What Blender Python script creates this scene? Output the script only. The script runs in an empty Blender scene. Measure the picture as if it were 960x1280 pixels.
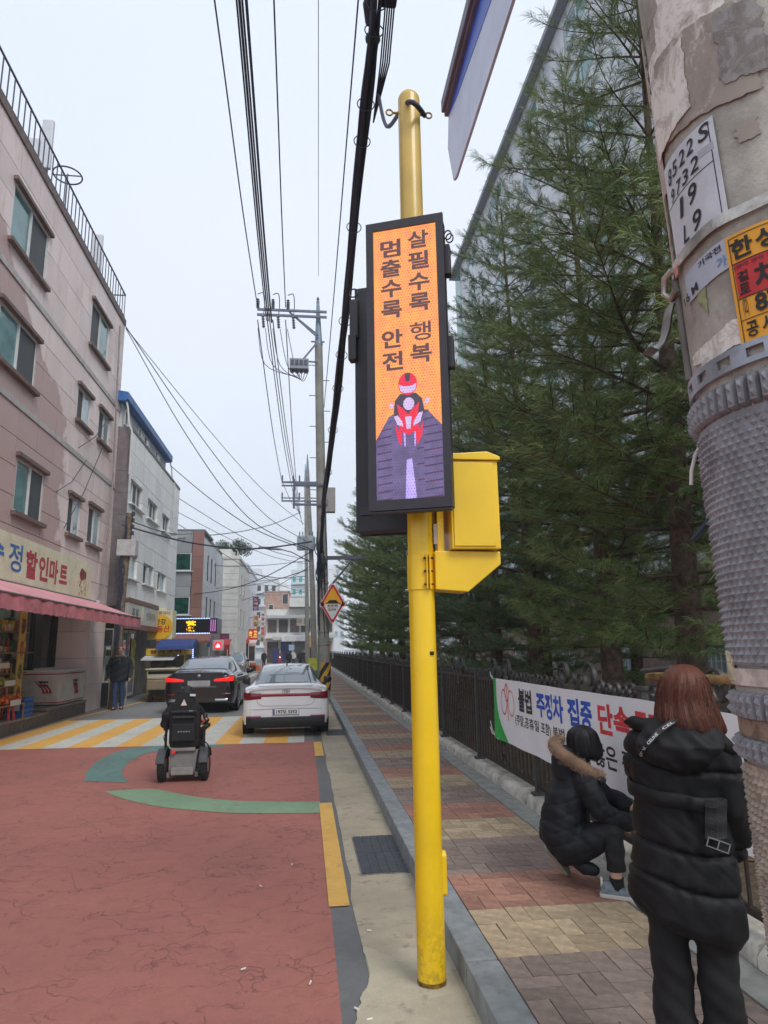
import bpy, bmesh, math, random
import numpy as np
from mathutils import Vector, Matrix, noise as mnoise
PI = math.pi
random.seed(7)
SC = bpy.context.scene
COL = SC.collection

# ------------------------------------------------------------------ camera
CAM = np.array([0.0, 0.0, 1.75]); FPX = 845.0
YAW, PITCH, ROLL = math.radians(6.72), math.radians(11.42), math.radians(-0.9)
_F = np.array([math.sin(YAW)*math.cos(PITCH), math.cos(YAW)*math.cos(PITCH), math.sin(PITCH)])
_R = np.array([math.cos(YAW), -math.sin(YAW), 0.0]); _U = np.cross(_R, _F)
_c, _s = math.cos(ROLL), math.sin(ROLL)
_R, _U = _c*_R + _s*_U, -_s*_R + _c*_U
cd = bpy.data.cameras.new('camera'); cam = bpy.data.objects.new('camera', cd); COL.objects.link(cam)
cam.matrix_world = Matrix([[_R[i], _U[i], -_F[i], CAM[i]] for i in range(3)] + [[0, 0, 0, 1]])
cd.sensor_fit = 'VERTICAL'; cd.sensor_height = 24.0; cd.lens = FPX/1280*24.0
cd.clip_start = 0.05; cd.clip_end = 5000
SC.camera = cam

# ------------------------------------------------------------------ world, sun, exposure
w = bpy.data.worlds.new('World'); SC.world = w; w.use_nodes = True
nt = w.node_tree; nt.nodes.clear()
out = nt.nodes.new('ShaderNodeOutputWorld'); bg = nt.nodes.new('ShaderNodeBackground')
sky = nt.nodes.new('ShaderNodeTexSky'); sky.sky_type = 'NISHITA'; sky.sun_disc = False
SUN_EL, SUN_AZ = math.radians(48), math.radians(150)
sky.sun_elevation = SUN_EL; sky.sun_rotation = SUN_AZ
# an overcast deck: pale cloud colour laid almost fully over the clear sky, a little uneven
tc = nt.nodes.new('ShaderNodeTexCoord'); nz = nt.nodes.new('ShaderNodeTexNoise')
nz.inputs['Scale'].default_value = 1.3; nz.inputs['Detail'].default_value = 4
rp = nt.nodes.new('ShaderNodeValToRGB')
rp.color_ramp.elements[0].color = (7.5, 8.3, 9.7, 1); rp.color_ramp.elements[1].color = (8.2, 8.8, 9.8, 1)
rp.color_ramp.elements[0].position = .3; rp.color_ramp.elements[1].position = .75
mx = nt.nodes.new('ShaderNodeMix'); mx.data_type = 'RGBA'; mx.inputs['Factor'].default_value = 0.95
nt.links.new(tc.outputs['Generated'], nz.inputs['Vector']); nt.links.new(nz.outputs['Fac'], rp.inputs['Fac'])
nt.links.new(sky.outputs['Color'], mx.inputs['A']); nt.links.new(rp.outputs['Color'], mx.inputs['B'])
nt.links.new(mx.outputs['Result'], bg.inputs['Color']); bg.inputs['Strength'].default_value = 0.09
nt.links.new(bg.outputs['Background'], out.inputs['Surface'])
sl = bpy.data.lights.new('sun', 'SUN'); sl.energy = 1.5; sl.angle = math.radians(25); sl.color = (1, .97, .92)
so = bpy.data.objects.new('sun', sl); COL.objects.link(so)
sd = Vector((math.sin(SUN_AZ)*math.cos(SUN_EL), math.cos(SUN_AZ)*math.cos(SUN_EL), math.sin(SUN_EL)))
so.rotation_euler = sd.to_track_quat('Z', 'Y').to_euler(); so.location = sd*30
SC.view_settings.view_transform = 'Standard'; SC.view_settings.look = 'None'
SC.view_settings.exposure = 0.42; SC.view_settings.gamma = 1.0

# ------------------------------------------------------------------ point helpers (pixel of the 960x1280 photo -> point on a world plane)
def _ray(x, y):
    return _F*FPX + _R*(x-480) + _U*(640-y)
def PY(x, y, Y):
    d = _ray(x, y); return Vector(CAM + d*(Y/d[1]))
def PX(x, y, X):
    d = _ray(x, y); return Vector(CAM + d*(X/d[0]))
def PZ(x, y, z=0.0):
    d = _ray(x, y); return Vector(CAM + d*((z-CAM[2])/d[2]))

# ------------------------------------------------------------------ materials
def S(r, g, b):  # sRGB 0-255 -> linear
    f = lambda v: (v/255/12.92) if v/255 <= .04045 else ((v/255+.055)/1.055)**2.4
    return (f(r), f(g), f(b))
MATS = {}
class NT:
    def __init__(s, m): s.t = m.node_tree
    def n(s, typ, **kw):
        nd = s.t.nodes.new('ShaderNode'+typ)
        for k, v in kw.items():
            if k.startswith('i_'):
                key = k[2:]
                key = int(key) if key.isdigit() else key.replace('_', ' ')
                s.set(nd.inputs[key], v)
            else: setattr(nd, k, v)
        return nd
    def set(s, inp, v):
        if hasattr(v, 'is_linked') or isinstance(v, bpy.types.NodeSocket): s.t.links.new(v, inp)
        else: inp.default_value = v
    def math(s, op, a, b=0.0, c=0.0):
        nd = s.t.nodes.new('ShaderNodeMath'); nd.operation = op
        s.set(nd.inputs[0], a); s.set(nd.inputs[1], b)
        if op in ('MULTIPLY_ADD', 'SMOOTH_MIN'): s.set(nd.inputs[2], c)
        return nd.outputs[0]
    def mix(s, f, a, b):
        nd = s.t.nodes.new('ShaderNodeMix'); nd.data_type = 'RGBA'
        s.set(nd.inputs['Factor'], f)
        s.set(nd.inputs['A'], a if not isinstance(a, tuple) else (*a, 1) if len(a) == 3 else a)
        s.set(nd.inputs['B'], b if not isinstance(b, tuple) else (*b, 1) if len(b) == 3 else b)
        return nd.outputs['Result']
    def noise(s, co, scale, detail=4, rough=.55, dist=0):
        return s.n('TexNoise', i_Vector=co, i_Scale=scale, i_Detail=detail, i_Roughness=rough, i_Distortion=dist).outputs['Fac']
    def ramp(s, f, lo, hi):
        nd = s.t.nodes.new('ShaderNodeMapRange'); nd.interpolation_type = 'SMOOTHSTEP'
        s.set(nd.inputs['Value'], f); nd.inputs['From Min'].default_value = lo; nd.inputs['From Max'].default_value = hi
        return nd.outputs['Result']
def new_mat(name):
    m = bpy.data.materials.new(name); m.use_nodes = True
    g = NT(m); b = m.node_tree.nodes['Principled BSDF']
    return m, g, b
def objco(g, world=False):
    if world: return g.n('NewGeometry').outputs['Position']
    return g.n('TexCoord').outputs['Object']
def mat(name, col, rough=.6, metal=0., var=.12, scale=6., bump=0., bscale=60., dirt=None, dirtamt=.0, dscale=3., world=False,
        rand=0., spec=None, emit=None, es=1., trans=0., coat=0., alpha=1.):
    if name in MATS: return MATS[name]
    m, g, b = new_mat(name)
    co = objco(g, world)
    c = tuple(col)
    if var > 0 or rand > 0:
        n = g.noise(co, scale, 5, .6)
        lo = tuple(max(0, v*(1-var*1.6)) for v in c); hi = tuple(min(1, v*(1+var*1.6)) for v in c)
        cc = g.mix(g.ramp(n, .25, .75), lo, hi)
        if rand > 0:
            r = g.n('ObjectInfo').outputs['Random']
            k = g.math('MULTIPLY_ADD', r, rand*2, 1-rand)
            cc = g.n('VectorMath', operation='SCALE', i_0=cc, i_Scale=k).outputs[0]
        if dirt:
            dn = g.noise(co, dscale, 6, .7)
            cc = g.mix(g.math('MULTIPLY', g.ramp(dn, .52, .72), dirtamt), cc, dirt)
        g.set(b.inputs['Base Color'], cc)
    else:
        b.inputs['Base Color'].default_value = (*c, 1)
    b.inputs['Roughness'].default_value = rough; b.inputs['Metallic'].default_value = metal
    if spec is not None: b.inputs['Specular IOR Level'].default_value = spec
    if coat: b.inputs['Coat Weight'].default_value = coat; b.inputs['Coat Roughness'].default_value = .05
    if trans: b.inputs['Transmission Weight'].default_value = trans
    if alpha < 1: b.inputs['Alpha'].default_value = alpha
    if emit: b.inputs['Emission Color'].default_value = (*emit, 1); b.inputs['Emission Strength'].default_value = es
    if bump > 0:
        bn = g.n('Bump', i_Height=g.noise(co, bscale, 5, .65), i_Strength=bump, i_Distance=.01)
        g.set(b.inputs['Normal'], bn.outputs[0])
    MATS[name] = m
    return m

# ------------------------------------------------------------------ mesh builder
def frame(d, up=(0, 0, 1)):
    d = Vector(d).normalized(); u = Vector(up)
    if abs(d.dot(u)) > .97: u = Vector((1, 0, 0)) if abs(d.x) < .9 else Vector((0, 1, 0))
    a = u.cross(d).normalized(); b = d.cross(a).normalized()
    return a, b, d
class MB:
    def __init__(s): s.v = []; s.f = []; s.m = []
    def add(s, vs, fs, mi=0):
        o = len(s.v); s.v.extend([tuple(v) for v in vs])
        for f in fs: s.f.append(tuple(i+o for i in f)); s.m.append(mi)
        return s
    def box(s, x0, x1, y0, y1, z0, z1, mi=0, M=None):
        vs = [Vector((x, y, z)) for z in (z0, z1) for y in (y0, y1) for x in (x0, x1)]
        if M is not None: vs = [M @ v for v in vs]
        return s.add(vs, [(0, 2, 3, 1), (4, 5, 7, 6), (0, 1, 5, 4), (2, 6, 7, 3), (0, 4, 6, 2), (1, 3, 7, 5)], mi)
    def bar(s, p0, p1, w, h=None, mi=0, up=(0, 0, 1)):
        h = h or w; p0 = Vector(p0); p1 = Vector(p1); a, b, d = frame(p1-p0, up)
        vs = [p + a*x + b*y for p in (p0, p1) for x, y in ((-w/2, -h/2), (w/2, -h/2), (w/2, h/2), (-w/2, h/2))]
        return s.add(vs, [(0, 3, 2, 1), (4, 5, 6, 7), (0, 1, 5, 4), (1, 2, 6, 5), (2, 3, 7, 6), (3, 0, 4, 7)], mi)
    def tube(s, pts, r, n=8, mi=0, caps=True, closed=False):
        pts = [Vector(p) for p in pts]; k = len(pts)
        rr = r if isinstance(r, (list, tuple)) else [r]*k
        vs = []; prev = None
        for i, p in enumerate(pts):
            if closed: d = pts[(i+1) % k]-pts[i-1]
            else: d = pts[min(i+1, k-1)]-pts[max(i-1, 0)]
            d = d.normalized() if d.length > 1e-9 else Vector((0, 0, 1))
            if prev is None: a, b, _ = frame(d)
            else:
                a = prev - d*prev.dot(d)
                a = a.normalized() if a.length > 1e-6 else frame(d)[0]
                b = d.cross(a).normalized()
            prev = a
            for j in range(n):
                t = 2*PI*j/n; vs.append(p + (a*math.cos(t)+b*math.sin(t))*rr[i])
        fs = []
        for i in range(k if closed else k-1):
            i2 = (i+1) % k
            for j in range(n): j2 = (j+1) % n; fs.append((i*n+j, i*n+j2, i2*n+j2, i2*n+j))
        if caps and not closed: fs.append(tuple(range(n-1, -1, -1))); fs.append(tuple((k-1)*n+j for j in range(n)))
        return s.add(vs, fs, mi)
    def cyl(s, p0, p1, r0, r1=None, n=16, mi=0, caps=True):
        return s.tube([p0, p1], [r0, r0 if r1 is None else r1], n, mi, caps)
    def loft(s, rings, mi=0, caps=True):
        n = len(rings[0]); vs = [p for r in rings for p in r]; fs = []
        for i in range(len(rings)-1):
            for j in range(n): j2 = (j+1) % n; fs.append((i*n+j, i*n+j2, (i+1)*n+j2, (i+1)*n+j))
        if caps: fs.append(tuple(range(n-1, -1, -1))); fs.append(tuple((len(rings)-1)*n+j for j in range(n)))
        return s.add(vs, fs, mi)
    def ell(s, stations, n=20, mi=0):
        """stations: (centre, rx, ry, [tilt matrix]) -> loft of horizontal ellipses"""
        rings = []
        for st in stations:
            c = Vector(st[0]); rx, ry = st[1], st[2]; M = st[3] if len(st) > 3 else None
            ring = []
            for j in range(n):
                t = 2*PI*j/n; p = Vector((math.cos(t)*rx, math.sin(t)*ry, 0))
                ring.append(c + (M @ p if M is not None else p))
            rings.append(ring)
        return s.loft(rings, mi)
    def lathe(s, prof, c=(0, 0, 0), n=20, mi=0, M=None):
        rings = []
        for r, z in prof:
            ring = [Vector((math.cos(2*PI*j/n)*r, math.sin(2*PI*j/n)*r, z)) for j in range(n)]
            if M is not None: ring = [M @ p for p in ring]
            rings.append([p+Vector(c) for p in ring])
        return s.loft(rings, mi)
    def ball(s, c, r, n=12, m=8, mi=0):
        r = r if isinstance(r, (list, tuple)) else (r, r, r); c = Vector(c)
        rings = []
        for i in range(m+1):
            a = -PI/2 + PI*(i+.02)/(m+.04); 
            rings.append([c+Vector((math.cos(2*PI*j/n)*math.cos(a)*r[0], math.sin(2*PI*j/n)*math.cos(a)*r[1], math.sin(a)*r[2])) for j in range(n)])
        return s.loft(rings, mi)
    def prism(s, poly, o, u, v, depth, mi=0):
        """2-D polygon in plane (o,u,v) extruded by vector depth"""
        o = Vector(o); u = Vector(u); v = Vector(v); dp = Vector(depth); n = len(poly)
        A = [o+u*x+v*y for x, y in poly]
        vs = A+[p+dp for p in A]
        fs = [tuple(range(n-1, -1, -1)), tuple(range(n, 2*n))]+[(i, (i+1) % n, n+(i+1) % n, n+i) for i in range(n)]
        return s.add(vs, fs, mi)
    def grid(s, P, mi=0):
        a, b = len(P), len(P[0]); vs = [p for r in P for p in r]
        return s.add(vs, [(i*b+j, i*b+j+1, (i+1)*b+j+1, (i+1)*b+j) for i in range(a-1) for j in range(b-1)], mi)
    def mesh(s, name, mats, smooth=False, fix=True, bevel=0):
        me = bpy.data.meshes.new(name); me.from_pydata(s.v, [], s.f)
        for m in (mats if isinstance(mats, (list, tuple)) else [mats]): me.materials.append(m)
        if any(s.m): me.polygons.foreach_set('material_index', s.m)
        if fix or bevel:
            bm = bmesh.new(); bm.from_mesh(me)
            if fix: bmesh.ops.recalc_face_normals(bm, faces=bm.faces)
            if bevel:
                es = [e for e in bm.edges if len(e.link_faces) == 2 and e.calc_face_angle(0) > .6]
                bmesh.ops.bevel(bm, geom=es, offset=bevel, segments=2, affect='EDGES', profile=.6, clamp_overlap=True)
            bm.to_mesh(me); bm.free()
        if smooth is True: me.shade_smooth()
        elif smooth: 
            me.shade_smooth(); me.set_sharp_from_angle(angle=math.radians(smooth))
        return me
    def build(s, name, mats, parent=None, smooth=False, fix=True, bevel=0, loc=None, rot=None, **tags):
        return link(name, s.mesh(name, mats, smooth, fix, bevel), parent, loc, rot, **tags)
def link(name, me, parent=None, loc=None, rot=None, **tags):
    o = bpy.data.objects.new(name, me); COL.objects.link(o)
    if parent is not None: o.parent = parent
    if loc is not None: o.location = loc
    if rot is not None: o.rotation_euler = rot
    for k, v in tags.items(): o['category' if k == 'cat' else k] = v
    return o
def thing(name, label, cat, loc=(0, 0, 0), rz=0., group=None, rot=None):
    o = bpy.data.objects.new(name, None); COL.objects.link(o); o.empty_display_size = .2
    o.location = loc; o.rotation_euler = rot or (0, 0, rz); o['label'] = label; o['category'] = cat
    if group: o['group'] = group
    return o
KIDS = {}
def copy_tree(o, loc=None, rz=None, label=None, parent=None, scale=None):
    c = o.copy(); COL.objects.link(c)
    if parent is not None: c.parent = parent
    if loc is not None: c.location = loc
    if rz is not None: c.rotation_euler = (0, 0, rz)
    if scale is not None: c.scale = scale
    if label: c['label'] = label
    for ch in list(o.children): copy_tree(ch, parent=c)
    return c
def remesh(mbs, voxel, name, mats, smooth_it=2, disp=None, fac=.5, parent=None, **tags):
    """fuse overlapping closed shapes into ONE continuous surface"""
    me = mbs.mesh(name+'_raw', mats, fix=True)
    o = bpy.data.objects.new('tmp', me); COL.objects.link(o)
    r = o.modifiers.new('r', 'REMESH'); r.mode = 'VOXEL'; r.voxel_size = voxel
    if smooth_it:
        sm = o.modifiers.new('s', 'SMOOTH'); sm.iterations = smooth_it; sm.factor = fac
    dg = bpy.context.evaluated_depsgraph_get(); dg.update()
    me2 = bpy.data.meshes.new_from_object(o.evaluated_get(dg)); me2.name = name
    bpy.data.objects.remove(o)
    if disp:
        n = len(me2.vertices); co = np.empty(n*3, 'f'); no = np.empty(n*3, 'f')
        me2.vertices.foreach_get('co', co); me2.vertices.foreach_get('normal', no)
        co = co.reshape(-1, 3); no = no.reshape(-1, 3)
        co += no*disp(co)[:, None]; me2.vertices.foreach_set('co', co.ravel())
    me2.materials.clear(); 
    for m in (mats if isinstance(mats, (list, tuple)) else [mats]): me2.materials.append(m)
    me2.shade_smooth()
    return link(name, me2, parent, **tags)

# ------------------------------------------------------------------ text -> mesh data
def text_pts(body, size=1.0, bold=0.0, extrude=0.0, align='CENTER', spacing=1.0, narrow=1.0, res=3):
    c = bpy.data.curves.new('txt', 'FONT'); c.body = body; c.size = size; c.offset = bold; c.extrude = extrude
    c.align_x = align; c.align_y = 'CENTER'; c.space_character = spacing; c.resolution_u = res
    o = bpy.data.objects.new('txt', c); COL.objects.link(o)
    dg = bpy.context.evaluated_depsgraph_get(); dg.update()
    me = bpy.data.meshes.new_from_object(o.evaluated_get(dg))
    vs = [Vector((v.co.x*narrow, v.co.y, v.co.z)) for v in me.vertices]; fs = [tuple(p.vertices) for p in me.polygons]
    bpy.data.objects.remove(o); bpy.data.curves.remove(c); bpy.data.meshes.remove(me)
    return vs, fs
def text_on(mb, body, o, u, v, size, bold=0., off=0.004, mi=0, fit=None, **kw):
    """lay text on the plane (o centre, u right, v up); fit=(w,h) scales the glyph box"""
    vs, fs = text_pts(body, size, bold*size, **kw)
    if not vs: return
    o = Vector(o); u = Vector(u).normalized(); v = Vector(v).normalized(); n = u.cross(v)
    x0 = min(p.x for p in vs); x1 = max(p.x for p in vs); y0 = min(p.y for p in vs); y1 = max(p.y for p in vs)
    sx = sy = 1
    if fit: sx = fit[0]/max(x1-x0, 1e-6); sy = fit[1]/max(y1-y0, 1e-6)
    cx, cy = (x0+x1)/2, (y0+y1)/2
    if not fit and kw.get('align', 'CENTER') != 'CENTER': cx = 0
    mb.add([o+u*((p.x-cx)*sx)+v*((p.y-cy)*sy)+n*(off+p.z) for p in vs], fs, mi)
def catmull(P, t):
    n = len(P); i = max(0, min(n-2, int(math.floor(t)))); f = t-i
    a = P[max(i-1, 0)]; b = P[i]; c = P[i+1]; d = P[min(i+2, n-1)]
    return .5*((2*b)+(c-a)*f+(2*a-5*b+4*c-d)*f*f+(3*b-a-3*c+d)*f*f*f)
def spline(P, k=6):
    P = [np.array(p, float) for p in P]; m = (len(P)-1)*k
    return [Vector(catmull(P, i/k)) for i in range(m+1)]
# ================================================================== ground and road
def sheet(name, poly, z, m, kind='structure', parent=None, th=0):
    mb = MB(); mb.add([(x, y, z) for x, y in poly], [tuple(range(len(poly)))])
    o = mb.build(name, m, parent, fix=False)
    if o.data.polygons[0].normal.z < 0: o.data.flip_normals()
    if kind: o['kind'] = kind
    return o
def road_mat(name, col, col2, crack=0., rough=.85, wear=None):
    m, g, b = new_mat(name); co = objco(g, True)
    n1 = g.noise(co, .55, 5, .6); n2 = g.noise(co, 9, 6, .7); n3 = g.noise(co, 140, 3, .7)
    c = g.mix(g.ramp(n1, .3, .7), col, col2)
    k = g.math('MULTIPLY_ADD', n3, .55, .72); k = g.math('MULTIPLY', k, g.math('MULTIPLY_ADD', n2, .4, .8))
    c = g.n('VectorMath', operation='SCALE', i_0=c, i_Scale=k).outputs[0]
    if wear:
        c = g.mix(g.math('MULTIPLY', g.ramp(g.noise(co, 5.5, 8, .75), .54, .66), wear[1]), c, wear[0])
    if crack > .5:
        dust = g.ramp(g.noise(g.n('VectorMath', operation='MULTIPLY', i_0=co, i_1=(1.6, .35, 1)).outputs[0], 1.3, 6, .7), .45, .75)
        c = g.mix(g.math('MULTIPLY', dust, .38), c, S(176, 138, 126))
        c = g.mix(g.math('MULTIPLY', g.ramp(g.noise(co, 3.1, 7, .75), .6, .7), .4), c, S(112, 66, 62))
        sp_ = g.ramp(g.noise(co, 55, 2, .5), .66, .72); c = g.mix(g.math('MULTIPLY', sp_, .5), c, S(196, 150, 138))
    h = n3
    if crack:
        dist = g.n('VectorMath', operation='ADD', i_0=co, i_1=g.n('VectorMath', operation='SCALE', i_0=g.n('TexNoise', i_Vector=co, i_Scale=2.2, i_Detail=6).outputs['Color'], i_Scale=.9).outputs[0]).outputs[0]
        sq = g.n('VectorMath', operation='MULTIPLY', i_0=dist, i_1=(.8, 1.5, 1)).outputs[0]
        v = g.n('TexVoronoi', feature='DISTANCE_TO_EDGE', i_Vector=sq, i_Scale=1.25).outputs['Distance']
        line = g.math('SUBTRACT', 1., g.ramp(v, .0, .010))
        mask = g.ramp(g.noise(co, .9, 4, .6), .44, .58)
        line = g.math('MULTIPLY', line, mask)
        v2 = g.n('TexVoronoi', feature='DISTANCE_TO_EDGE', i_Vector=sq, i_Scale=2.6).outputs['Distance']
        l2 = g.math('MULTIPLY', g.math('SUBTRACT', 1., g.ramp(v2, .0, .022)), g.ramp(g.noise(co, 1.1, 5, .65), .42, .56))
        line = g.math('MAXIMUM', line, g.math('MULTIPLY', l2, .95))
        c = g.mix(g.math('MULTIPLY', line, crack), c, (.06, .034, .03))
        h = g.math('SUBTRACT', n3, g.math('MULTIPLY', line, 3.))
    g.set(b.inputs['Base Color'], c)
    bn = g.n('Bump', i_Height=h, i_Strength=.5, i_Distance=.006); g.set(b.inputs['Normal'], bn.outputs[0])
    b.inputs['Roughness'].default_value = rough
    return m
M_asph = road_mat('asphalt', S(136, 136, 136), S(120, 120, 121), crack=.35)
M_dark = road_mat('asphalt_strip', S(112, 112, 112), S(98, 98, 100), wear=(S(128, 124, 118), .5))
M_red = road_mat('red_surfacing', S(172, 108, 96), S(156, 99, 90), crack=.42, wear=(S(134, 82, 78), .5))
M_green = road_mat('green_paint', S(134, 162, 128), S(122, 150, 122), wear=(S(150, 90, 84), .5))
M_teal = road_mat('teal_paint', S(104, 136, 130), S(96, 126, 120), crack=.3, wear=(S(140, 84, 80), .35))
M_yell = road_mat('yellow_road_paint', S(224, 178, 96), S(208, 160, 80), wear=(S(150, 128, 96), .6))
M_zy = road_mat('crossing_yellow_paint', S(230, 178, 92), S(224, 168, 78), wear=(S(190, 160, 120), .4))
M_white = road_mat('white_road_paint', S(205, 205, 196), S(190, 190, 180), wear=(S(140, 138, 132), .6))
M_conc = road_mat('gutter_concrete', S(186, 172, 148), S(152, 142, 124), wear=(S(104, 100, 92), .65))
M_conc2 = road_mat('fresh_concrete', S(192, 180, 156), S(170, 160, 140), wear=(S(120, 114, 104), .5))

sheet('ground', [(-900, -300), (900, -300), (900, 2500), (-900, 2500)], 0, M_asph)
sheet('dark_asphalt_strip', [(.19, -6), (.40, -6), (.40, 90), (.19, 90)], .004, M_dark)
random.seed(3)
edge = [(.355+random.uniform(-.012, .012)*(1 if y > 6 else 1.6), y) for y in np.arange(-6, 90, .45)]
sheet('concrete_gutter', edge+[(.845, 90), (.845, -6)], .008, M_conc)
ed = [(.25, 1.2), (.27, 2.2), (.22, 2.9), (.28, 3.25), (.25, 3.6), (.30, 3.85), (.37, 4.1), (.36, 4.45), (.50, 4.3), (.62, 4.42), (.845, 4.3), (.845, 1.2)]
ed2 = []
for i in range(len(ed)):
    a = ed[i]; b = ed[(i+1) % len(ed)]
    for k in range(5):
        t = k/5; j = .012 if a[0] < .84 or b[0] < .84 else 0
        ed2.append((min(.845, a[0]+(b[0]-a[0])*t+random.uniform(-j, j)), a[1]+(b[1]-a[1])*t+random.uniform(-j, j)))
sheet('concrete_patch', ed2, .012, M_conc2)
sheet('red_road_surface', [(-6.35, -8), (.19, -8), (.19, 13.95), (-6.35, 14.35)], .004, M_red)
# painted ring and stripes
gA = [(-2.68, 13.86), (-3.198, 13.72), (-3.382, 13.06), (-3.376, 12.097), (-3.249, 11.18), (-3.04, 10.377), (-2.388, 10.131), (-2.611, 10.718), (-2.755, 11.285), (-2.838, 12.062), (-2.782, 12.833), (-2.527, 13.258), (-1.9, 13.35), (-1.5, 13.45), (-1.5, 13.75), (-2, 13.85)]
sheet('teal_arc_marking', gA, .008, M_teal)
top = spline([(-2.55, 9.58), (-1.96, 9.612), (-1.365, 9.055), (-0.75, 8.668), (0.189, 8.447)], 6)
bot = spline([(0.189, 7.894), (-0.697, 8.05), (-1.157, 8.25), (-1.66, 8.55), (-2.126, 9.0), (-2.5, 9.5)], 5)
sheet('green_arc_marking', [(p[0], p[1]) for p in top+bot], .008, M_green)
cw = thing('crosswalk', 'raised crosswalk of alternate yellow and white stripes across the red road', 'crosswalk', (0, 0, 0))
x = -6.3; k = 0
stripe_y = MB()
while x < .0:
    x2 = min(x+.46, .0); s_ = .012
    mb = MB(); mb.add([(x, 14.02+(x+6.3)*-.05, .008), (x2, 14.02+(x2+6.3)*-.05, .008), (x2-.0, 19.45, .008), (x, 19.45, .008)], [(0, 1, 2, 3)])
    mb.build('stripe', M_zy if k % 2 == 0 else M_white, cw, fix=False); x = x2; k += 1
for nm, y0, y1, x0, x1 in (('yellow_edge_line', -1.5, .9, .178, .33), ('yellow_edge_line', 5.12, 8.36, .178, .322), ('yellow_edge_line', 11.9, 13.7, .182, .33)):
    sheet(nm, [(x0, y0), (x1, y0), (x1, y1), (x0, y1)], .012, M_yell)
# farther markings on the grey asphalt
sheet('yellow_side_line', [(-6.35, 19.5), (-6.22, 19.5), (-5.15, 34), (-5.3, 34)], .006, M_yell)
sheet('red_far_patch', [(-4.6, 66), (.2, 66), (.2, 96), (-5.6, 96)], .006, M_red)
for i in range(9):
    sheet('far_crossing_stripe', [(-4.4+i*.5, 47), (-4.0+i*.5, 47), (-4.1+i*.5, 55), (-4.5+i*.5, 55)], .01, M_white if i % 2 else M_zy)
sheet('stop_line', [(-4.5, 60), (.0, 60), (.0, 61.2), (-4.6, 61.2)], .01, M_white)

# drain covers
M_drain = mat('drain_rubber', S(66, 68, 74), .75, var=.2, scale=25, bump=.3, bscale=150)
M_drainl = mat('drain_slot', S(112, 112, 112), .8, var=.3, scale=20)
def drain(y0, y1, label):
    t = thing('drain_cover', label, 'drain cover', (.645, (y0+y1)/2, .008), group='drain covers along the kerb')
    W, L = .37, (y1-y0)
    nx, ny = 5, 2
    for j in range(ny):
        for i in range(nx):
            MB().box(-W/2+i*W/nx+.003, -W/2+(i+1)*W/nx-.003, -L/2+j*L/ny+.004, -L/2+(j+1)*L/ny-.004, .002, .012+random.uniform(0, .002)).build('panel', M_drain, t, bevel=.002)
    MB().box(-W/2-.01, W/2+.01, -L/2-.01, L/2+.01, .0, .005).build('bed', M_drainl, t)
drain(5.76, 6.84, 'black slotted drain cover in the gutter beside the yellow pole')
drain(14.6, 15.6, 'black drain cover at the kerb just behind the white sedan')
for i, (px, py) in enumerate([(462, 1363-80), (446, 1262), (462, 1164), (365, 1081), (388, 1229), (326, 1108), (304, 1212)]):
    p = PZ(px, min(py, 1275), .012); a = random.uniform(0, 3)
    lb = ['white cigarette butt on the concrete at the bottom edge of the road', 'white cigarette butt on the dark strip beside the concrete patch', 'white cigarette butt where the gutter concrete meets the dark asphalt', 'white paper scrap on the red road left of the long yellow line', 'pale butt near the right border of the red road, low in the view', 'pale crumb on the red road left of the other scraps', 'small white scrap on the red road nearest the camera'][i]
    d = Vector((math.cos(a), math.sin(a), 0))
    MB().cyl(p-d*.015+Vector((0, 0, .004)), p+d*.015+Vector((0, 0, .004)), .005, n=8).build('litter_scrap', mat('butt_white', S(225, 220, 208), .8, var=.05), label=lb, cat='litter', smooth=40)

# ================================================================== kerb, pavement, verge
M_kerb = mat('granite_kerb', S(138, 142, 143), .8, var=.14, scale=7, bump=.4, bscale=120, dirt=S(96, 98, 96), dirtamt=.6, dscale=9, rand=.08)
kerb = thing('kerb', 'x', 'x', (0, 0, 0)); del kerb['label']; del kerb['category']; kerb['kind'] = 'structure'
kme = MB().box(.845, 1.02, .003, .997, -.1, .15).mesh('kerb_stone', M_kerb, bevel=.012)
for k in range(-3, 75):
    o = link('kerb_stone', kme, kerb, (random.uniform(-.003, .003), -.16+k, random.uniform(-.003, .003)))
pave = thing('pavement', 'x', 'x'); del pave['label']; del pave['category']; pave['kind'] = 'structure'
M_joint = mat('sand_joint', S(84, 78, 70), .95, var=.2, scale=30)
MB().box(1.02, 2.06, -4, 75, -.1, .140).build('bedding', M_joint, pave)
def paver_mat(n, c1): return mat(n, c1, .85, var=.16, scale=14, bump=.35, bscale=220, dirt=tuple(v*.55 for v in c1), dirtamt=.7, dscale=5, rand=.2)
PM = [paver_mat('paver_sand', S(170, 150, 122)), paver_mat('paver_red', S(162, 118, 100)), paver_mat('paver_grey', S(134, 118, 108))]
MX, MY = .2288, .224
def paver_me(lx, ly, m):
    h = .002
    return MB().box(h, lx-h, h, ly-h, -.02, .0).mesh('paver', m, bevel=.0025)
PME = {}
far = [MB(), MB(), MB()]
rowt = [0, 0, 0, 1, 1, 1, 2, 2, 2, 2]
random.seed(11)
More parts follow.
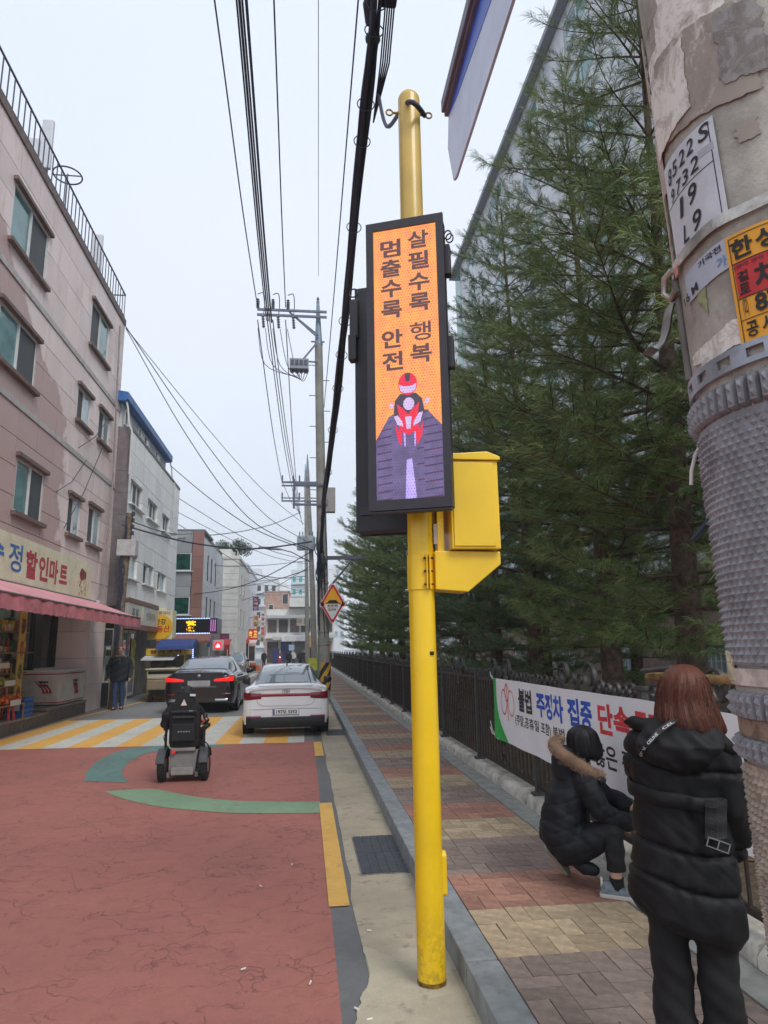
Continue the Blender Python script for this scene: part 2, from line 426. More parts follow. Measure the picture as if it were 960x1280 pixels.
for r in range(-8, 310):
    y = 3.85+r*MY; ty = rowt[r % 10]
    for c in range(5):
        xx = 1.02+c*MX
        half = c == 4
        if half: pcs = [(xx, y, MX/2, MY)]
        elif (r+c) % 2 == 0: pcs = [(xx, y, MX, MY/2), (xx, y+MY/2, MX, MY/2)]
        else: pcs = [(xx, y, MX/2, MY), (xx+MX/2, y, MX/2, MY)]
        for (a, b_, lx, ly) in pcs:
            z = .150+random.uniform(-.0025, .001)
            if 3.0 <= y < 10.35:
                key = (round(lx, 3), round(ly, 3), ty)
                if key not in PME: PME[key] = paver_me(lx, ly, PM[ty])
                link('paver', PME[key], pave, (a, b_, z), (random.uniform(-.012, .012), random.uniform(-.012, .012), 0))
            else:
                h = .003
                far[ty].box(a+h, a+lx-h, b_+h, b_+ly-h, z-.02, z)
for i in range(3): far[i].build('paver_field', PM[i], pave, fix=False, kind='stuff')
M_band = mat('edge_concrete', S(146, 146, 140), .85, var=.14, scale=6, bump=.3, bscale=90, dirt=S(98, 100, 92), dirtamt=.6, dscale=5)
for k in range(-2, 38):
    MB().box(2.06, 2.27, k*2+.004, k*2+1.996, -.1, .152).build('edge_slab', M_band, pave, bevel=.006)
M_plinth = mat('weathered_plinth', S(196, 190, 178), .9, var=.2, scale=5, bump=.9, bscale=26, dirt=S(92, 86, 74), dirtamt=.75, dscale=7)
# low wall under the fence, lumpy edge stones
wallt = thing('low_wall', 'low weathered whitish concrete ledge running under the black iron fence', 'low wall')
random.seed(5)
for k in range(-1, 62):
    L = 1.18; y0 = k*L; P = []
    n = 9
    for i in range(n):
        yy = y0+.008+(L-.016)*i/(n-1)
        j = lambda a: random.uniform(-a, a)
        ring = [Vector((2.272+j(.004), yy, .10)), Vector((2.275+j(.012), yy, .20+j(.01))), Vector((2.295+j(.01), yy, .245+j(.008))), Vector((2.33+j(.006), yy, .262+j(.006))), Vector((2.50, yy, .265)), Vector((2.50, yy, .1))]
        P.append(ring)
    MB().loft(P).build('ledge_stone', M_plinth, wallt, smooth=50)
M_soil = mat('leafy_soil', S(88, 74, 58), .95, var=.35, scale=18, bump=1., bscale=22, dirt=S(70, 82, 48), dirtamt=.6, dscale=2.5)
so_ = MB().box(2.5, 11.0, -6, 75, -.1, .23).build('verge_soil', M_soil); so_['kind'] = 'structure'
random.seed(21)
lf = MB()
for i in range(5200):
    x_ = random.uniform(2.52, 7.5); y_ = random.uniform(2.0, 34); s_ = random.uniform(.02, .05); a = random.uniform(0, 6.28)
    u = Vector((math.cos(a), math.sin(a), random.uniform(-.3, .3)))*s_; v = Vector((-math.sin(a), math.cos(a), random.uniform(-.3, .3)))*s_*.6
    c = Vector((x_, y_, .245)); lf.add([c-u, c+v*.8, c+u, c-v*.8], [(0, 1, 2, 3)])
o = lf.build('fallen_leaves', mat('dead_leaf', S(134, 104, 70), .9, var=.4, scale=9), fix=False); o['kind'] = 'stuff'
o['label'] = 'brown fallen leaves on the soil under the pines'; o['category'] = 'leaves'

# ================================================================== iron fence
M_iron = mat('rusty_black_iron', S(58, 50, 46), .55, metal=.35, var=.25, scale=30, bump=.25, bscale=200, dirt=S(104, 78, 58), dirtamt=.5, dscale=12)
M_iron2 = mat('grey_painted_iron', S(82, 82, 80), .5, metal=.4, var=.15, scale=20, bump=.1, bscale=100)
fence = thing('iron_fence', 'long dark iron railing with scroll ornaments along the pavement edge', 'fence', (2.38, 0, .26))
FY0, PITCHF = -.06, 2.385
posts = [FY0+PITCHF*k for k in range(0, 31)]
pme = MB().box(-.03, .03, -.03, .03, 0, 1.17).box(-.045, .045, -.045, .045, 1.17, 1.2).box(-.065, .065, -.065, .065, 0, .03).mesh('post', M_iron2, bevel=.004)
for y in posts: link('post', pme, fence, (0, y, 0))
rail = MB().box(-.018, .018, .03, PITCHF-.03, -.02, .02).mesh('rail', M_iron)
for y in posts[:-1]:
    for z in (.09, 1.08): link('rail', rail, fence, (0, y, z))
bar = MB().box(-.008, .008, -.009, .009, .11, 1.06).mesh('bar', M_iron)
stuffbars = MB(); cnt = 0
def scroll(c, r, turns=1.35, w=.02, th=.008, flip=1, start=0., mb=None):
    """flat iron strip curled into a spiral in the YZ plane"""
    pts = []
    n = int(26*turns)
    for i in range(n+1):
        t = i/n; a = start+flip*t*turns*2*PI; rr = r*(1-.62*t)
        pts.append((math.cos(a)*rr+c[0], math.sin(a)*rr+c[1]))
    q = []
    for i, (y, z) in enumerate(pts):
        y2, z2 = pts[min(i+1, n)]; y1, z1 = pts[max(i-1, 0)]
        d = math.hypot(y2-y1, z2-z1) or 1; ny, nz_ = -(z2-z1)/d*th/2, (y2-y1)/d*th/2
        q.append([Vector((-w/2, y+ny, z+nz_)), Vector((w/2, y+ny, z+nz_)), Vector((w/2, y-ny, z-nz_)), Vector((-w/2, y-ny, z-nz_))])
    mb.loft(q)
ring_mes = []
for sgn in (-1, 1):
    ring = MB(); scroll((sgn*.285, .135), .135, 1.45, .034, .013, sgn, -PI/2, ring); ring_mes.append(ring.mesh('ring_scroll', M_iron2, smooth=40))
ss = MB()
for sgn in (-1, 1):
    for (cy, r) in ((.50, .062), (.63, .05), (.78, .056), (.92, .05), (1.03, .06)):
        scroll((sgn*cy, r+.004), r, 1.3, .026, .01, sgn, -PI/2, ss)
    scroll((0, .05), .048, 1.2, .026, .01, sgn, -PI/2, ss); scroll((sgn*.09, .1), .05, 1.2, .026, .01, sgn, PI/2, ss)
ss_me = ss.mesh('scrollwork', M_iron2, smooth=40)
pan = MB()
for k in range(5):
    for sgn in (-1, 1): scroll((sgn*.035, .2+k*.17), .042, 1.2, .016, .006, sgn, -PI/2, pan)
pan.box(-.008, .008, -.088, -.078, .11, 1.06).box(-.008, .008, .078, .088, .11, 1.06)
pan_me = pan.mesh('ornament_panel', M_iron, smooth=40)
for k, y in enumerate(posts[:-1]):
    if k % 2 == 1 or True: link('ornament_panel', pan_me, fence, (0, y+PITCHF/2+.55*(1 if k % 2 else -1)*0+.0, 0))
    for rm_ in ring_mes: link('ring_scroll', rm_, fence, (0, y+PITCHF/2, 1.10))
    link('scrollwork', ss_me, fence, (0, y+PITCHF/2, 1.10))
    nb = 18
    for i in range(nb):
        yy = y+.07+(PITCHF-.14)*i/(nb-1)
        if abs(yy-y-PITCHF/2) < .1: continue
        if cnt < 290 and y > 2: link('bar', bar, fence, (0, yy, 0)); cnt += 1
        else: stuffbars.box(-.008, .008, yy-.009, yy+.009, .11, 1.06)
stuffbars.build('far_bars', M_iron, fence, fix=False, kind='stuff')
# ================================================================== facades
def ob(mb, O, U, N, u0, u1, n0, n1, z0, z1, mi=0):
    O = Vector(O); U = Vector(U); N = Vector(N); Zv = Vector((0, 0, 1))
    vs = [O+U*u+N*n+Zv*z for z in (z0, z1) for n in (n0, n1) for u in (u0, u1)]
    return mb.add(vs, [(0, 2, 3, 1), (4, 5, 7, 6), (0, 1, 5, 4), (2, 6, 7, 3), (0, 4, 6, 2), (1, 3, 7, 5)], mi)
TILEC = {}
def facade(t, O, U, N, u0, u1, z0, z1, tw, th, thick, m, wins=(), gap=.008, name='tile', off=0.):
    """cladding slabs laid course by course, cut round the windows; returns nothing"""
    nz = max(1, round((z1-z0)/th)); h = (z1-z0)/nz; k = 0
    for r in range(nz):
        a = z0+r*h; b = a+h; nu = max(1, round((u1-u0)/tw)); wdt = (u1-u0)/nu
        for c in range(nu):
            rects = [(u0+c*wdt, u0+(c+1)*wdt, a, b)]
            for (wu0, wu1, wz0, wz1) in wins:
                nr = []
                for (p, q, s_, e) in rects:
                    if wu0 >= q or wu1 <= p or wz0 >= e or wz1 <= s_: nr.append((p, q, s_, e)); continue
                    if wu0 > p: nr.append((p, wu0, s_, e))
                    if wu1 < q: nr.append((wu1, q, s_, e))
                    pp, qq = max(p, wu0), min(q, wu1)
                    if wz0 > s_: nr.append((pp, qq, s_, wz0))
                    if wz1 < e: nr.append((pp, qq, wz1, e))
                rects = nr
            for (p, q, s_, e) in rects:
                if q-p < .03 or e-s_ < .03: continue
                key = (round(q-p, 3), round(e-s_, 3), tuple(U), tuple(N), thick, m.name)
                if key not in TILEC:
                    mb = MB(); ob(mb, (0, 0, 0), U, N, gap/2, q-p-gap/2, 0, thick, gap/2, e-s_-gap/2); TILEC[key] = mb.mesh(name, m)
                link(name, TILEC[key], t, Vector(O)+Vector(U)*p+Vector(N)*(off+random.uniform(0, .004))+Vector((0, 0, s_)))
def obj_mat(base, root):
    """same material with its coordinates taken from the building's own base, so that it runs on over its slabs"""
    for n in base.node_tree.nodes:
        if n.type == 'TEX_COORD': n.object = root
    return base
def glassy(name, col, rough=.06, var=.25, scale=.8, spec=.6): return mat(name, col, rough, var=var, scale=scale, spec=spec)
M_gl_teal = glassy('window_glass_teal', S(92, 140, 140), .05)
M_gl_dark = glassy('insect_screen', S(70, 74, 78), .5, var=.1, spec=.3)
M_gl_sky = glassy('window_glass_pale', S(150, 172, 180), .04)
M_gl_green = glassy('green_curtained_glass', S(24, 74, 66), .08, var=.5, scale=3)
M_gl_black = glassy('dark_glass', S(40, 44, 46), .08)
M_frm_w = mat('white_window_frame', S(212, 214, 212), .5, var=.05)
M_frm_d = mat('dark_window_frame', S(70, 68, 66), .5, var=.1)
def window(t, O, U, N, u0, u1, z0, z1, n=0.02, panes=('teal', 'dark'), frm=None, fw=.05, hood=None, sill=None, hs=.1, thick=.12, ins=0.12, mull=True):
    frm = frm or M_frm_w; mb = MB()
    ob(mb, O, U, N, u0, u1, n, n+.06, z0, z0+fw); ob(mb, O, U, N, u0, u1, n, n+.06, z1-fw, z1)
    ob(mb, O, U, N, u0, u0+fw, n, n+.058, z0+fw, z1-fw); ob(mb, O, U, N, u1-fw, u1, n, n+.058, z0+fw, z1-fw)
    k = len(panes)
    for i in range(1, k):
        c = u0+(u1-u0)*i/k; ob(mb, O, U, N, c-fw*.5, c+fw*.5, n, n+.065, z0+fw, z1-fw)
    w_ = mb.build('window', frm, t)
    D = dict(teal=M_gl_teal, dark=M_gl_dark, sky=M_gl_sky, green=M_gl_green, black=M_gl_black)
    for i, p in enumerate(panes):
        a = u0+fw+(u1-u0-2*fw)*i/k+.012*(i > 0)*2; b = u0+fw+(u1-u0-2*fw)*(i+1)/k-.012*(i < k-1)*2
        pm = MB(); ob(pm, O, U, N, a, b, n+.01+.02*(i % 2), n+.018+.02*(i % 2), z0+fw, z1-fw); pm.build('pane', D[p], w_)
    if hood: h = MB(); ob(h, O, U, N, u0-.12, u1+.12, ins-.02, ins+.1, z1+.01, z1+.01+hs); h.build('lintel', hood, t, bevel=.01)
    if sill: h = MB(); ob(h, O, U, N, u0-.12, u1+.12, ins-.04, ins+.12, z0-.01-hs, z0-.01); h.build('sill', sill, t, bevel=.01)
def bldg(name, label, loc, group=None): return thing(name, label, 'building', loc, group=group)
YU, XN = (0, 1, 0), (1, 0, 0)
XU, YN = (1, 0, 0), (0, -1, 0)

# ---- pink tiled building over the shop
random.seed(31)
def tile_mat(name, a, b_, stain=None, split=None, hor=1.):
    m, g, bs = new_mat(name); co = objco(g)
    big = g.noise(co, .35, 5, .6); streak = g.n('TexNoise', i_Vector=g.n('VectorMath', operation='MULTIPLY', i_0=co, i_1=(1.4*hor, 1.4*hor, .35)).outputs[0], i_Scale=1.6, i_Detail=6, i_Roughness=.65).outputs['Fac']
    c = g.mix(g.ramp(big, .35, .65), a, b_)
    r = g.n('ObjectInfo').outputs['Random']
    c = g.n('VectorMath', operation='SCALE', i_0=c, i_Scale=g.math('MULTIPLY_ADD', r, .16, .92)).outputs[0]
    if stain: c = g.mix(g.math('MULTIPLY', g.ramp(streak, .5, .74), .6), c, stain)
    if split:
        sep = g.n('SeparateXYZ', i_0=co)
        # old damp patch with its own torn outline
        e = g.math('MULTIPLY_ADD', sep.outputs['Y'], -.55, 0.); e = g.math('ADD', e, g.math('MULTIPLY', g.math('MAXIMUM', g.math('SUBTRACT', sep.outputs['Z'], 8.), 0.), -.9))
        e = g.math('ADD', e, g.math('MULTIPLY', g.noise(co, .8, 6, .6), 2.0))
        e = g.math('ADD', e, split[1]); k = g.ramp(e, -.06, .06)
        c = g.mix(g.math('MULTIPLY', k, .85), c, split[0])
    fine = g.noise(co, 90, 3, .7)
    c = g.n('VectorMath', operation='SCALE', i_0=c, i_Scale=g.math('MULTIPLY_ADD', fine, .3, .85)).outputs[0]
    g.set(bs.inputs['Base Color'], c); bs.inputs['Roughness'].default_value = .45
    return m
pk = bldg('shop_building', 'four storey pink granite clad building with mart on the ground floor', (-6.6, 0, 0))
M_pink = obj_mat(tile_mat('pink_granite', S(240, 222, 218), S(230, 210, 206), S(200, 172, 166), (S(184, 152, 146), 9.3)), pk)
M_pinkback = mat('dark_mortar', S(84, 74, 72), .9, var=.2)  # plain dark mortar behind the slabs, showing in their joints
M_stone = mat('brown_stone_trim', S(116, 98, 94), .7, var=.2, scale=8, bump=.2)
T = .12; XW = -T      # local x of the backing wall face
MB().box(-9, XW, 5, 23.7, 3.2, 13.45).build('wall', M_pinkback, pk)
O = (XW, 0, 0)
bw = [(14.4, 16.45, 10.85, 12.25), (14.3, 16.38, 8.02, 9.28), (15.85, 17.5, 4.95, 6.2), (20.1, 21.9, 11.05, 12.45), (9.6, 11.6, 8.02, 9.28), (10.2, 12.2, 4.95, 6.2), (9.8, 11.8, 10.85, 12.25)]
sw = [(19.45, 20.6, 8.4, 9.4), (21.5, 22.65, 8.45, 9.45), (19.35, 20.35, 5.05, 6.12), (21.15, 22.3, 5.05, 6.2)]
allw = bw+sw
facade(pk, O, YU, XN, 10, 23.7, 3.25, 7.3, 1.15, .68, T, M_pink, allw, gap=.018)
facade(pk, O, YU, XN, 10, 23.7, 7.46, 10.1, 1.15, .66, T, M_pink, allw, gap=.018)
facade(pk, O, YU, XN, 10, 23.7, 10.26, 13.4, 1.15, .7, T, M_pink, allw, gap=.018)
M_bandp = mat('pale_stone_band', S(186, 180, 178), .6, var=.1, scale=4, bump=.1)
for z in (7.3, 10.1):
    for k in range(12):
        u0 = 10+k*1.1417; wseg = MB(); ob(wseg, O, YU, XN, u0+.003, u0+1.1387, 0, T+.03, z+.004, z+.156)
        wseg.build('band_stone', M_bandp, pk)
for i, w_ in enumerate(allw):
    pn = ('teal', 'dark') if i in (0, 1, 2, 4, 5, 6) else (('dark', 'teal') if i == 3 else ('dark', 'sky'))
    window(pk, O, YU, XN, *w_, n=.05, panes=pn, hood=M_stone, sill=M_stone, ins=T, hs=.1)
MB().box(-9, .04, 5, 23.7, 13.4, 13.62).build('parapet_cap', M_stone, pk)
# roof railing
rl = thing('roof_railing', 'thin dark metal railing along the pink building roof edge', 'railing', (-6.62, 0, 13.62))
M_rail = mat('dark_rail_paint', S(72, 70, 86), .5, var=.1)
for z in (.93, .08): MB().box(-.02, .02, 10, 23.6, z, z+.035).build('rail', M_rail, rl)
bm_ = MB().box(-.012, .012, -.012, .012, 0, .93).mesh('baluster', M_rail)
for k in range(0, 46): link('baluster', bm_, rl, (0, 10.02+k*.301, 0))
MB().bar((0, 23.6, .95), (-1.2, 23.6, .95), .035).bar((0, 23.6, .1), (-1.2, 23.6, .1), .03).build('end_rail', M_rail, rl)
def antenna(y, h, x=-7.1, w=.3, label='', extra=False):
    t = thing('rooftop_antenna', label, 'antenna', (x, y, 13.62), group='white antenna panels on the pink building roof')
    M_a = mat('antenna_white', S(206, 210, 214), .5, var=.04)
    MB().cyl((0, 0, 0), (0, 0, h), .035, n=10).build('mast', M_rail, t)
    MB().box(-w/2, w/2, -.14, -.02, h-1.5, h).build('panel', M_a, t, bevel=.03)
    if extra: MB().box(-w/2-.3, w/2-.32, -.14, -.02, h-1.9, h-.6).build('panel', M_a, t, bevel=.03)
antenna(17.1, 2.5, label='tall white antenna panel on the pink roof beside a round hoop', extra=True)
antenna(21.6, 2.0, x=-7.05, w=.34, label='single white antenna panel near the far end of the pink roof')
hp = thing('rooftop_hoop', 'round dark metal hoop bracket beside the tall roof antenna', 'bracket', (-6.75, 17.7, 13.62))
MB().tube([(math.cos(a)*.38, math.sin(a)*.38, 1.35) for a in np.linspace(0, 2*PI, 25)[:-1]], .022, 6, closed=True).build('hoop', M_rail, hp)
MB().cyl((0, 0, 0), (0, 0, 1.4), .02, n=6).bar((-.38, 0, 1.35), (.38, 0, 1.35), .025).build('stand', M_rail, hp)

# ground floor: recess, pilaster, shopfront
MB().box(-9, -1.05, 5, 23.0, 0, 3.2).build('inner_wall', mat('dim_interior', S(112, 108, 92), .8, var=.3, scale=2), pk)
pl = MB().box(-1.05, XW, 21.95, 23.7, 0, 3.2).build('pilaster_core', M_pinkback, pk)
facade(pk, O, YU, XN, 22.0, 23.7, .0, 3.2, .85, .8, T, M_pink)
facade(pk, (-.9, 21.95, 0), XU, YN, 0, .9, .0, 3.2, .9, .8, .03, M_pink)
MB().box(-1.05, XW, 5, 21.9, 3.05, 3.2).build('soffit', mat('soffit_grey', S(120, 116, 108), .8), pk)
M_plin = mat('dark_granite_step', S(92, 84, 80), .6, var=.2, scale=10, bump=.2, bscale=80, dirt=S(60, 56, 52), dirtamt=.5)
for (y0, y1, x1, z1, lb) in ((8, 18.6, .14, .26, None), (18.7, 21.9, .08, .33, None)):
    MB().box(-1.05, x1, y0, y1, 0, z1).build('shop_step', M_plin, pk, bevel=.01)
    MB().box(-1.05, x1+.03, y0, y1, z1+.001, z1+.045).build('step_tread', mat('worn_step_top', S(132, 124, 112), .8, var=.2, scale=9), pk, bevel=.006)
M_blk = mat('black_frame', S(34, 32, 31), .5, var=.1)
M_disp = mat('shop_glass', S(88, 96, 78), .08, var=.5, scale=1.5, spec=.6)
for (a, b) in ((12.2, 14.4), (14.9, 16.9), (17.2, 18.9), (19.3, 20.3), (20.9, 21.9)):
    f = MB(); ob(f, (-1.04, 0, 0), YU, XN, a, b, 0, .06, .3, .42); ob(f, (-1.04, 0, 0), YU, XN, a, b, 0, .06, 2.9, 3.04)
    ob(f, (-1.04, 0, 0), YU, XN, a, a+.07, 0, .058, .42, 2.9); ob(f, (-1.04, 0, 0), YU, XN, b-.07, b, 0, .058, .42, 2.9)
    fo = f.build('shop_window', M_blk, pk)
    g_ = MB(); ob(g_, (-1.04, 0, 0), YU, XN, a+.07, b-.07, .015, .03, .42, 2.9); g_.build('pane', M_disp if a < 19 else M_gl_black, fo)
for (a, b) in ((16.9, 17.2), (18.9, 19.3), (20.3, 20.9), (14.4, 14.9)):
    f = MB(); ob(f, (-1.04, 0, 0), YU, XN, a, b, 0, .1, .3, 3.04); f.build('dark_jamb', M_blk if a != 18.9 else mat('grey_jamb', S(130, 128, 120), .7), pk)

# yellow food banners hung in front of the window
def strip_banner(y, x, label):
    t = thing('food_banner', label, 'banner', (x, y, .42), group='yellow food banners of the mart')
    MB().box(-.015, .015, -.19, .19, 0, 2.45).build('board', mat('banner_yellow', S(214, 184, 84), .6, var=.1), t)
    cols = [S(150, 60, 40), S(96, 112, 60), S(190, 110, 50), S(120, 70, 40)]
    for i in range(4):
        mb = MB(); c = .35+i*.56
        pts = [(math.cos(a)*.13*random.uniform(.8, 1.1), c+math.sin(a)*.2*random.uniform(.85, 1.1)) for a in np.linspace(0, 2*PI, 15)[:-1]]
        mb.prism(pts, (.016, 0, 0), (0, 1, 0), (0, 0, 1), (.003, 0, 0))
        mb.build('picture', mat('food_pic%d' % i, cols[i], .6, var=.6, scale=14), t)
strip_banner(15.0, -7.1, 'yellow banner with food pictures left of the shop window')
strip_banner(18.3, -7.1, 'yellow banner with food pictures standing right behind the freezer')

# sign board of the mart
sg = thing('shop_sign', 'cream sign board with blue and red Korean letters above pink awning', 'shop sign', (-6.6, 0, 0))
M_cream = mat('sign_cream', S(224, 220, 190), .55, var=.08, scale=2, dirt=S(176, 168, 128), dirtamt=.4)
MB().box(.02, .13, 11.2, 21.45, 3.32, 4.38).build('board', M_cream, sg, bevel=.01)
MB().box(.0, .16, 11.1, 21.5, 3.25, 3.312).build('lower_frame', mat('sign_frame_grey', S(120, 116, 108), .6), sg)
M_rlet = mat('sign_red', S(178, 52, 66), .5, var=.08); M_blet = mat('sign_blue', S(56, 110, 176), .5, var=.12, scale=3)
mb = MB(); text_on(mb, '수', (.132, 14.95, 3.92), (0, 1, 0), (0, 0, 1), .9, bold=.028, fit=(.74, .60)); mb.build('lettering', M_blet, sg, fix=False)
mb = MB(); text_on(mb, '정', (.132, 15.92, 3.88), (0, 1, 0), (0, 0, 1), .9, bold=.014, fit=(.72, .64)); mb.build('lettering', M_blet, sg, fix=False)
for ch, y, w_, h_ in (('할', 16.84, .70, .66), ('인', 17.6, .62, .62), ('마', 18.3, .60, .62), ('트', 19.02, .60, .50)):
    mb = MB(); text_on(mb, ch, (.132, y, 3.83), (0, 1, 0), (0, 0, 1), .9, bold=.035, fit=(w_, h_)); mb.build('lettering', M_rlet, sg, fix=False)
mb = MB()
mb.prism([(math.cos(a)*.3, math.sin(a)*.16+.03*math.sin(4*a)) for a in np.linspace(0, 2*PI, 25)[:-1]], (.133, 20.62, 4.0), (0, 1, 0), (0, 0, 1), (.004, 0, 0)).build('fruit_picture', mat('fruit_maroon', S(138, 66, 66), .6, var=.4, scale=20), sg)
mb = MB()
for i in range(14):
    y = 20.5+random.uniform(-.3, .45); z = 3.5+random.uniform(-.1, .3); r = random.uniform(.03, .07)
    mb.prism([(math.cos(a)*r, math.sin(a)*r*.8) for a in np.linspace(0, 2*PI, 8)[:-1]], (.133+i*.0003, y, z), (0, 1, 0), (0, 0, 1), (.003, 0, 0))
mb.build('flower_picture', mat('flower_tan', S(196, 150, 96), .6, var=.5, scale=12), sg)

# awning
aw = thing('shop_awning', 'faded pink fabric awning of the mart with hanging valance', 'awning', (-6.6, 0, 0))
M_awn = mat('pink_canvas', S(214, 150, 156), .8, var=.08, scale=1.5, dirt=S(168, 112, 116), dirtamt=.5, dscale=2, bump=.05)
M_awn2 = mat('pink_canvas_valance', S(196, 118, 126), .85, var=.16, scale=3, dirt=S(140, 84, 88), dirtamt=.6, dscale=4)
P0 = []
for i in range(31):
    y = 10+i*(22.0-10)/30; sag = .02*math.sin(i*1.7)
    P0.append([Vector((.16, y, 3.30)), Vector((.8, y, 3.04+sag)), Vector((1.5, y, 2.78+sag))])
mb = MB(); mb.grid(P0); up = [[p+Vector((0, 0, -.012)) for p in r] for r in P0]; mb.grid([r[::-1] for r in up]); mb.build('canopy', M_awn, aw, smooth=30, fix=False)
mb = MB(); P1 = []
for i in range(121):
    y = 10+i*(22.0-10)/120; sc = .02*abs(math.sin(i*PI/4)); x_ = 1.5+.012*math.sin(i*.9)
    P1.append([Vector((x_, y, 2.785)), Vector((x_+.01, y, 2.64)), Vector((x_+.015, y, 2.50+sc))])
mb.grid(P1); mb.grid([[p-Vector((.006, 0, 0)) for p in r][::-1] for r in P1]); mb.build('valance', M_awn2, aw, smooth=30, fix=False)
mb = MB(); mb.tube([(1.5, 10, 2.8), (1.5, 22, 2.8)], .022, 8); mb.tube([(.14, 10, 3.31), (.14, 22.1, 3.31)], .03, 8)
mb.build('front_tube', mat('awning_steel', S(120, 112, 108), .5, metal=.4), aw)
for y in (21.9, 18.0, 14.2): MB().tube([(.1, y, 2.85), (.8, y, 2.7), (1.48, y, 2.76)], .018, 6).build('arm', mat('awning_steel', S(120, 112, 108)), aw)
MB().box(.0, .24, 22.0, 22.4, 3.27, 3.36).build('housing_end', M_frm_w, aw)
# thin wires drawn over the pink wall
# ---- white tiled building with blue roofed attic
b2 = bldg('white_tiled_building', 'white marble tiled building with a blue roofed attic beside the pink one', (-6.15, 23.75, 0))
M_mar = obj_mat(tile_mat('white_marble', S(244, 244, 242), S(234, 234, 234), S(196, 198, 200), None), b2)
M_back2 = mat('grey_mortar', S(140, 138, 134), .9)
T2 = .14
MB().box(-8, -T2, .02, 9.4, 3.55, 9.45).build('wall', M_back2, b2)
W2 = [(.3, 2.1, 6.92, 7.8), (3.0, 4.8, 6.92, 7.7), (5.75, 7.35, 6.9, 7.66), (.55, 1.85, 4.33, 5.18), (2.85, 4.65, 4.33, 5.12), (5.45, 7.1, 4.31, 5.07)]
facade(b2, (-T2, 0, 0), YU, XN, 0, 9.4, 3.55, 9.5, 1.05, .75, T2, M_mar, W2, gap=.02)
for w_ in W2: window(b2, (-T2, 0, 0), YU, XN, *w_, n=.0, panes=('sky', 'dark', 'black') if w_[2] > 6 else ('dark', 'sky'), sill=M_mar, ins=T2, hs=.06, frm=M_frm_w, fw=.05)
MB().box(-8, .03, 0, 9.4, 9.5, 9.6).build('parapet_cap', mat('cap_grey', S(120, 120, 124), .6), b2)
M_gst = mat('grey_brown_slab', S(118, 110, 112), .7, var=.12, scale=5)
for k in range(8): MB().box(-.95, -.0, -.05, .0, 3.3+k*.78, 3.3+k*.78+.772).build('end_slab', M_gst, b2)
MB().box(-8, -.35, .0, 7.6, 9.6, 10.5).build('attic_wall', mat('attic_pale', S(200, 204, 206), .7, var=.06), b2)
M_blue = mat('blue_metal_roof', S(56, 108, 172), .45, var=.15, scale=4)
mb = MB(); mb.prism([(-4, 0), (-4, .9), (.1, .32), (.1, .06), (0, 0)], (-.2, -.35, 10.45), (1, 0, 0), (0, 0, 1), (0, 8.2, 0)); mb.build('attic_roof', M_blue, b2)
for (a, b) in ((.2, 1.0), (2.2, 2.9), (3.1, 4.0), (5.2, 6.0)): window(b2, (-.35, 0, 0), YU, XN, a, b, 9.75, 10.3, n=.0, panes=('black', 'sky'), fw=.04)
for y in (-.2, 7.8): MB().tube([(-.18, y, 10.45), (-.12, y, 10.2), (-.05, y, 9.6), (.06, y, 9.4), (.06, y, 7.8)], .035, 6).build('drain_pipe', M_frm_w, b2)
MB().box(-8, -.75, .1, 9.4, 0, 3.5).build('shop_wall', mat('shop_interior_brown', S(96, 88, 78), .7, var=.4, scale=2), b2)
MB().box(-.75, -.05, 0.05, 9.4, 3.3, 3.52).build('canopy_slab', M_gst, b2)
for k, (a, b, m_) in enumerate(((1.0, 1.9, M_disp), (2.0, 2.9, M_disp), (3.2, 3.9, M_gl_teal), (4.1, 5.2, M_gl_black))):
    f = MB(); O2 = (-.74, 0, 0); ob(f, O2, YU, XN, a, a+.06, 0, .06, .1, 2.6); ob(f, O2, YU, XN, b-.06, b, 0, .06, .1, 2.6); ob(f, O2, YU, XN, a+.06, b-.06, 0, .06, .1, .2); ob(f, O2, YU, XN, a+.06, b-.06, 0, .06, 2.5, 2.6)
    fo = f.build('shop_window', M_frm_w, b2); g_ = MB(); ob(g_, O2, YU, XN, a+.06, b-.06, .02, .03, .2, 2.5); g_.build('pane', m_, fo)
# fascia signs on it
fs = thing('fascia_sign', 'long pale grey sign with small dark letters on the white tiled building', 'shop sign', (-6.15, 23.75, 0))
MB().box(-.02, .12, .6, 5.3, 2.75, 3.45).build('board', mat('fascia_pale', S(196, 198, 192), .5, var=.06, scale=3, dirt=S(206, 150, 120), dirtamt=.3), fs)
MB().box(-.02, .14, .6, 5.3, 3.46, 3.62).build('top_strip', mat('fascia_brown', S(128, 92, 84), .6), fs)
MB().box(-.02, .14, .6, 5.3, 2.56, 2.74).build('lower_strip', mat('fascia_brown', S(128, 92, 84), .6), fs)
mb = MB(); text_on(mb, '축 복', (.122, 1.5, 3.1), YU, (0, 0, 1), .45, bold=.02); text_on(mb, '인 테 리 어', (.122, 4.0, 3.1), YU, (0, 0, 1), .33, bold=.01); mb.build('lettering', mat('sign_dark_letter', S(96, 90, 84), .6), fs, fix=False)
mb = MB().prism([(-.2, -.2), (.2, -.2), (.2, .15), (0, .42), (-.2, .15)], (.122, 2.6, 3.1), (0, 1, 0), (0, 0, 1), (.006, 0, 0)); mb.build('emblem', M_cream, fs)
bs_ = thing('box_sign', 'cream box sign with a round yellow plate and red Korean letters', 'shop sign', (-6.05, 29.3, 0))
MB().box(0, .3, 0, 2.3, 2.35, 3.55).build('board', M_cream, bs_, bevel=.02)
MB().box(-.40, .60, -.17, -.02, 2.25, 3.45).build('side_board', M_cream, bs_, bevel=.02)
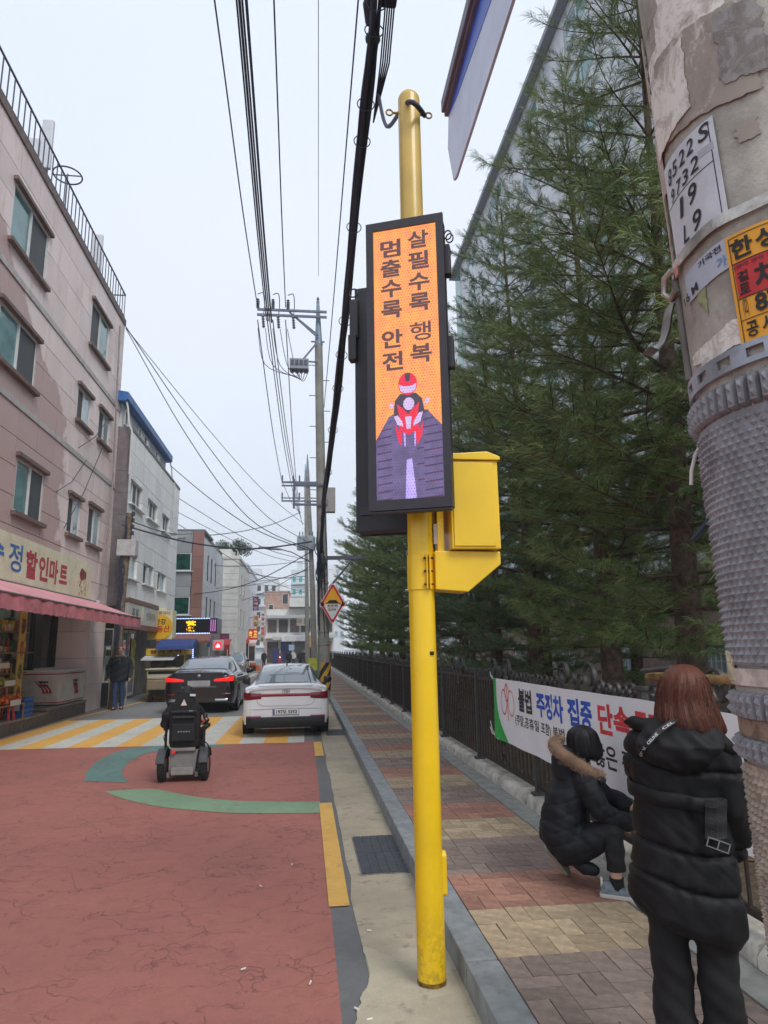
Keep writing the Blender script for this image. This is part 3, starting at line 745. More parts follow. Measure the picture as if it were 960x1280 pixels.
mb = MB(); mb.lathe([(.0, 0), (.5, 0), (.5, .05), (.0, .05)], n=32, M=Matrix.Rotation(PI/2, 3, 'X'), c=(.12, -.17, 2.76)); mb.build('round_plate', mat('plate_yellow', S(236, 186, 40), .5, var=.06), bs_)
mb = MB(); text_on(mb, '한강', (.12, -.222, 2.98), XU, (0, 0, 1), .3, bold=.02, fit=(.46, .24)); mb.build('lettering', mat('letter_black', S(30, 26, 24), .5), bs_, fix=False)
mb = MB(); text_on(mb, '부동산', (.12, -.222, 2.68), XU, (0, 0, 1), .3, bold=.03, fit=(.78, .28)); mb.build('lettering', mat('letter_red', S(196, 40, 30), .5), bs_, fix=False)
mb = MB(); text_on(mb, '공인중개사', (.1, -.175, 3.33), XU, (0, 0, 1), .2, bold=.01, fit=(.8, .16)); mb.build('lettering', mat('letter_redbrown', S(190, 96, 70), .5), bs_, fix=False)

# ---- grey building with brown strip
b3 = bldg('grey_panel_building', 'grey panelled building with a brown stone corner strip and green windows', (-5.6, 38, 0))
M_gp = obj_mat(tile_mat('grey_panel', S(168, 172, 176), S(154, 158, 162), S(130, 132, 136)), b3)
M_bs = obj_mat(tile_mat('brown_strip', S(160, 118, 108), S(146, 106, 98), None), b3)
M_sd = obj_mat(tile_mat('pale_side_tile', S(200, 204, 208), S(186, 190, 196), S(160, 162, 168)), b3)
MB().box(-5, -.08, .09, 9, 0, 8.35).build('wall', M_back2, b3)
W3 = [(2.2, 3.95, 6.1, 7.1), (2.2, 3.95, 3.7, 4.7)]
facade(b3, (-4.6, .08, 0), XU, YN, 0, 3.98, 3.4, 8.3, 1.0, .62, .08, M_gp, [(a-.0, b, c, d) for a, b, c, d in W3], gap=.012)
facade(b3, (-.6, .08, 0), XU, YN, 0, .6, 3.4, 8.3, .6, .7, .1, M_bs, gap=.012)
for w_ in W3: window(b3, (-4.6, .08, 0), XU, YN, *w_, n=.0, panes=('green', 'green'), fw=.06, sill=M_frm_w, hs=.05, ins=.08)
WS = [(1.4, 2.0, 5.7, 7.2), (3.0, 3.6, 5.7, 7.2), (4.8, 5.4, 5.7, 7.2), (1.4, 2.0, 3.4, 4.8), (3.0, 3.6, 3.4, 4.8), (4.8, 5.4, 3.4, 4.8)]
facade(b3, (-.08, .1, 0), YU, XN, 0, 8.9, 3.4, 8.0, 1.1, .7, .08, M_sd, WS, gap=.012)
for w_ in WS: window(b3, (-.08, .1, 0), YU, XN, *w_, n=-.0, panes=('black',), fw=.05, frm=M_frm_d)
MB().box(-5, .03, 0, 3.5, 8.3, 8.42).build('parapet_cap', mat('cap_grey', S(120, 120, 124)), b3)
# neon fascia
nf = thing('neon_sign', 'black shop fascia with yellow Chinese characters edged by blue and white lights', 'shop sign', (-5.6, 37.5, 0))
MB().box(-2.0, .5, -.02, .3, 2.68, 3.5).build('board', mat('neon_black', S(14, 14, 18), .4, var=.1), nf, bevel=.02)
mb = MB()
for x_ in (-1.55, -.45): text_on(mb, '薇', (x_, -.024, 3.09), XU, (0, 0, 1), .62, bold=.03, fit=(.55, .56))
mb.build('lettering', mat('neon_yellow', S(240, 190, 30), .5, emit=S(255, 200, 30), es=.9), nf, fix=False)
M_led = mat('led_white_blue', S(200, 215, 255), .4, emit=S(170, 195, 255), es=2.2); M_ledb = mat('led_blue', S(40, 60, 255), .4, emit=S(40, 60, 255), es=2.0)
mb = MB(); mb2 = MB()
for k in range(30):
    x_ = -1.95+k*.084
    mb.box(x_, x_+.04, -.05, -.022, 3.46, 3.5); mb2.box(x_, x_+.05, -.05, -.022, 2.68, 2.72)
mb.build('upper_lights', M_led, nf, kind='stuff'); mb2.build('lower_lights', mat('led_white_blue', (1, 1, 1)), nf, kind='stuff')
MB().box(.502, .9, 0.1, 2.2, 2.72, 3.5).build('side_board', mat('neon_purple', S(60, 40, 70), .4), nf)
mb = MB()
for k in range(3): mb.box(.56+k*.11, .6+k*.11, .08, .098, 2.8, 3.42)
mb.build('stroke', mat('neon_mauve', S(190, 130, 190), .5, emit=S(200, 130, 200), es=.6), nf)
aw2 = thing('brown_awning', 'small brown awning under the black neon fascia', 'awning', (-5.6, 37.5, 0))
mb = MB(); mb.prism([(0, 2.66), (-1.1, 2.3), (-1.1, 2.18), (0, 2.55)], (-2.2, 0, 0), (0, 1, 0), (0, 0, 1), (2.9, 0, 0)); mb.build('canopy', mat('brown_canvas', S(136, 92, 80), .8, var=.1), aw2)
for i, x_ in enumerate((-1.0, -.25)):
    t = thing('light_column', ['blue lit pillar of the neon shop nearer the yellow kiosk', 'blue lit pillar of the neon shop nearer the round red light'][i], 'light', (-5.6+x_, 37.3, 0))
    MB().box(-.09, .09, -.05, .05, 0, 2.3).build('post', mat('pillar_blue', S(30, 36, 120), .4), t)
    mb = MB()
    for k in range(22): mb.box(-.03, .03, -.075, -.052, .2+k*.095, .25+k*.095)
    mb.build('lights', M_led, t, kind='stuff')
rb = thing('round_red_light', 'round red glowing shop sign hanging beside the blue lit doorway', 'shop sign', (-4.55, 37.2, 2.05))
MB().box(-.3, .3, -.12, 0, -.28, .28).build('box', mat('sign_white_box', S(220, 200, 200), .5), rb, bevel=.08)
MB().lathe([(0, 0), (.2, 0), (.2, .03), (0, .03)], n=20, M=Matrix.Rotation(PI/2, 3, 'X'), c=(0, -.12, 0)).build('disc', mat('disc_red', S(220, 40, 40), .5, emit=S(235, 40, 36), es=.9), rb)
mb = MB(); text_on(mb, '소', (0, -.152, 0), XU, (0, 0, 1), .25, bold=.04); mb.build('lettering', M_led, rb, fix=False)

# ---- far left row: each block a building with floors and windows
M_lap = mat('white_lap_siding', S(216, 214, 208), .6, var=.06, scale=2)
def block(name, label, x0, x1, y0, y1, h, col, wins_front=(), wins_side=(), cap=True, lap=0, var=.08, panes=('black',)):
    t = bldg(name, label, ((x0+x1)/2, y0, 0)); c = (x0+x1)/2
    m_ = mat(name+label[:12]+'_wall', col, .75, var=var, scale=1.2, dirt=tuple(v*.7 for v in col), dirtamt=.35, dscale=.7)
    MB().box(x0-c, x1-c, 0, y1-y0, 0, h).build('wall', m_, t)
    if lap:
        for k in range(int((h-3)/lap)):
            MB().box(x0-c, x1-c+.0, -.03, 0, 3+k*lap+.015, 3+(k+1)*lap-.015).build('siding_board', m_, t)
    if cap: MB().box(x0-c-.08, x1-c+.08, -.08, y1-y0, h, h+.22).build('parapet', m_, t)
    for w_ in wins_front: window(t, (-c, -.03 if lap else 0, 0), XU, YN, *w_, n=.0, panes=panes, fw=.07)
    for w_ in wins_side: window(t, (x1-c, 0, 0), YU, XN, *w_, n=.0, panes=panes, fw=.07)
    return t
b4 = block('white_sided_building', 'white building with horizontal siding and a tree on its roof', -8.5, -5.0, 52, 62, 8.6, S(214, 212, 206), lap=.5, wins_side=[(1.2, 2.2, 6, 7.6), (4, 5, 6, 7.6), (1.2, 2.2, 3.5, 5), (4, 5, 3.5, 5)])
MB().box(-1.6, 1.1, .3, 3, 8.82, 9.4).build('roof_room', M_lap, b4)
rt = thing('roof_railing', 'pipe railing around the white sided building roof', 'railing', (-6.5, 52.3, 8.85))
mb = MB(); mb.tube([(-1, 0, 0), (-1, 0, 1.1), (.7, 0, 1.1), (.7, 0, 0)], .03, 6); mb.tube([(.7, 0, 1.1), (1.2, 1.5, .6), (1.2, 1.5, 0)], .03, 6); mb.build('rail', M_frm_w, rt)
b5 = block('bluish_white_building', 'pale bluish white building behind the vertical blue shop sign', -9, -5.6, 66, 80, 9.8, S(206, 212, 222), wins_front=[(-7.6, -6.8, 6.2, 8), (-6.3, -5.9, 6.2, 8)], wins_side=[(2, 3.4, 6, 7.8), (6, 7.4, 6, 7.8), (2, 3.4, 3.4, 5)])
b6 = block('brown_brick_building', 'brown brick building beyond the vertical purple sign', -6.6, -2.6, 114, 122, 11.2, S(176, 142, 126), var=.15, wins_front=[(-6.0, -5.2, 7.4, 9.2), (-3.8, -2.8, 9.2, 10.9)])
# crossing-street building closing the view
b7 = bldg('corner_shop_building', 'low white balconied shop building closing the far end of the street', (-1.2, 96, 0))
m7 = mat('far_white', S(214, 214, 208), .7, var=.08, scale=.5); m7d = mat('far_dark', S(74, 66, 64), .6, var=.3, scale=.7)
MB().box(-4.2, 5.2, 1.0, 9, 0, 7.4).build('wall', m7, b7)
MB().box(-4.3, 5.3, -.6, 1.0, 3.35, 3.75).build('canopy', m7, b7)
MB().box(-4.3, 5.3, -.4, .99, 6.1, 6.5).build('balcony_slab', mat('far_grey_slab', S(176, 178, 178), .7), b7)
for k in range(6): MB().box(-4.0+k*1.55, -2.75+k*1.55, .9, .98, 4.2, 5.95).build('window', m7d if k % 2 else mat('far_brown_glass', S(96, 78, 74), .3, var=.3), b7)
for k in range(5): MB().box(-4.0+k*1.85, -2.5+k*1.85, .86, .97, .1, 2.9).build('shopfront', [m7d, mat('far_blue', S(40, 60, 110), .6), mat('far_green_grey', S(96, 108, 96), .6), m7d, mat('far_orange', S(176, 128, 104), .6)][k], b7)
MB().box(-1.0, 5.2, .95, 9, 7.4, 9.0).build('upper_storey', m7, b7)
MB().box(-1.1, 5.3, -.2, .96, 7.5, 7.65).build('roof_rail', m7d, b7)
for k, (px0, px1, py0, py1, col, lb) in enumerate(((352, 371, 795, 801.5, S(214, 214, 214), 'long white shop sign over the middle of the far crossing building'), (372, 384, 794.5, 801, S(206, 206, 210), 'short white sign board right of the long one on the far building'), (384, 389, 794, 809, S(214, 158, 70), 'orange corner sign board at the right end of far building'), (371, 385, 773, 782, S(216, 214, 200), 'white lightbox sign with orange edge hung high on the far building'), (341, 351, 796, 800, S(190, 186, 184), 'short grey sign above the blue curtained far shop'))):
    a = PY(px0, py0, 95.2); b = PY(px1, py1, 95.2)
    MB().box(a.x, b.x, 95.2, 95.5 if k != 3 else 95.8, b.z, a.z).build('shop_sign_board', mat('far_sign%d' % k, col, .5, var=.1, scale=1.5), label=lb, cat='shop sign')
# distant apartment blocks
def apt(name, label, px0, px1, ptop, Y, col, cols=5, rows=9, depth=14, glass=M_gl_black, pbot=None, balc=False):
    a = PY(px0, ptop, Y); b = PY(px1, ptop, Y); W_ = b.x-a.x; H_ = a.z
    t = bldg(name, label, (a.x, Y, 0), group='distant apartment blocks')
    m_ = mat(name+str(px0)+'_wall', col, .8, var=.05, scale=.3)
    MB().box(0, W_, 0, depth, 0, H_).build('wall', m_, t)
    MB().box(W_*.3, W_*.6, 2, 8, H_, H_+2.2).build('lift_house', m_, t)
    fh = 2.9; rows = min(rows, int(H_/fh)-1)
    for r in range(rows):
        z = H_-1.6-r*fh
        for c in range(cols):
            u = W_*(c+.5)/cols; ww = W_/cols*.32
            f = MB().box(u-ww, u+ww, -.12, 0, z-1.5, z).build('window', M_frm_w, t)
            MB().box(u-ww+.12, u+ww-.12, -.14, -.121, z-1.38, z-.12).build('pane', glass, f)
        if balc: MB().box(.2, W_-.2, -.9, -.0, z-1.9, z-1.6).build('balcony', m_, t)
apt('apartment_block', 'pale apartment block with balconies behind the far left signs', 292, 347, 722, 150, S(206, 210, 212), cols=6, balc=True)
apt('apartment_block', 'pale grey high apartment block above the brown brick building', 340, 372, 738, 185, S(214, 216, 214), cols=4)
apt('apartment_block', 'apartment block with teal glazed bays beside the leaning pole', 364, 388, 712, 160, S(204, 212, 212), cols=3, glass=mat('teal_bay', S(60, 160, 160), .3, var=.2, scale=1), balc=True)
apt('apartment_block', 'white apartment tower showing right of the utility pole', 384, 426, 706, 260, S(222, 224, 226), cols=5, glass=M_gl_sky)
apt('apartment_block', 'white apartment block low behind the pines and the pole', 404, 430, 722, 170, S(216, 218, 220), cols=4, glass=M_gl_sky)
# white gap filler wall right of street (seen between the poles)
bb = block('cream_side_building', 'cream rendered building end behind the leaning far pole', 1.0, 2.2, 80, 92, 8.6, S(212, 210, 198))

# ---- tall white apartment on the right, seen through the pines
ap = bldg('white_apartment', 'tall white tiled apartment block rising behind the pine trees', (12, 0, 0))
M_apw = obj_mat(tile_mat('apartment_white', S(206, 208, 210), S(194, 196, 199), S(172, 172, 174)), ap)
M_app = mat('pink_base_brick', S(160, 134, 126), .8, var=.15, scale=3, dirt=S(130, 100, 92), dirtamt=.5)
MB().box(.0, 14, 6, 48.9, 0, 31).build('wall', M_back2, ap)
MB().box(-.12, 0, 6, 48.9, 0, 4.2).build('base_wall', M_app, ap)
WN = (-1, 0, 0)
aw_ = []
for r in range(9):
    for y in (10, 16.5, 23, 29.5, 36, 42.5): aw_.append((y, y+2.6, 5.2+r*2.95, 6.8+r*2.95))
facade(ap, (0, 0, 0), YU, WN, 6, 48.9, 4.2, 31, 2.6, 1.96, .12, M_apw, aw_, gap=.02)
for w_ in aw_: window(ap, (0, 0, 0), YU, WN, *w_, n=.0, panes=('teal', 'sky'), fw=.08)
for w_ in [(18.2, 20.6, .6, 1.9), (23.6, 26.2, .55, 1.85), (29.5, 32, .6, 1.9), (36, 38, .6, 1.9), (12, 14.2, .6, 1.9)]:
    window(ap, (-.12, 0, 0), YU, WN, *w_, n=.0, panes=('sky', 'sky'), fw=.07)
    g_ = MB()
    for k in range(11): y = w_[0]+(w_[1]-w_[0])*k/10; g_.box(-.26, -.24, y-.015, y+.015, w_[2]-.05, w_[3]+.05)
    for z in np.linspace(w_[2], w_[3], 5): g_.box(-.262, -.242, w_[0]-.1, w_[1]+.1, z-.012, z+.012)
    g_.build('window_grille', M_frm_w, ap, kind='stuff')
MB().box(-.6, 14, 5.5, 49.2, 31, 31.3).build('eave', mat('eave_dark', S(136, 138, 144), .6, var=.05), ap)
MB().box(-.14, .0, 47.2, 48.9, 12, 30.8).build('glazed_corner', M_gl_teal, ap)
ap2 = block('white_block_beyond', 'white stepped block at the far corner of the tall apartment', 13.0, 26, 58, 72, 30.5, S(204, 206, 210))
for k, (a, b) in enumerate(((2, 4), (6, 8))):
    for r in range(6): window(ap2, (13.0-19.5, 0, 0), YU, (-1, 0, 0), a, b, 14+r*2.8, 15.5+r*2.8, n=.0, panes=('black',), fw=.07)
# ================================================================== yellow sign pole with LED displays
M_yel = mat('yellow_pole_paint', S(244, 200, 20), .32, var=.05, scale=2, bump=.03, bscale=30, coat=.3, dirt=S(214, 170, 20), dirtamt=.3, dscale=5)
g_ = NT(M_yel); b_y = M_yel.node_tree.nodes['Principled BSDF']; co_y = g_.n('TexCoord').outputs['Object']; src_ = b_y.inputs['Base Color'].links[0].from_socket
scr_ = g_.ramp(g_.n('TexNoise', i_Vector=g_.n('VectorMath', operation='MULTIPLY', i_0=co_y, i_1=(9, 9, 1.1)).outputs[0], i_Scale=6., i_Detail=8, i_Roughness=.75).outputs['Fac'], .66, .70)
zz_ = g_.n('SeparateXYZ', i_0=co_y).outputs['Z']; low_ = g_.math('SUBTRACT', 1., g_.ramp(zz_, .02, .5))
mud_ = g_.math('MULTIPLY', g_.math('MULTIPLY', low_, g_.ramp(g_.noise(co_y, 22, 6, .7), .42, .6)), .45)
c_y = g_.mix(g_.math('MULTIPLY', scr_, .35), src_, S(168, 134, 40)); c_y = g_.mix(mud_, c_y, S(128, 104, 52)); g_.set(b_y.inputs['Base Color'], c_y)
g_.set(b_y.inputs['Roughness'], g_.math('MULTIPLY_ADD', g_.noise(co_y, 7, 6, .7), .4, .18))
M_yel2 = mat('ochre_upper_paint', S(206, 172, 84), .35, var=.08, scale=3, coat=.2)
PXY = (.678, 3.93)
yp = thing('sign_pole', 'bright yellow steel pole standing in the gutter with two LED panels and a yellow cabinet', 'sign pole', (PXY[0], PXY[1], .01))
MB().lathe([(.077, 0), (.076, .05), (.075, 4.40)], n=40).build('pole', M_yel, yp, smooth=60)
prof = [(.0755, 4.40), (.0745, 5.41)] + [(.0745*math.cos(a), 5.41+.072*math.sin(a)) for a in np.linspace(.15, PI/2-.02, 7)]
MB().lathe(prof, n=40).build('upper_pole', M_yel2, yp, smooth=60)
rb_ = []
for rr, zz in ((.072, .014), (.088, .010), (.12, .004), (.16, -.004)): rb_.append([Vector((math.cos(a)*rr*(1+.12*mnoise.noise(Vector((math.cos(a)*2, math.sin(a)*2, rr*9)))), math.sin(a)*rr*(1+.12*mnoise.noise(Vector((math.cos(a)*2, math.sin(a)*2, rr*9)))), zz+.003*mnoise.noise(Vector((a*3, rr*40, 0))))) for a in np.linspace(0, 2*PI, 41)[:-1]])
MB().loft(rb_, caps=False).build('base_mortar', M_conc2, yp, smooth=60)
MB().lathe([(.0768, .003), (.0772, .02), (.0765, .035)], n=40).build('base_grime', mat('pole_grime', S(120, 92, 30), .8, var=.5, scale=40), yp, smooth=60)
# eye bolts near the top
M_gal = mat('galvanised_steel', S(168, 170, 172), .45, metal=.6, var=.15, scale=20)
for sx in (-1, 1):
    mb = MB(); mb.cyl((sx*.07, 0, 5.31), (sx*.115, -.0, 5.31), .008, n=8)
    mb.tube([(sx*.135+math.cos(a)*.022, 0, 5.31+math.sin(a)*.022) for a in np.linspace(0, 2*PI, 17)[:-1]], .006, 8, closed=True); mb.build('eye_bolt', mat('bolt_bronze', S(150, 124, 60), .4, metal=.4), yp, smooth=40)
# small service lid and cable entry
MB().prism([(math.cos(a)*.032, (.085 if math.sin(a) > 0 else -.085)+math.sin(a)*.03) for a in np.linspace(0, 2*PI, 21)[:-1]], (.062, -.0, .54), (0, 1, 0), (0, 0, 1), (.032, 0, 0)).build('service_lid', M_yel, yp, bevel=.006)
MB().box(.028, .040, -.078, -.069, 1.705, 1.715).box(.016, .05, -.071, -.066, 1.70, 1.72).build('cable_hole', mat('dark_hole', S(50, 34, 20), .8), yp)
# clamp band and bracket arm
MB().lathe([(.078, 2.07), (.082, 2.072), (.082, 2.278), (.078, 2.28)], n=36).build('clamp_band', M_yel, yp, smooth=40)
for sx in (.018, .036):
    MB().box(sx-.003, sx+.003, -.104, -.07, 2.075, 2.275).build('clamp_flange', M_yel, yp)
for z in (2.10, 2.175, 2.25):
    MB().cyl((.002, -.096, z), (.052, -.096, z), .004, n=6).cyl((.046, -.096, z), (.054, -.096, z), .008, n=6).cyl((.0, -.096, z), (.008, -.096, z), .008, n=6).build('clamp_bolt', mat('dark_bolt', S(70, 66, 60), .4, metal=.7), yp)
mb = MB(); mb.prism([(.07, 2.07), (.26, 2.055), (.462, 2.215), (.462, 2.29), (.07, 2.295)], (0, -.085, 0), (1, 0, 0), (0, 0, 1), (0, .17, 0)); mb.build('bracket_arm', M_yel, yp, bevel=.006)
# cabinet
cab = MB().box(.165, .455, -.13, .10, 2.30, 2.83).build('cabinet', M_yel, yp, bevel=.006)
MB().box(.178, .425, -.139, -.131, 2.315, 2.815).build('cabinet_door', M_yel, cab, bevel=.003)
mb = MB(); mb.prism([(.15, 2.832), (.15, 2.865), (.39, 2.883), (.468, 2.852), (.468, 2.832)], (0, -.15, 0), (1, 0, 0), (0, 0, 1), (0, .27, 0)); mb.build('cabinet_roof', M_yel, cab, bevel=.004)
MB().box(.095, .135, -.05, .03, 2.297, 3.2).build('mounting_post', M_yel, yp, bevel=.003)
MB().box(.072, .094, -.03, .03, 2.45, 3.0).build('post_gap', mat('rust_brown', S(120, 84, 30), .7), yp)
MB().box(.074, .096, -.045, -.032, 2.34, 2.46).build('terminal_plate', mat('plate_grey', S(196, 186, 178), .5), yp)
# ---- LED panels
M_pf = mat('panel_frame_black', S(52, 48, 54), .5, var=.08, scale=12, bump=.05)
M_pb = mat('panel_back_black', S(44, 44, 50), .55, var=.1, scale=6)
def led_mat(name, cols, dot=(.8, .03, .01), scale=58., es=.8, lo=.28, dotmix=.75):
    m, g, b = new_mat(name); co = objco(g)
    sep = g.n('SeparateXYZ', i_0=co)
    # staggered diode lattice in the plane of the display (x, z)
    fx = g.math('MULTIPLY', sep.outputs['X'], scale); fz = g.math('MULTIPLY', sep.outputs['Z'], scale)
    row = g.math('FLOOR', fz); odd = g.math('MULTIPLY', g.math('MODULO', g.math('ABSOLUTE', row), 2), .5)
    u = g.math('SUBTRACT', g.math('FRACT', g.math('ADD', fx, odd)), .5); v = g.math('SUBTRACT', g.math('FRACT', fz), .5)
    d = g.math('SQRT', g.math('ADD', g.math('MULTIPLY', u, u), g.math('MULTIPLY', v, v)))
    k = g.math('SUBTRACT', 1., g.ramp(d, .12, .34))
    n = g.ramp(g.noise(co, 14, 3), .3, .7)
    c = g.mix(n, cols[0], cols[1])
    # scan-line moire: faint uneven bands running down the display
    b1 = g.n('TexWave', i_Vector=co, i_Scale=5.2, i_Distortion=1.5, i_Detail=1).outputs['Fac']
    k2 = g.math('MULTIPLY', k, g.math('MULTIPLY_ADD', b1, .5, .5))
    c = g.mix(g.math('MULTIPLY', k2, dotmix), c, dot)
    b.inputs['Base Color'].default_value = (.02, .02, .02, 1); b.inputs['Roughness'].default_value = .5
    g.set(b.inputs['Emission Color'], c); b.inputs['Emission Strength'].default_value = es
    return m
L_or = led_mat('led_orange', ((1.05, .44, .10), (1.0, .34, .13)), dot=(.75, .06, .01), dotmix=.95)
L_brown = led_mat('led_text_dark', ((.13, .045, .045), (.10, .05, .055)), dot=(.05, .02, .03), dotmix=.5)
L_red = led_mat('led_red', ((.95, .02, .05), (.85, .02, .08)), dot=(.25, .0, .03))
L_vis = led_mat('led_lilac', ((.62, .5, .85), (.75, .55, .8)), dot=(.25, .1, .35))
L_road = led_mat('led_road', ((.17, .125, .30), (.115, .085, .20)), dot=(.05, .03, .09), dotmix=.6)
L_line = led_mat('led_road_line', ((.06, .035, .09), (.05, .03, .08)), dotmix=.3)
L_white = led_mat('led_lane_white', ((.62, .48, 1.), (.5, .38, .95)), dot=(.12, .06, .35))
L_body = led_mat('led_rider_grey', ((.075, .05, .085), (.06, .04, .07)), dot=(.03, .02, .03))
PA = .3617
def pan_mat_world(cx, cy):  # local frame: x right, y back, z up
    return (cx-PXY[0], cy-PXY[1], 0), (0, 0, -PA)
W, Z0, Z1 = .484, 2.51, 4.34
def led_panel(loc, rot, W, Z0, Z1, front):
    # a panel: housing is the part, frame lips and the rest its sub-parts
    h = MB().box(-W/2+.006, W/2-.006, .012, .12, Z0+.01, Z1-.01).build('display_housing' if front else 'rear_display_housing', M_pb, yp, bevel=.006, loc=loc, rot=rot)
    fw = .045
    f = MB()
    f.box(-W/2, W/2, -.012, .012, Z0, Z0+.06).box(-W/2, W/2, -.012, .012, Z1-.055, Z1)
    f.box(-W/2, -W/2+fw, -.012, .0118, Z0+.06, Z1-.055).box(W/2-fw, W/2, -.012, .0118, Z0+.06, Z1-.055)
    f.build('bezel', M_pf, h)
    MB().box(-W/2+.01, W/2-.01, -.006, .05, Z0-.016, Z0-.002).build('bottom_tray', M_pf, h, bevel=.004)
    return h, fw
loc, rot = pan_mat_world(.588, 3.70)
h, fw = led_panel(loc, rot, W, Z0, Z1, True)
sx0, sx1, sz0, sz1 = -W/2+fw, W/2-fw, Z0+.06, Z1-.055; SW = sx1-sx0; SH = sz1-sz0
MB().box(sx0, sx1, .0, .0115, sz0, sz1).build('led_screen', L_or, h)
for z in (3.95, 3.35): MB().box(W/2-.006, W/2+.03, .03, .09, z, z+.2).build('side_latch', M_pf, h, bevel=.006)
for zz in (4.22,):
    MB().tube([(W/2+.02, .06+math.cos(a)*.0, zz+math.sin(a)*.028) if False else (W/2+.02+math.cos(a)*.022, .05, zz+math.sin(a)*.03) for a in np.linspace(0, 2*PI, 17)[:-1]], .0045, 6, closed=True).tube([(W/2+.028+math.cos(a)*.022, .07, zz-.01+math.sin(a)*.03) for a in np.linspace(0, 2*PI, 17)[:-1]], .0045, 6, closed=True).build('cable_loop', M_pf, h, smooth=40, kind='stuff')
def sp(u, v):  # screen fraction, origin top-left
    return (sx0+u*SW, sz1-v*SH)
def scr(poly, m, lift, name='led_picture'):
    mb = MB(); mb.prism([sp(*p) for p in poly], (0, -.0005-lift, 0), (1, 0, 0), (0, 0, 1), (0, .0004, 0)); mb.build(name, m, h)
def chars(txt, u, vs, wd, ht, bold=.03):
    for ch, v in zip(txt, vs):
        mb = MB(); x, z = sp(u, v)
        text_on(mb, ch, (x, -.0012, z), (1, 0, 0), (0, 0, 1), .15, bold=(.012 if ch == '행' else bold), fit=(wd, ht), off=.0)
        mb.build('led_character', L_brown, h, fix=False)
gw, gh = .325*SW, .0685*SH
chars('멈출수록안전', .275, [.075, .153, .232, .312, .424, .507], gw, gh, .03)
chars('살필수록행복', .715, [.055, .137, .220, .298, .408, .490], gw, gh, .03)
# road picture, rider and motorcycle
def circ(cx, cy, rx, ry, n=20, a0=0, a1=2*PI): return [(cx+math.cos(a)*rx, cy+math.sin(a)*ry) for a in np.linspace(a0, a1, n+1)[:-1 if a1-a0 > 6 else None]]
scr([(0, .79), (.2, .71), (.36, .69), (.70, .69), (.8, .70), (1, .755), (1, 1), (0, 1)], L_road, .0004)
mb = MB()
for i in range(12):
    v = .695+i*.027; tilt = .006
    for (u0, u1) in ((.02, .24), (.72, .99)):
        if v < .70+(.08 if u0 < .1 else .06) and i < 3: u0 = max(u0, .3-.09*i*1.2) if u0 < .1 else u0; u1 = min(u1, .8+.07*i) if u0 > .5 else u1
        if u1-u0 < .03: continue
        a = [sp(u0, v+tilt), sp(u1, v), sp(u1, v+.005), sp(u0, v+.005+tilt)]
        mb.add([(x, -.0016, z) for x, z in a], [(0, 1, 2, 3)])
for i in range(7):
    v = .80+i*.027; a = [sp(.3, v), sp(.70, v-.003), sp(.70, v+.002), sp(.3, v+.005)]
    if i % 2: mb.add([(x, -.0016, z) for x, z in [sp(.62, v), sp(.72, v-.002), sp(.72, v+.003), sp(.62, v+.005)]], [(0, 1, 2, 3)])
mb.build('led_road_grid', L_line, h, fix=False, kind='stuff')
scr([(.46, .865), (.54, .862), (.60, 1.0), (.43, 1.0)], L_white, .0012)
_scr = scr
def scr(poly, m, lift): _scr([(u, .597+(v-.545)*.87) for u, v in poly], m, lift)
scr([(.42, .74), (.45, .745), (.45, .80), (.43, .80)], L_white, .0012); scr([(.58, .745), (.61, .74), (.60, .80), (.58, .80)], L_white, .0012)
scr([(.28, .655), (.30, .61), (.38, .585), (.62, .585), (.71, .61), (.74, .655), (.70, .70), (.30, .70)], L_body, .0014)
scr(circ(.5, .545, .145, .047), L_red, .0022)
scr([(.455, .50), (.545, .50), (.53, .535), (.47, .535)], L_body, .0026)
scr([(.365, .545), (.42, .552), (.5, .556), (.58, .552), (.635, .545), (.61, .572), (.56, .582), (.44, .582), (.39, .572)], L_vis, .0028)
scr([(.20, .625), (.26, .618), (.29, .632), (.25, .642)], L_vis, .002); scr([(.74, .632), (.77, .612), (.83, .612), (.80, .632)], L_vis, .002)
scr([(.33, .625), (.42, .645), (.5, .67), (.58, .645), (.67, .625), (.63, .69), (.66, .74), (.72, .70), (.70, .76), (.62, .80), (.60, .74), (.5, .755), (.40, .74), (.39, .80), (.33, .77), (.29, .70), (.36, .74), (.37, .69)], L_red, .0024)
scr(circ(.51, .628, .085, .026), L_vis, .0030)
scr([(.28, .675), (.34, .672), (.41, .70), (.42, .72), (.33, .71)], L_vis, .0032); scr([(.72, .665), (.66, .668), (.58, .70), (.57, .72), (.68, .705)], L_vis, .0032)
scr([(.45, .68), (.55, .68), (.53, .73), (.47, .73)], L_vis, .0034)
scr = _scr
# rear panel, facing the other way
loc2 = (-.135, .20, 0); 
h2 = MB().box(-W/2, W/2, .0, .12, Z0-.045, Z1-.19).build('rear_display_housing', M_pb, yp, bevel=.006, loc=loc2, rot=(0, 0, -PA))
f = MB().box(-W/2-.01, W/2+.01, .121, .14, Z0-.055, Z1-.18).build('bezel', M_pf, h2)
MB().box(-W/2+.03, W/2-.03, -.012, -.001, Z0+.06, Z0+.11).build('rear_rib', M_pf, h2)
for z in (3.78,): MB().box(-W/2-.028, -W/2+.03, -.03, .06, z, z+.28).box(-W/2-.036, -W/2+.02, -.04, .03, z-.16, z+.02).build('hinge_box', M_pf, h2, bevel=.006, kind='stuff')
MB().tube([(-W/2-.005+math.cos(a)*.03, 0.0, 4.12+math.sin(a)*.03) for a in np.linspace(0, 2*PI, 17)[:-1]], .005, 6, closed=True).build('cable_loop', M_pf, h2)
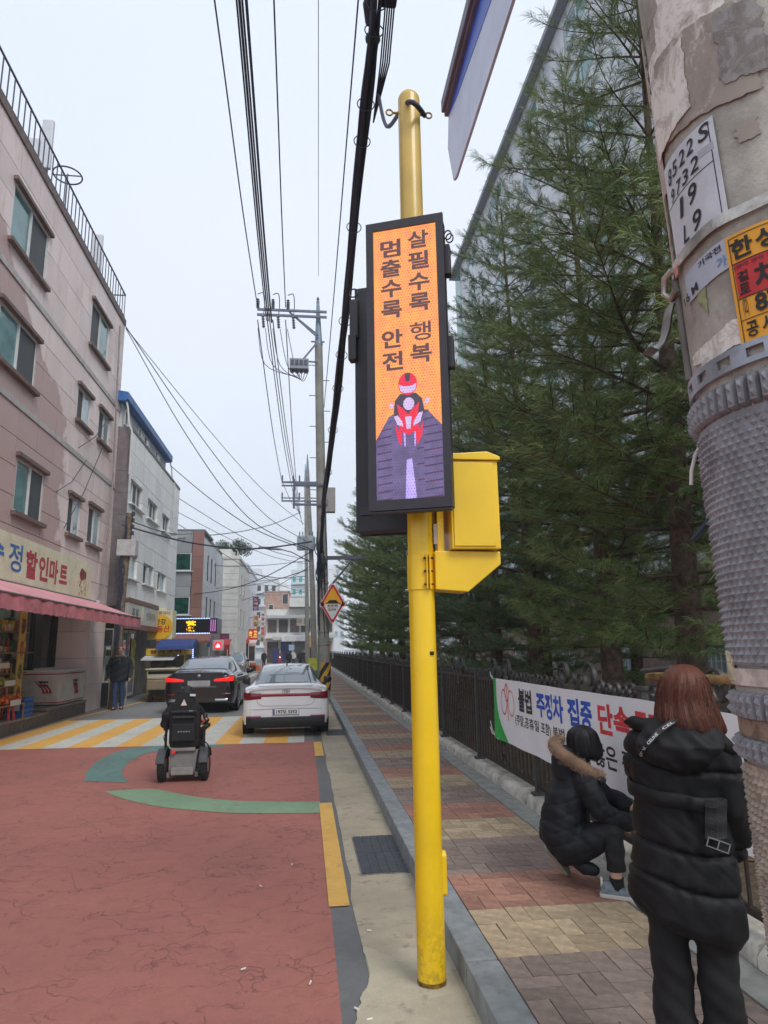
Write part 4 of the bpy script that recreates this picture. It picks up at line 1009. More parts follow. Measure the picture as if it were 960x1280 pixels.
# struts between pole and the two panels
for z in (2.9, 3.9): MB().bar((-.03, -.06, z), (-.085, -.13, z), .05, .05).bar((-.01, .06, z), (-.09, .20, z), .05, .05).build('panel_strut', M_pf, yp, kind='stuff')

# ================================================================== street name plate overhead
sn = thing('street_name_sign', 'long blue street name plate hanging edge on overhead beside the yellow pole top', 'street sign', (.72, 0, 0))
M_sb = mat('sign_blue_film', S(30, 84, 200), .35, var=.06, scale=4); M_sp = mat('sign_painted_sheen', S(204, 214, 236), .35, var=.06, scale=5)  # pale colour paints the sky's reflection on the glossy blue plate
zt = PX(556, 138, .70).z; yt = PX(556, 138, .70).y; zb = PX(567, 230, .72).z; yb = PX(567, 230, .72).y
zm = zb+(zt-zb)*.52
Y0s = .25
poly = [(Y0s, zb), (yb-.05, zb), (yb-.0, zb+.02), (yt+.05, zb+(zt-zb)*.6), (yt, zt), (Y0s, zt)]
mb = MB(); mb.prism(poly, (0, 0, 0), (0, 1, 0), (0, 0, 1), (.012, 0, 0)); mb.build('plate', M_sp, sn)
poly2 = [(Y0s, zb+(zt-zb)*.12), (yb-1.6, zb+(zt-zb)*.2), (yb-.9, zb+(zt-zb)*.5), (yt-.2, zb+(zt-zb)*.8), (yt, zt-.03), (Y0s, zt-.03)]
mb = MB(); mb.prism(poly2, (-.002, 0, 0), (0, 1, 0), (0, 0, 1), (.002, 0, 0)); mb.build('blue_field', M_sb, sn)
mb = MB(); text_on(mb, '신사로', (-.0025, Y0s+1.3, (zm+zt)/2-.02), (0, -1, 0), (0, 0, 1), .3, bold=.02, off=.001); mb.build('lettering', M_white_l if False else mat('sign_white_letter', S(230, 232, 236), .5), sn, fix=False)
MB().box(-.035, .03, Y0s, yt+.02, zt, zt+.07).box(-.02, .016, Y0s, yt+.02, zt-.022, zt-.001).build('beam', mat('beam_grey', S(120, 122, 132), .5, metal=.3), sn, bevel=.006, kind='stuff')
MB().bar((.0, 1.0, zt+.035), (.40, 1.05, zt+.035), .05).build('bracket', M_gal, sn)

# ================================================================== utility poles
M_cp = mat('pole_concrete', S(150, 148, 140), .85, var=.12, scale=2, bump=.25, bscale=60, dirt=S(110, 108, 100), dirtamt=.5, dscale=3)
M_glass_ins = mat('insulator_grey', S(110, 114, 124), .3, var=.1); M_cable = mat('cable_flare_tint', S(54, 58, 74), .6, var=.1)  # black cables tinted paler and bluish to carry the sky's flare
M_arm = mat('arm_steel', S(108, 114, 130), .5, metal=.3, var=.1)
def up(t, x): return x
u1 = thing('utility_pole', 'tall concrete utility pole carrying the warning signs and black yellow base wrap', 'utility pole', (.70, 24.7, 0))
LX = -.30
def ax(z): return (LX*z/15.6, 0, z)
MB().tube([ax(0), ax(7), ax(13.4)], [.21, .18, .15], 20).build('shaft', M_cp, u1, smooth=50)
MB().tube([ax(13.4), ax(13.5), ax(15.2)], [.17, .15, .06], 10).build('top_cap', mat('cap_bluegrey', S(130, 146, 160), .4), u1, smooth=50)
MB().lathe([(.02, 0), (.07, .02), (.03, .12), (.06, .15), (.02, .25)], c=ax(15.2), n=10).build('finial', M_arm, u1)
zA = PY(322, 390, 24.7).z; xA = PY(322, 390, 24.7).x-.70
for dz in (0, -.22): MB().box(xA, ax(13)[0]+.3, -.22-.03, -.22+.03, zA+dz-.045, zA+dz+.045).build('crossarm', M_arm, u1)
for k in range(2): MB().bar((ax(13)[0]-1.15, -.2, zA-.05), (ax(12)[0]-.05, -.15, zA-.95-.12*k), .05).build('brace', M_arm, u1)
def insul(p, q, n=5, r=.07):
    mb = MB(); p = Vector(p); q = Vector(q); pts = []; rr = []
    for i in range(n*2+1):
        pts.append(p.lerp(q, i/(n*2))); rr.append(r if i % 2 else r*.45)
    mb.tube(pts, rr, 8); return mb
for (xx) in (xA+.02, xA+.60, xA+1.18):
    for s_ in (-1, 1):
        insul((xx, -.22, zA+.05), (xx, -.22+.08*s_, zA+.42)).build('insulator', M_glass_ins, u1)
    insul((xx+.2, -.22, zA-.25), (xx+.24, -.2, zA-.75)).build('insulator', M_glass_ins, u1)
    mb = MB(); mb.tube(spline([(xx, -.3, zA+.6), (xx+.2, -.1, zA+.75), (xx+.24, .05, zA+.3), (xx+.2, -.2, zA-.3)], 4), .018, 5); mb.build('jumper_cable', M_cable, u1)
# switch box hung under the arm
p = PY(374, 457, 24.4); sx = p.x-.70
MB().box(sx-.36, sx+.36, -.5, -.1, p.z-.2, p.z+.22).build('switch_box', mat('switch_grey', S(150, 156, 166), .5, var=.1), u1, bevel=.02)
for k in range(4): MB().box(sx-.32+k*.17, sx-.2+k*.17, -.53, -.501, p.z-.05, p.z+.14).lathe([(.06, -.12), (.04, 0)], c=(sx-.26+k*.17, -.35, p.z-.2), n=8).build('switch_unit', mat('switch_dark', S(90, 92, 106), .5), u1, kind='stuff')
MB().bar((sx+.1, -.25, p.z+.22), (ax(12)[0]-.1, -.1, p.z+1.05), .07).bar((sx+.36, -.25, p.z+.2), (ax(11)[0], -.1, p.z+.25), .05).bar((ax(12)[0]-.32, -.1, p.z+1.1), (ax(12)[0]+.2, -.1, p.z+1.1), .05).build('hanger', M_arm, u1, kind='stuff')
for k in range(5):
    a = (xA+.05+k*.28, -.25, zA-.8); mb = MB(); mb.tube(spline([a, (a[0]+.3, -.3, p.z-.0), (sx-.1+k*.06, -.35, p.z-.45-.05*k), (sx-.2+k*.14, -.35, p.z-.2)], 5), .014, 5); mb.build('jumper_cable', M_cable, u1)
for zz in (PY(400, 606, 24.5).z, PY(400, 631, 24.5).z): MB().box(-1.15, .1, -.25, -.19, zz-.04, zz+.04).build('crossarm', M_arm, u1)
MB().box(-1.18, -1.10, -.28, -.2, PY(400, 636, 24.5).z, PY(400, 600, 24.5).z).build('arm_bracket', M_arm, u1)
p0 = PY(412, 638, 24.5); MB().box(.02, .38, -.2, .1, p0.z-.05, p0.z+.88).build('meter_box', mat('box_beige', S(168, 164, 160), .6, var=.08), u1, bevel=.02)
for k in range(9):
    z = 7.6+k*.62; s_ = 1 if k % 2 else -1; MB().bar((ax(z)[0]+s_*.12, 0, z), (ax(z)[0]+s_*.4, 0, z), .025).build('climbing_step', M_arm, u1)
# lamp arm branching right
pz = PY(412, 697, 24.6).z
MB().bar((.1, 0, pz), (1.5, 0, pz+.02), .13).bar((.15, 0, pz-1.1), (1.05, 0, pz-.02), .07).build('side_bracket', mat('bracket_dark', S(96, 100, 108), .6), u1, kind='stuff')
# cables running down the shaft, straps
random.seed(9)
for k in range(9):
    a = random.uniform(-2.6, -.4); r = .215; pts = [(ax(z)[0]+math.cos(a+.25*math.sin(z+k))*(r-.004*z), math.sin(a+.2*math.sin(z*1.3+k))*(r-.004*z), z) for z in np.arange(2.2+.2*k % 1.5, 5.8+.1*k, .35)]
    MB().tube(pts, random.uniform(.012, .026), 6).build('drop_cable', M_cable, u1, smooth=60)
for z in (1.9, 2.35, 3.2, 4.1): MB().lathe([(.212, z), (.222, z+.005), (.222, z+.04), (.212, z+.045)], c=(ax(z)[0], 0, 0), n=20).build('strap', M_gal, u1)
def stripe_wrap():
    m, g, b = new_mat('hazard_wrap'); co = objco(g); sep = g.n('SeparateXYZ', i_0=co)
    a = g.math('ARCTAN2', sep.outputs['Y'], sep.outputs['X']); f = g.math('FRACT', g.math('ADD', g.math('MULTIPLY', a, .64), g.math('MULTIPLY', sep.outputs['Z'], -2.0)))
    k = g.math('GREATER_THAN', f, .5); g.set(b.inputs['Base Color'], g.mix(k, S(214, 160, 50), S(44, 42, 44))); b.inputs['Roughness'].default_value = .5; return m
MB().lathe([(.214, .35), (.222, .352), (.219, 1.30), (.211, 1.302)], n=24).build('hazard_wrap', stripe_wrap(), u1, smooth=40)
# triangular warning signs
M_sr = mat('traffic_red', S(206, 34, 44), .4, var=.04); M_sy = mat('traffic_yellow', S(244, 176, 24), .4, var=.04); M_sw = mat('traffic_white', S(226, 224, 224), .4, var=.04); M_sk = mat('traffic_black', S(24, 24, 24), .5)
def tri(c, r, flip, y): 
    c = Vector(c); pts = []
    for k in range(3):
        a = PI/2+k*2*PI/3+(PI if flip else 0); v = Vector((math.cos(a), math.sin(a), 0))*r
        b_ = Vector((math.cos(a+.28), math.sin(a+.28), 0))*r*.955; d_ = Vector((math.cos(a-.28), math.sin(a-.28), 0))*r*.955
        rc = r*.12
        for q in (-.9, -.45, 0, .45, .9): pts.append((c.x+math.cos(a)*(r-rc)+math.cos(a+q)*rc, c.z+math.sin(a)*(r-rc)+math.sin(a+q)*rc))
    return pts
def sign3(name, label, pc, r, flip):
    t = thing(name, label, 'traffic sign', (pc.x, 24.3, pc.z))
    for k, (rr, m_) in enumerate(((r*1.06, M_sw), (r, M_sr), (r*.74, M_sw if flip else M_sy))):
        mb = MB(); mb.prism(tri((0, 0, 0), rr, flip, 0), (0, -.004*k, 0), (1, 0, 0), (0, 0, 1), (0, -.0035, 0)); mb.build(['rim', 'red_border', 'field'][k], m_, t)
    MB().box(-.05, .05, .001, .25, -.03, .03).build('clamp', M_gal, t)
    return t
pc = PY(416, 748, 24.3); s1 = sign3('warning_sign', 'yellow triangular hump warning sign on the utility pole', pc, .50, False)
mb = MB(); mb.prism([(-.26, -.16), (-.19, -.15), (-.12, -.06), (.12, -.06), (.19, -.15), (.26, -.16), (.26, -.18), (-.26, -.18)], (0, -.013, 0), (1, 0, 0), (0, 0, 1), (0, -.002, 0)); mb.build('hump_symbol', M_sk, s1)
pc = PY(415.5, 762, 24.3); s2 = sign3('slow_sign', 'white inverted triangle sign with slow lettering under the yellow warning sign', pc, .46, True)
mb = MB(); text_on(mb, '천천히', (0, -.015, .13), (1, 0, 0), (0, 0, 1), .14, bold=.03, fit=(.36, .10), off=.001); text_on(mb, 'SLOW', (0, -.015, .0), (1, 0, 0), (0, 0, 1), .12, bold=.03, fit=(.28, .085), off=.001); mb.build('lettering', M_sk, s2, fix=False)
# second pole with transformers and street lamp
u2 = thing('utility_pole', 'thinner concrete utility pole farther on with transformers and street lamp', 'utility pole', (.45, 45, 0))
MB().tube([(.2, 0, 0), (0, 0, 6), (-.35, 0, 13.5)], [.2, .18, .12], 14).build('shaft', M_cp, u2, smooth=50)
MB().tube([(-.35, 0, 13.5), (-.38, 0, 14.9)], [.12, .03], 8).build('top_cap', mat('cap_bluegrey', (1, 1, 1)), u2)
for py in (604, 627, 608): 
    z = PY(380, py, 45).z; MB().box(-2.1, .9, -.2, -.12, z-.05, z+.05).build('crossarm', M_arm, u2)
for k, xx in enumerate((-2.05, -1.3, -.9, .7)):
    z = PY(380, 604, 45).z; insul((xx, -.16, z+.05), (xx, -.16, z+.5)).build('insulator', M_glass_ins, u2); insul((xx, -.16, z-1.2), (xx, -.16, z-.7)).build('insulator', M_glass_ins, u2)
for xx in (-.75, -.1, .5):
    z = PY(378, 688, 44.5).z; MB().lathe([(.0, 0), (.26, .02), (.28, .1), (.28, .85), (.22, .95), (0, .97)], c=(xx, -.5, z), n=14).build('transformer', mat('transformer_grey', S(150, 160, 168), .5), u2, smooth=40)
    for j in (-.1, .1): insul((xx+j, -.5, z+.95), (xx+j, -.5, z+1.25), r=.05).build('bushing', M_glass_ins, u2)
a = PY(384, 694, 44); b_ = PY(352, 687, 44)
MB().tube([(0, 0, a.z-.4), (a.x-1.0-.45, -.6, a.z+.25), (b_.x-.45, -1, b_.z)], .035, 8).build('lamp_arm', M_arm, u2)
e = PY(323, 684, 44)
MB().tube([(b_.x-.45+.05, -1, b_.z), (b_.x-.45-.6, -1, b_.z+.08), (e.x-.45, -1, e.z)], [.05, .11, .07], 8).build('lamp_head', mat('lamp_head_grey', S(140, 146, 152), .4), u2, smooth=50)
# third pole farther
u3 = thing('utility_pole', 'slim utility pole with narrow crossarms behind the transformer pole', 'utility pole', (PY(384, 700, 60).x, 60, 0))
z3 = PY(381, 580, 60).z
MB().tube([(.1, 0, 0), (-.2, 0, z3-1.6)], [.2, .12], 12).build('shaft', M_cp, u3, smooth=50); MB().tube([(-.2, 0, z3-1.6), (-.23, 0, z3)], [.12, .03], 8).build('top_cap', mat('cap_bluegrey', (1, 1, 1)), u3)
for dz in (1.7, 3.2): MB().box(-2.2, 1.6, -.08, 0, z3-dz-.05, z3-dz+.05).build('crossarm', M_arm, u3)
# left pole in front of the white building
p = PY(152, 880, 23.0); 
u4 = thing('service_pole', 'weathered brown timber pole with meter box before the white tiled building', 'utility pole', (PX(150, 760, -6.0).x, 23.1, 0))
zt4 = PY(163, 642, 23.1).z
M_wd = mat('weathered_timber', S(120, 104, 88), .9, var=.35, scale=9, bump=.6, bscale=30, dirt=S(62, 54, 48), dirtamt=.7, dscale=5)
MB().tube([(-.05, 0, 0), (0, 0, 3), (.12, 0, zt4)], [.15, .14, .12], 12).build('shaft', M_wd, u4, smooth=50)
zc = PY(160, 690, 22.9).z; MB().box(-.18, .42, -.22, .2, zc-.12, zc+.42).build('meter_box', mat('meter_white', S(190, 190, 188), .6, var=.1), u4, bevel=.02)
for k in range(6): MB().tube([(.02+random.uniform(-.1, .1), -.15, z) for z in np.arange(.8+k*.3, zt4-.3*k % 2, .6)], .02, 5).build('drop_cable', M_cable, u4)
for k in range(5): MB().box(.2, .28, -.1, .05, zc+.6+k*.22, zc+.72+k*.22).build('insulator', M_cable, u4)

# ================================================================== overhead cables
def wire(name, label, pts, r, k=8, group=None, m=None):
    mb = MB(); mb.tube(spline(pts, k), r, 6); return mb.build(name, m or M_cable, label=label, cat='cable', group=group or 'overhead cables', smooth=80)
hv = [(PY(322, 380, 24.7), 'thin high wire farthest left of the overhead wires', 270), (PY(337, 392, 24.7), None, 300), (PY(357, 385, 24.7), 'thin high wire between the grouped wires and the pole top', 343)]
def parallel(p, px0, Yn=1.0, sag=.35):
    """wire from the far support p, along the street, passing pixel column px0 at the top edge"""
    d = _ray(px0, 0); z = p.z-.1; t = (z-CAM[2])/d[2]; q = Vector(CAM+d*t)
    dirv = (q-p); e = p+dirv*((p.y+6)/(p.y-q.y))
    return [p, p.lerp(q, .5)-Vector((0, 0, sag)), q-Vector((0, 0, sag*.6)), e]
wire('power_wire', 'thin high power wire leftmost of those running up from the crossarm end', parallel(PY(322, 384, 24.6), 270), .018)
for k, (dx, r_) in enumerate(((0, .02), (3.5, .028), (7, .022), (12, .03))):
    wire('power_wire', ['leftmost strand of the close group of four high wires', 'second strand from left in the close group of four high wires', 'third strand from left in the close group of four high wires', 'rightmost thick strand of the close group of four high wires'][k], parallel(PY(333+k*2.2, 400+k, 24.6), 297+dx), r_)
wire('power_wire', 'single high wire between the group of four and the pole top wire', parallel(PY(357, 384, 24.6), 343), .018)
wire('ground_wire', 'very thin pale wire running from the pole tip straight up the sky', parallel(PY(398, 345, 24.6), 398, sag=.1), .009, m=M_arm)
wire('power_wire', 'thin wire just left of the thick black cable bundle', parallel(PY(405, 510, 24.4), 447, sag=.2), .012)
for k, (x0, x1) in enumerate(((322, 352), (334, 363), (337, 366), (341, 368), (357, 370))):
    a = PY(x0, 400, 24.8); b_ = PY(x1, 600, 45)
    wire('power_wire', 'high wire number %s between the two crossarms, counted from the left' % ['one', 'two', 'three', 'four', 'five'][k], [a, a.lerp(b_, .5)-Vector((0, 0, .5)), b_], .02)
    c = PY(375+k*.8, 640+k*4, 75); wire('power_wire', 'distant wire beyond the second crossarm, %s of five from the left' % ['first', 'second', 'third', 'fourth', 'last'][k], [b_, b_.lerp(c, .5)-Vector((0, 0, .5)), c], .022, k=4)
# fan of service drops from the pink building corner and the white attic to the poles
fan = [((157, 408, 23.6), (382, 676, 42), 1.2, .018), ((157, 410, 23.6), (392, 688, 25), 1.6, .016), ((159, 412, 23.6), (380, 655, 43), .6, .014), ((213, 582, 31.5), (392, 690, 25), .5, .018), ((222, 622, 33), (386, 700, 44), .5, .016), ((222, 640, 33), (384, 705, 44), .4, .014)]
nm = ['uppermost service cable from the pink building corner to the far poles', 'lowest slack service cable from the pink building corner', 'middle service cable from the pink building corner', 'service cable from the blue roof end to the near utility pole', 'service cable from the top corner of the white tiled building', 'lower service cable from the white tiled building end']
for k, (a, b_, sg_, r_) in enumerate(fan):
    A, B_ = PY(*a), PY(*b_); wire('service_cable', nm[k], [A, A.lerp(B_, .33)-Vector((0, 0, sg_*.8)), A.lerp(B_, .66)-Vector((0, 0, sg_)), B_], r_)
crs = [((152, 656, 23), (390, 677, 24.8), .5, .03), ((128, 655, 23.6), (240, 671, 40), .3, .028), ((240, 671, 40), (376, 640, 60), .5, .03), ((160, 650, 23), (240, 667, 38), .2, .02),
       ((170, 700, 40), (392, 700, 46), .4, .02), ((215, 742, 40), (392, 688, 30), .7, .02), ((222, 735, 42), (384, 712, 46), .5, .02), ((262, 760, 58), (390, 706, 50), .6, .02), ((300, 712, 70), (384, 720, 46), .4, .025), ((285, 724, 62), (386, 712, 50), .5, .02), ((215, 650, 38), (384, 742, 70), .6, .02), ((300, 740, 80), (388, 738, 60), .4, .02), ((268, 705, 58), (386, 725, 62), .3, .02), ((305, 728, 75), (386, 730, 70), .3, .022)]
CRL = ['sagging street cable: upper of two dark cables leaving the timber pole across the street', 'sagging street cable: lower dark cable from the pink wall past the timber pole', 'sagging street cable: its continuation rising to the right toward the third pole', 'sagging street cable: short cable from timber pole end to the grey building', 'sagging street cable: cable level with the top of the grey panel building', 'sagging street cable: cable crossing in front of the lower green window', 'sagging street cable: cable crossing the brown corner strip of the grey building', 'sagging street cable: cable rising from the neon sign to the transformers', 'sagging street cable: cable beside the small roof tree', 'sagging street cable: cable over the white sided building roof', 'sagging street cable: long cable descending past the utility pole to the far right', 'sagging street cable: lowest far cable above the brown brick building', 'sagging street cable: cable across the top of the vertical blue sign', 'sagging street cable: far cable between the roof tree and transformer pole']
for k, (a, b_, sg_, r_) in enumerate(crs):
    A, B_ = PY(*a), PY(*b_); o = wire('crossing_cable', CRL[k], [A, A.lerp(B_, .33)-Vector((0, 0, sg_*.8)), A.lerp(B_, .66)-Vector((0, 0, sg_*.9)), B_], r_, group='cables crossing the street')
# the thick black bundle
cb = thing('cable_bundle', 'thick black bundle of communication cables sweeping overhead to the utility pole', 'cable bundle', (.6, 0, 0))
cen = [PY(478, -120, 4.2), PY(469, 20, 5.0), PY(455, 150, 5.9), PY(436, 350, 8.0), PY(424, 470, 10.2), PY(412, 570, 13.2), PY(405, 632, 17.5), PY(402, 668, 21.5), PY(401, 690, 24.4)]
base = spline(cen, 8); random.seed(13)
for k in range(13):
    a0 = random.uniform(0, 6.28); rr = random.uniform(.012, .052); fr = random.uniform(.5, 1.1); pts = []
    for i, p in enumerate(base):
        a = a0+fr*p.y*.35; w_ = rr*(1+.25*math.sin(i*.5+k)); pts.append((p.x-.6+math.cos(a)*w_, p.y, p.z+math.sin(a)*w_))
    MB().tube(pts, random.choice((.010, .013, .018, .022)), 6).build('strand', M_cable, cb, smooth=80)
for k in range(12):
    i = 6+k*4+random.randint(-1, 1)
    if i >= len(base): break
    p = base[i]; MB().tube([(p.x-.6+math.cos(a)*.085, p.y, p.z+math.sin(a)*.075-.02) for a in np.linspace(0, 2*PI, 17)[:-1]], .006, 5, closed=True).build('hanger_ring', M_cable, cb, smooth=80)
p = base[10]; MB().lathe([(.07, 0), (.07, .03)], n=12, c=(p.x-.6, p.y, p.z)).build('green_tape', mat('tape_green', S(60, 150, 140), .5), cb)
p = PY(480, -6, 4.9); bx = thing('splice_box', 'black cable splice box hanging on the bundle at the top edge of view', 'splice box', (p.x, p.y, p.z))
MB().box(-.02, .12, -.35, .1, -.03, .1).build('box', M_cable, bx, bevel=.02); MB().tube([(-.1, -.1, 0), (-.12, .1, .0), (-.1, .3, .02)], [.04, .06, .04], 10).build('closure', M_cable, bx, smooth=50)
for k in range(5): MB().tube([(.1-.02*k, .05, -.02), (.09-.02*k, .4, -.3), (.0, 1.0, -.42)], .008, 5).build('lead', M_cable, bx)
a = PY(473, 118, 5.6); b_ = Vector((PXY[0]-.02, PXY[1]-.09, 5.33)); c_ = Vector((PXY[0]+.10, PXY[1]-.05, 5.27))
wire('tap_cable', 'black cable looping from the bundle to the eye bolts on the yellow pole top', [a, a.lerp(b_, .35)-Vector((.0, 0, .30)), b_, c_], .017, group='tap cables')
for k in range(10):
    A = u1.location; 
mb = MB(); random.seed(2)
tg = thing('cable_tangle', 'dark knot of cable coils lashed to the utility pole above the signs', 'cable coil', (.55, 24.3, 5.2))
for k in range(14):
    c = Vector((random.uniform(-.1, .08), random.uniform(-.12, .05), random.uniform(-1.3, .5))); r = random.uniform(.08, .2); ph = random.uniform(0, 3)
    MB().tube([c+Vector((math.cos(a)*r*math.cos(ph), math.cos(a)*r*math.sin(ph), math.sin(a)*r*1.5)) for a in np.linspace(0, 2*PI, 19)[:-1]], .018, 5, closed=True).build('coil', M_cable, tg, smooth=80)
# ================================================================== near concrete utility pole on the right
np_ = thing('concrete_pole', 'huge weathered concrete pole plastered with paper scraps beside the camera', 'utility pole', (.947, 1.0, 0))
def cr(z): return .2-.0067*z
def cp(th, z, off=0.):
    t = math.radians(th); r = cr(z)+off; return Vector((-.039*z+r*math.cos(t), r*math.sin(t), z))
random.seed(17)
m, g, b = new_mat('old_pole_concrete'); co = objco(g)
n1 = g.noise(co, 5, 7, .65); n2 = g.noise(co, 60, 5, .75)
c = g.mix(g.ramp(n1, .3, .7), S(204, 200, 188), S(158, 153, 142)); c = g.mix(g.math('MULTIPLY', g.ramp(g.noise(co, 11, 6, .7), .56, .68), .6), c, S(104, 82, 68))
c = g.mix(g.math('MULTIPLY', g.ramp(g.noise(co, 8, 5, .7), .58, .64), .55), c, S(176, 170, 160))
c = g.n('VectorMath', operation='SCALE', i_0=c, i_Scale=g.math('MULTIPLY_ADD', n2, .5, .75)).outputs[0]
g.set(b.inputs['Base Color'], c); b.inputs['Roughness'].default_value = .9
g.set(b.inputs['Normal'], g.n('Bump', i_Height=g.noise(co, 45, 7, .8), i_Strength=.8, i_Distance=.006).outputs[0])
M_oldc = m
rings = [[cp(a, z) for a in np.linspace(0, 360, 49)[:-1]] for z in [0, .5, 1, 1.5, 2, 2.5, 3, 4, 6, 8, 11]]
MB().loft(rings).build('shaft', M_oldc, np_, smooth=60)
def patch(name, m_, fn, n=24, k=10, th=.0015, off=.001, **kw):
    """curved sheet: fn(u,v)->(theta,z); u,v in 0..1"""
    A = [[cp(*fn(i/n, j/k), off+th) for i in range(n+1)] for j in range(k+1)]
    B = [[cp(*fn(i/n, j/k), off) for i in range(n+1)] for j in range(k+1)]
    mb = MB(); mb.grid(A)
    rim = [A[0][i] for i in range(n+1)]+[A[j][n] for j in range(1, k+1)]+[A[k][i] for i in range(n-1, -1, -1)]+[A[j][0] for j in range(k-1, 0, -1)]
    rb_ = [B[0][i] for i in range(n+1)]+[B[j][n] for j in range(1, k+1)]+[B[k][i] for i in range(n-1, -1, -1)]+[B[j][0] for j in range(k-1, 0, -1)]
    L = len(rim); mb.add(rim+rb_, [(i, (i+1) % L, L+(i+1) % L, L+i) for i in range(L)])
    return mb.build(name, m_, kw.get('parent', np_), smooth=50)
def torn(th0, th1, z0, z1, amp=2.5, seed=0, skew=0., bite=()):
    ph = seed*1.7
    def nz_(x, s): return mnoise.noise(Vector((x*7+ph, s*3.1+ph, seed))) + .5*mnoise.noise(Vector((x*23+ph, s*5.3, seed)))
    def f(u, v):
        l = th0+amp*nz_(v, 1)+bite_at(v, 0); r = th1+amp*nz_(v, 2)+bite_at(v, 1)
        t = l+(r-l)*u
        zz0 = z0+amp*.0022*nz_(u, 3); zz1 = z1+amp*.0022*nz_(u, 4)
        return (t, zz0+(zz1-zz0)*v+skew*(u-.5))
    def bite_at(v, side): return sum(a*math.exp(-((v-c)/w_)**2) for (s, c, w_, a) in bite if s == side)
    return f
def paper_mat(name, base, alt, alt2=None, sc=14., th=.55, am=.8):
    m, g, b = new_mat(name); co = objco(g)
    n = g.noise(co, sc, 7, .75, .6); st = g.n('TexNoise', i_Vector=g.n('VectorMath', operation='MULTIPLY', i_0=co, i_1=(1, 1, .35)).outputs[0], i_Scale=sc*2.5, i_Detail=6, i_Roughness=.7).outputs['Fac']
    c = g.mix(g.math('MULTIPLY', g.ramp(n, th-.08, th+.05), am), base, alt)
    c = g.mix(g.math('MULTIPLY', g.ramp(st, .5, .68), .5), c, tuple(v*.55 for v in alt))
    if alt2: c = g.mix(g.math('MULTIPLY', g.ramp(g.noise(co, sc*.8, 5, .6), .6, .66), .8), c, alt2)
    g.set(b.inputs['Base Color'], c); b.inputs['Roughness'].default_value = .75
    g.set(b.inputs['Normal'], g.n('Bump', i_Height=n, i_Strength=.6, i_Distance=.003).outputs[0]); return m
M_pw = paper_mat('torn_white_paper', S(236, 232, 222), S(176, 166, 154), am=.7)
M_pw2 = paper_mat('worn_grey_paper', S(216, 210, 200), S(142, 130, 116), S(96, 68, 66), sc=9, th=.45)
M_pw3 = paper_mat('scraped_paper', S(150, 146, 144), S(120, 112, 104), sc=20, th=.5)
patch('paper_scrap', M_pw, torn(176, 206, 2.83, 2.93, 2, 1, .02))
patch('paper_scrap', M_pw, torn(182, 222, 2.80, 2.99, 3, 12, .03), off=.0004)
patch('paper_scrap', M_pw2, torn(170, 232, 2.64, 2.82, 3, 2, -.03, bite=((0, .2, .1, 6),)), n=40, k=24, off=.003)
patch('paper_scrap', M_pw, torn(160, 196, 2.66, 2.80, 2.5, 3, .02), n=30, k=16, off=.006)
patch('paper_scrap', M_pw, torn(160, 188, 2.70, 2.86, 2, 8, .01), n=30, k=16, off=.002)
patch('paper_scrap', M_pw3, torn(214, 236, 2.66, 2.80, 3, 4, -.01), n=20, k=16, off=.005)
patch('paper_scrap', M_pw3, torn(236, 250, 2.50, 2.62, 3, 5, 0), n=16, k=14, off=.001)
patch('paper_scrap', M_pw2, torn(216, 226, 2.55, 2.585, 2, 6, 0), n=10, k=6)
patch('paper_scrap', M_pw, torn(165, 214, 2.215, 2.255, 3, 7, .015, bite=((0, .3, .2, 9),)), n=30, k=10)
patch('paper_scrap', mat('moss_smear', S(136, 140, 104), .9, var=.4, scale=40), torn(180, 186, 2.31, 2.37, 1.5, 9, -.03), n=6, k=8)
patch('sticker', mat('pale_sticker', S(178, 184, 196), .5, var=.08, scale=20), torn(170, 205, 2.345, 2.398, .7, 10, .012), n=24, k=6, off=.0015)
for p_ in ((150, 2.88, 160), (150, 2.66, 168), (151, 2.52, 160)): patch('peeling_edge', mat('peeled_pinkish', S(190, 170, 160), .8, var=.15), torn(p_[0], p_[2]-4, p_[1]-.08, p_[1]+.06, 3, int(p_[1]*10)), n=8, k=12, off=.004)
# number plate
M_np = mat('number_plate_grey', S(206, 208, 212), .45, metal=.15, var=.08, scale=14)
patch('number_plate', M_np, lambda u, v: (165+(206.5-165)*u, 2.438+(2.622-2.438)*v+.004*(u-.5)), off=.004, th=.002)
def wrap_text(txt, th, z, w_, h_, m_, bold=.02, off=.0075, tilt=0., name='lettering', lean=0.):
    vs, fs = text_pts(txt, 1., bold)
    if not vs: return
    x0 = min(v.x for v in vs); x1 = max(v.x for v in vs); y0 = min(v.y for v in vs); y1 = max(v.y for v in vs)
    out = []
    for v in vs:
        a = ((v.x-x0)/(x1-x0)-.5)*w_; c = ((v.y-y0)/(y1-y0)-.5)*h_; a += lean*c
        A = a*math.cos(tilt)-c*math.sin(tilt); C = a*math.sin(tilt)+c*math.cos(tilt)
        out.append(cp(th+math.degrees(A/cr(z)), z+C, off))
    mb = MB(); mb.add(out, fs); mb.build(name, m_, np_, fix=False)
M_ink = mat('marker_ink', S(40, 42, 48), .6, var=.2, scale=60)
for ch, th, z, w_, h_ in (('8', 172.5, 2.588, .013, .03), ('5', 178.5, 2.592, .014, .027), ('2', 185.5, 2.595, .015, .028), ('2', 192.0, 2.600, .015, .028), ('S', 201, 2.605, .020, .030),
                          ('9', 172.8, 2.549, .012, .026), ('7', 179.5, 2.552, .014, .026), ('3', 185.8, 2.556, .015, .026), ('2', 193.2, 2.562, .018, .028),
                          ('1', 179.6, 2.510, .009, .036), ('9', 188.8, 2.515, .020, .036), ('L', 180.5, 2.458, .016, .032), ('9', 189.2, 2.463, .020, .036)):
    wrap_text(ch, th, z, w_, h_, M_ink, bold=.012, lean=.2)
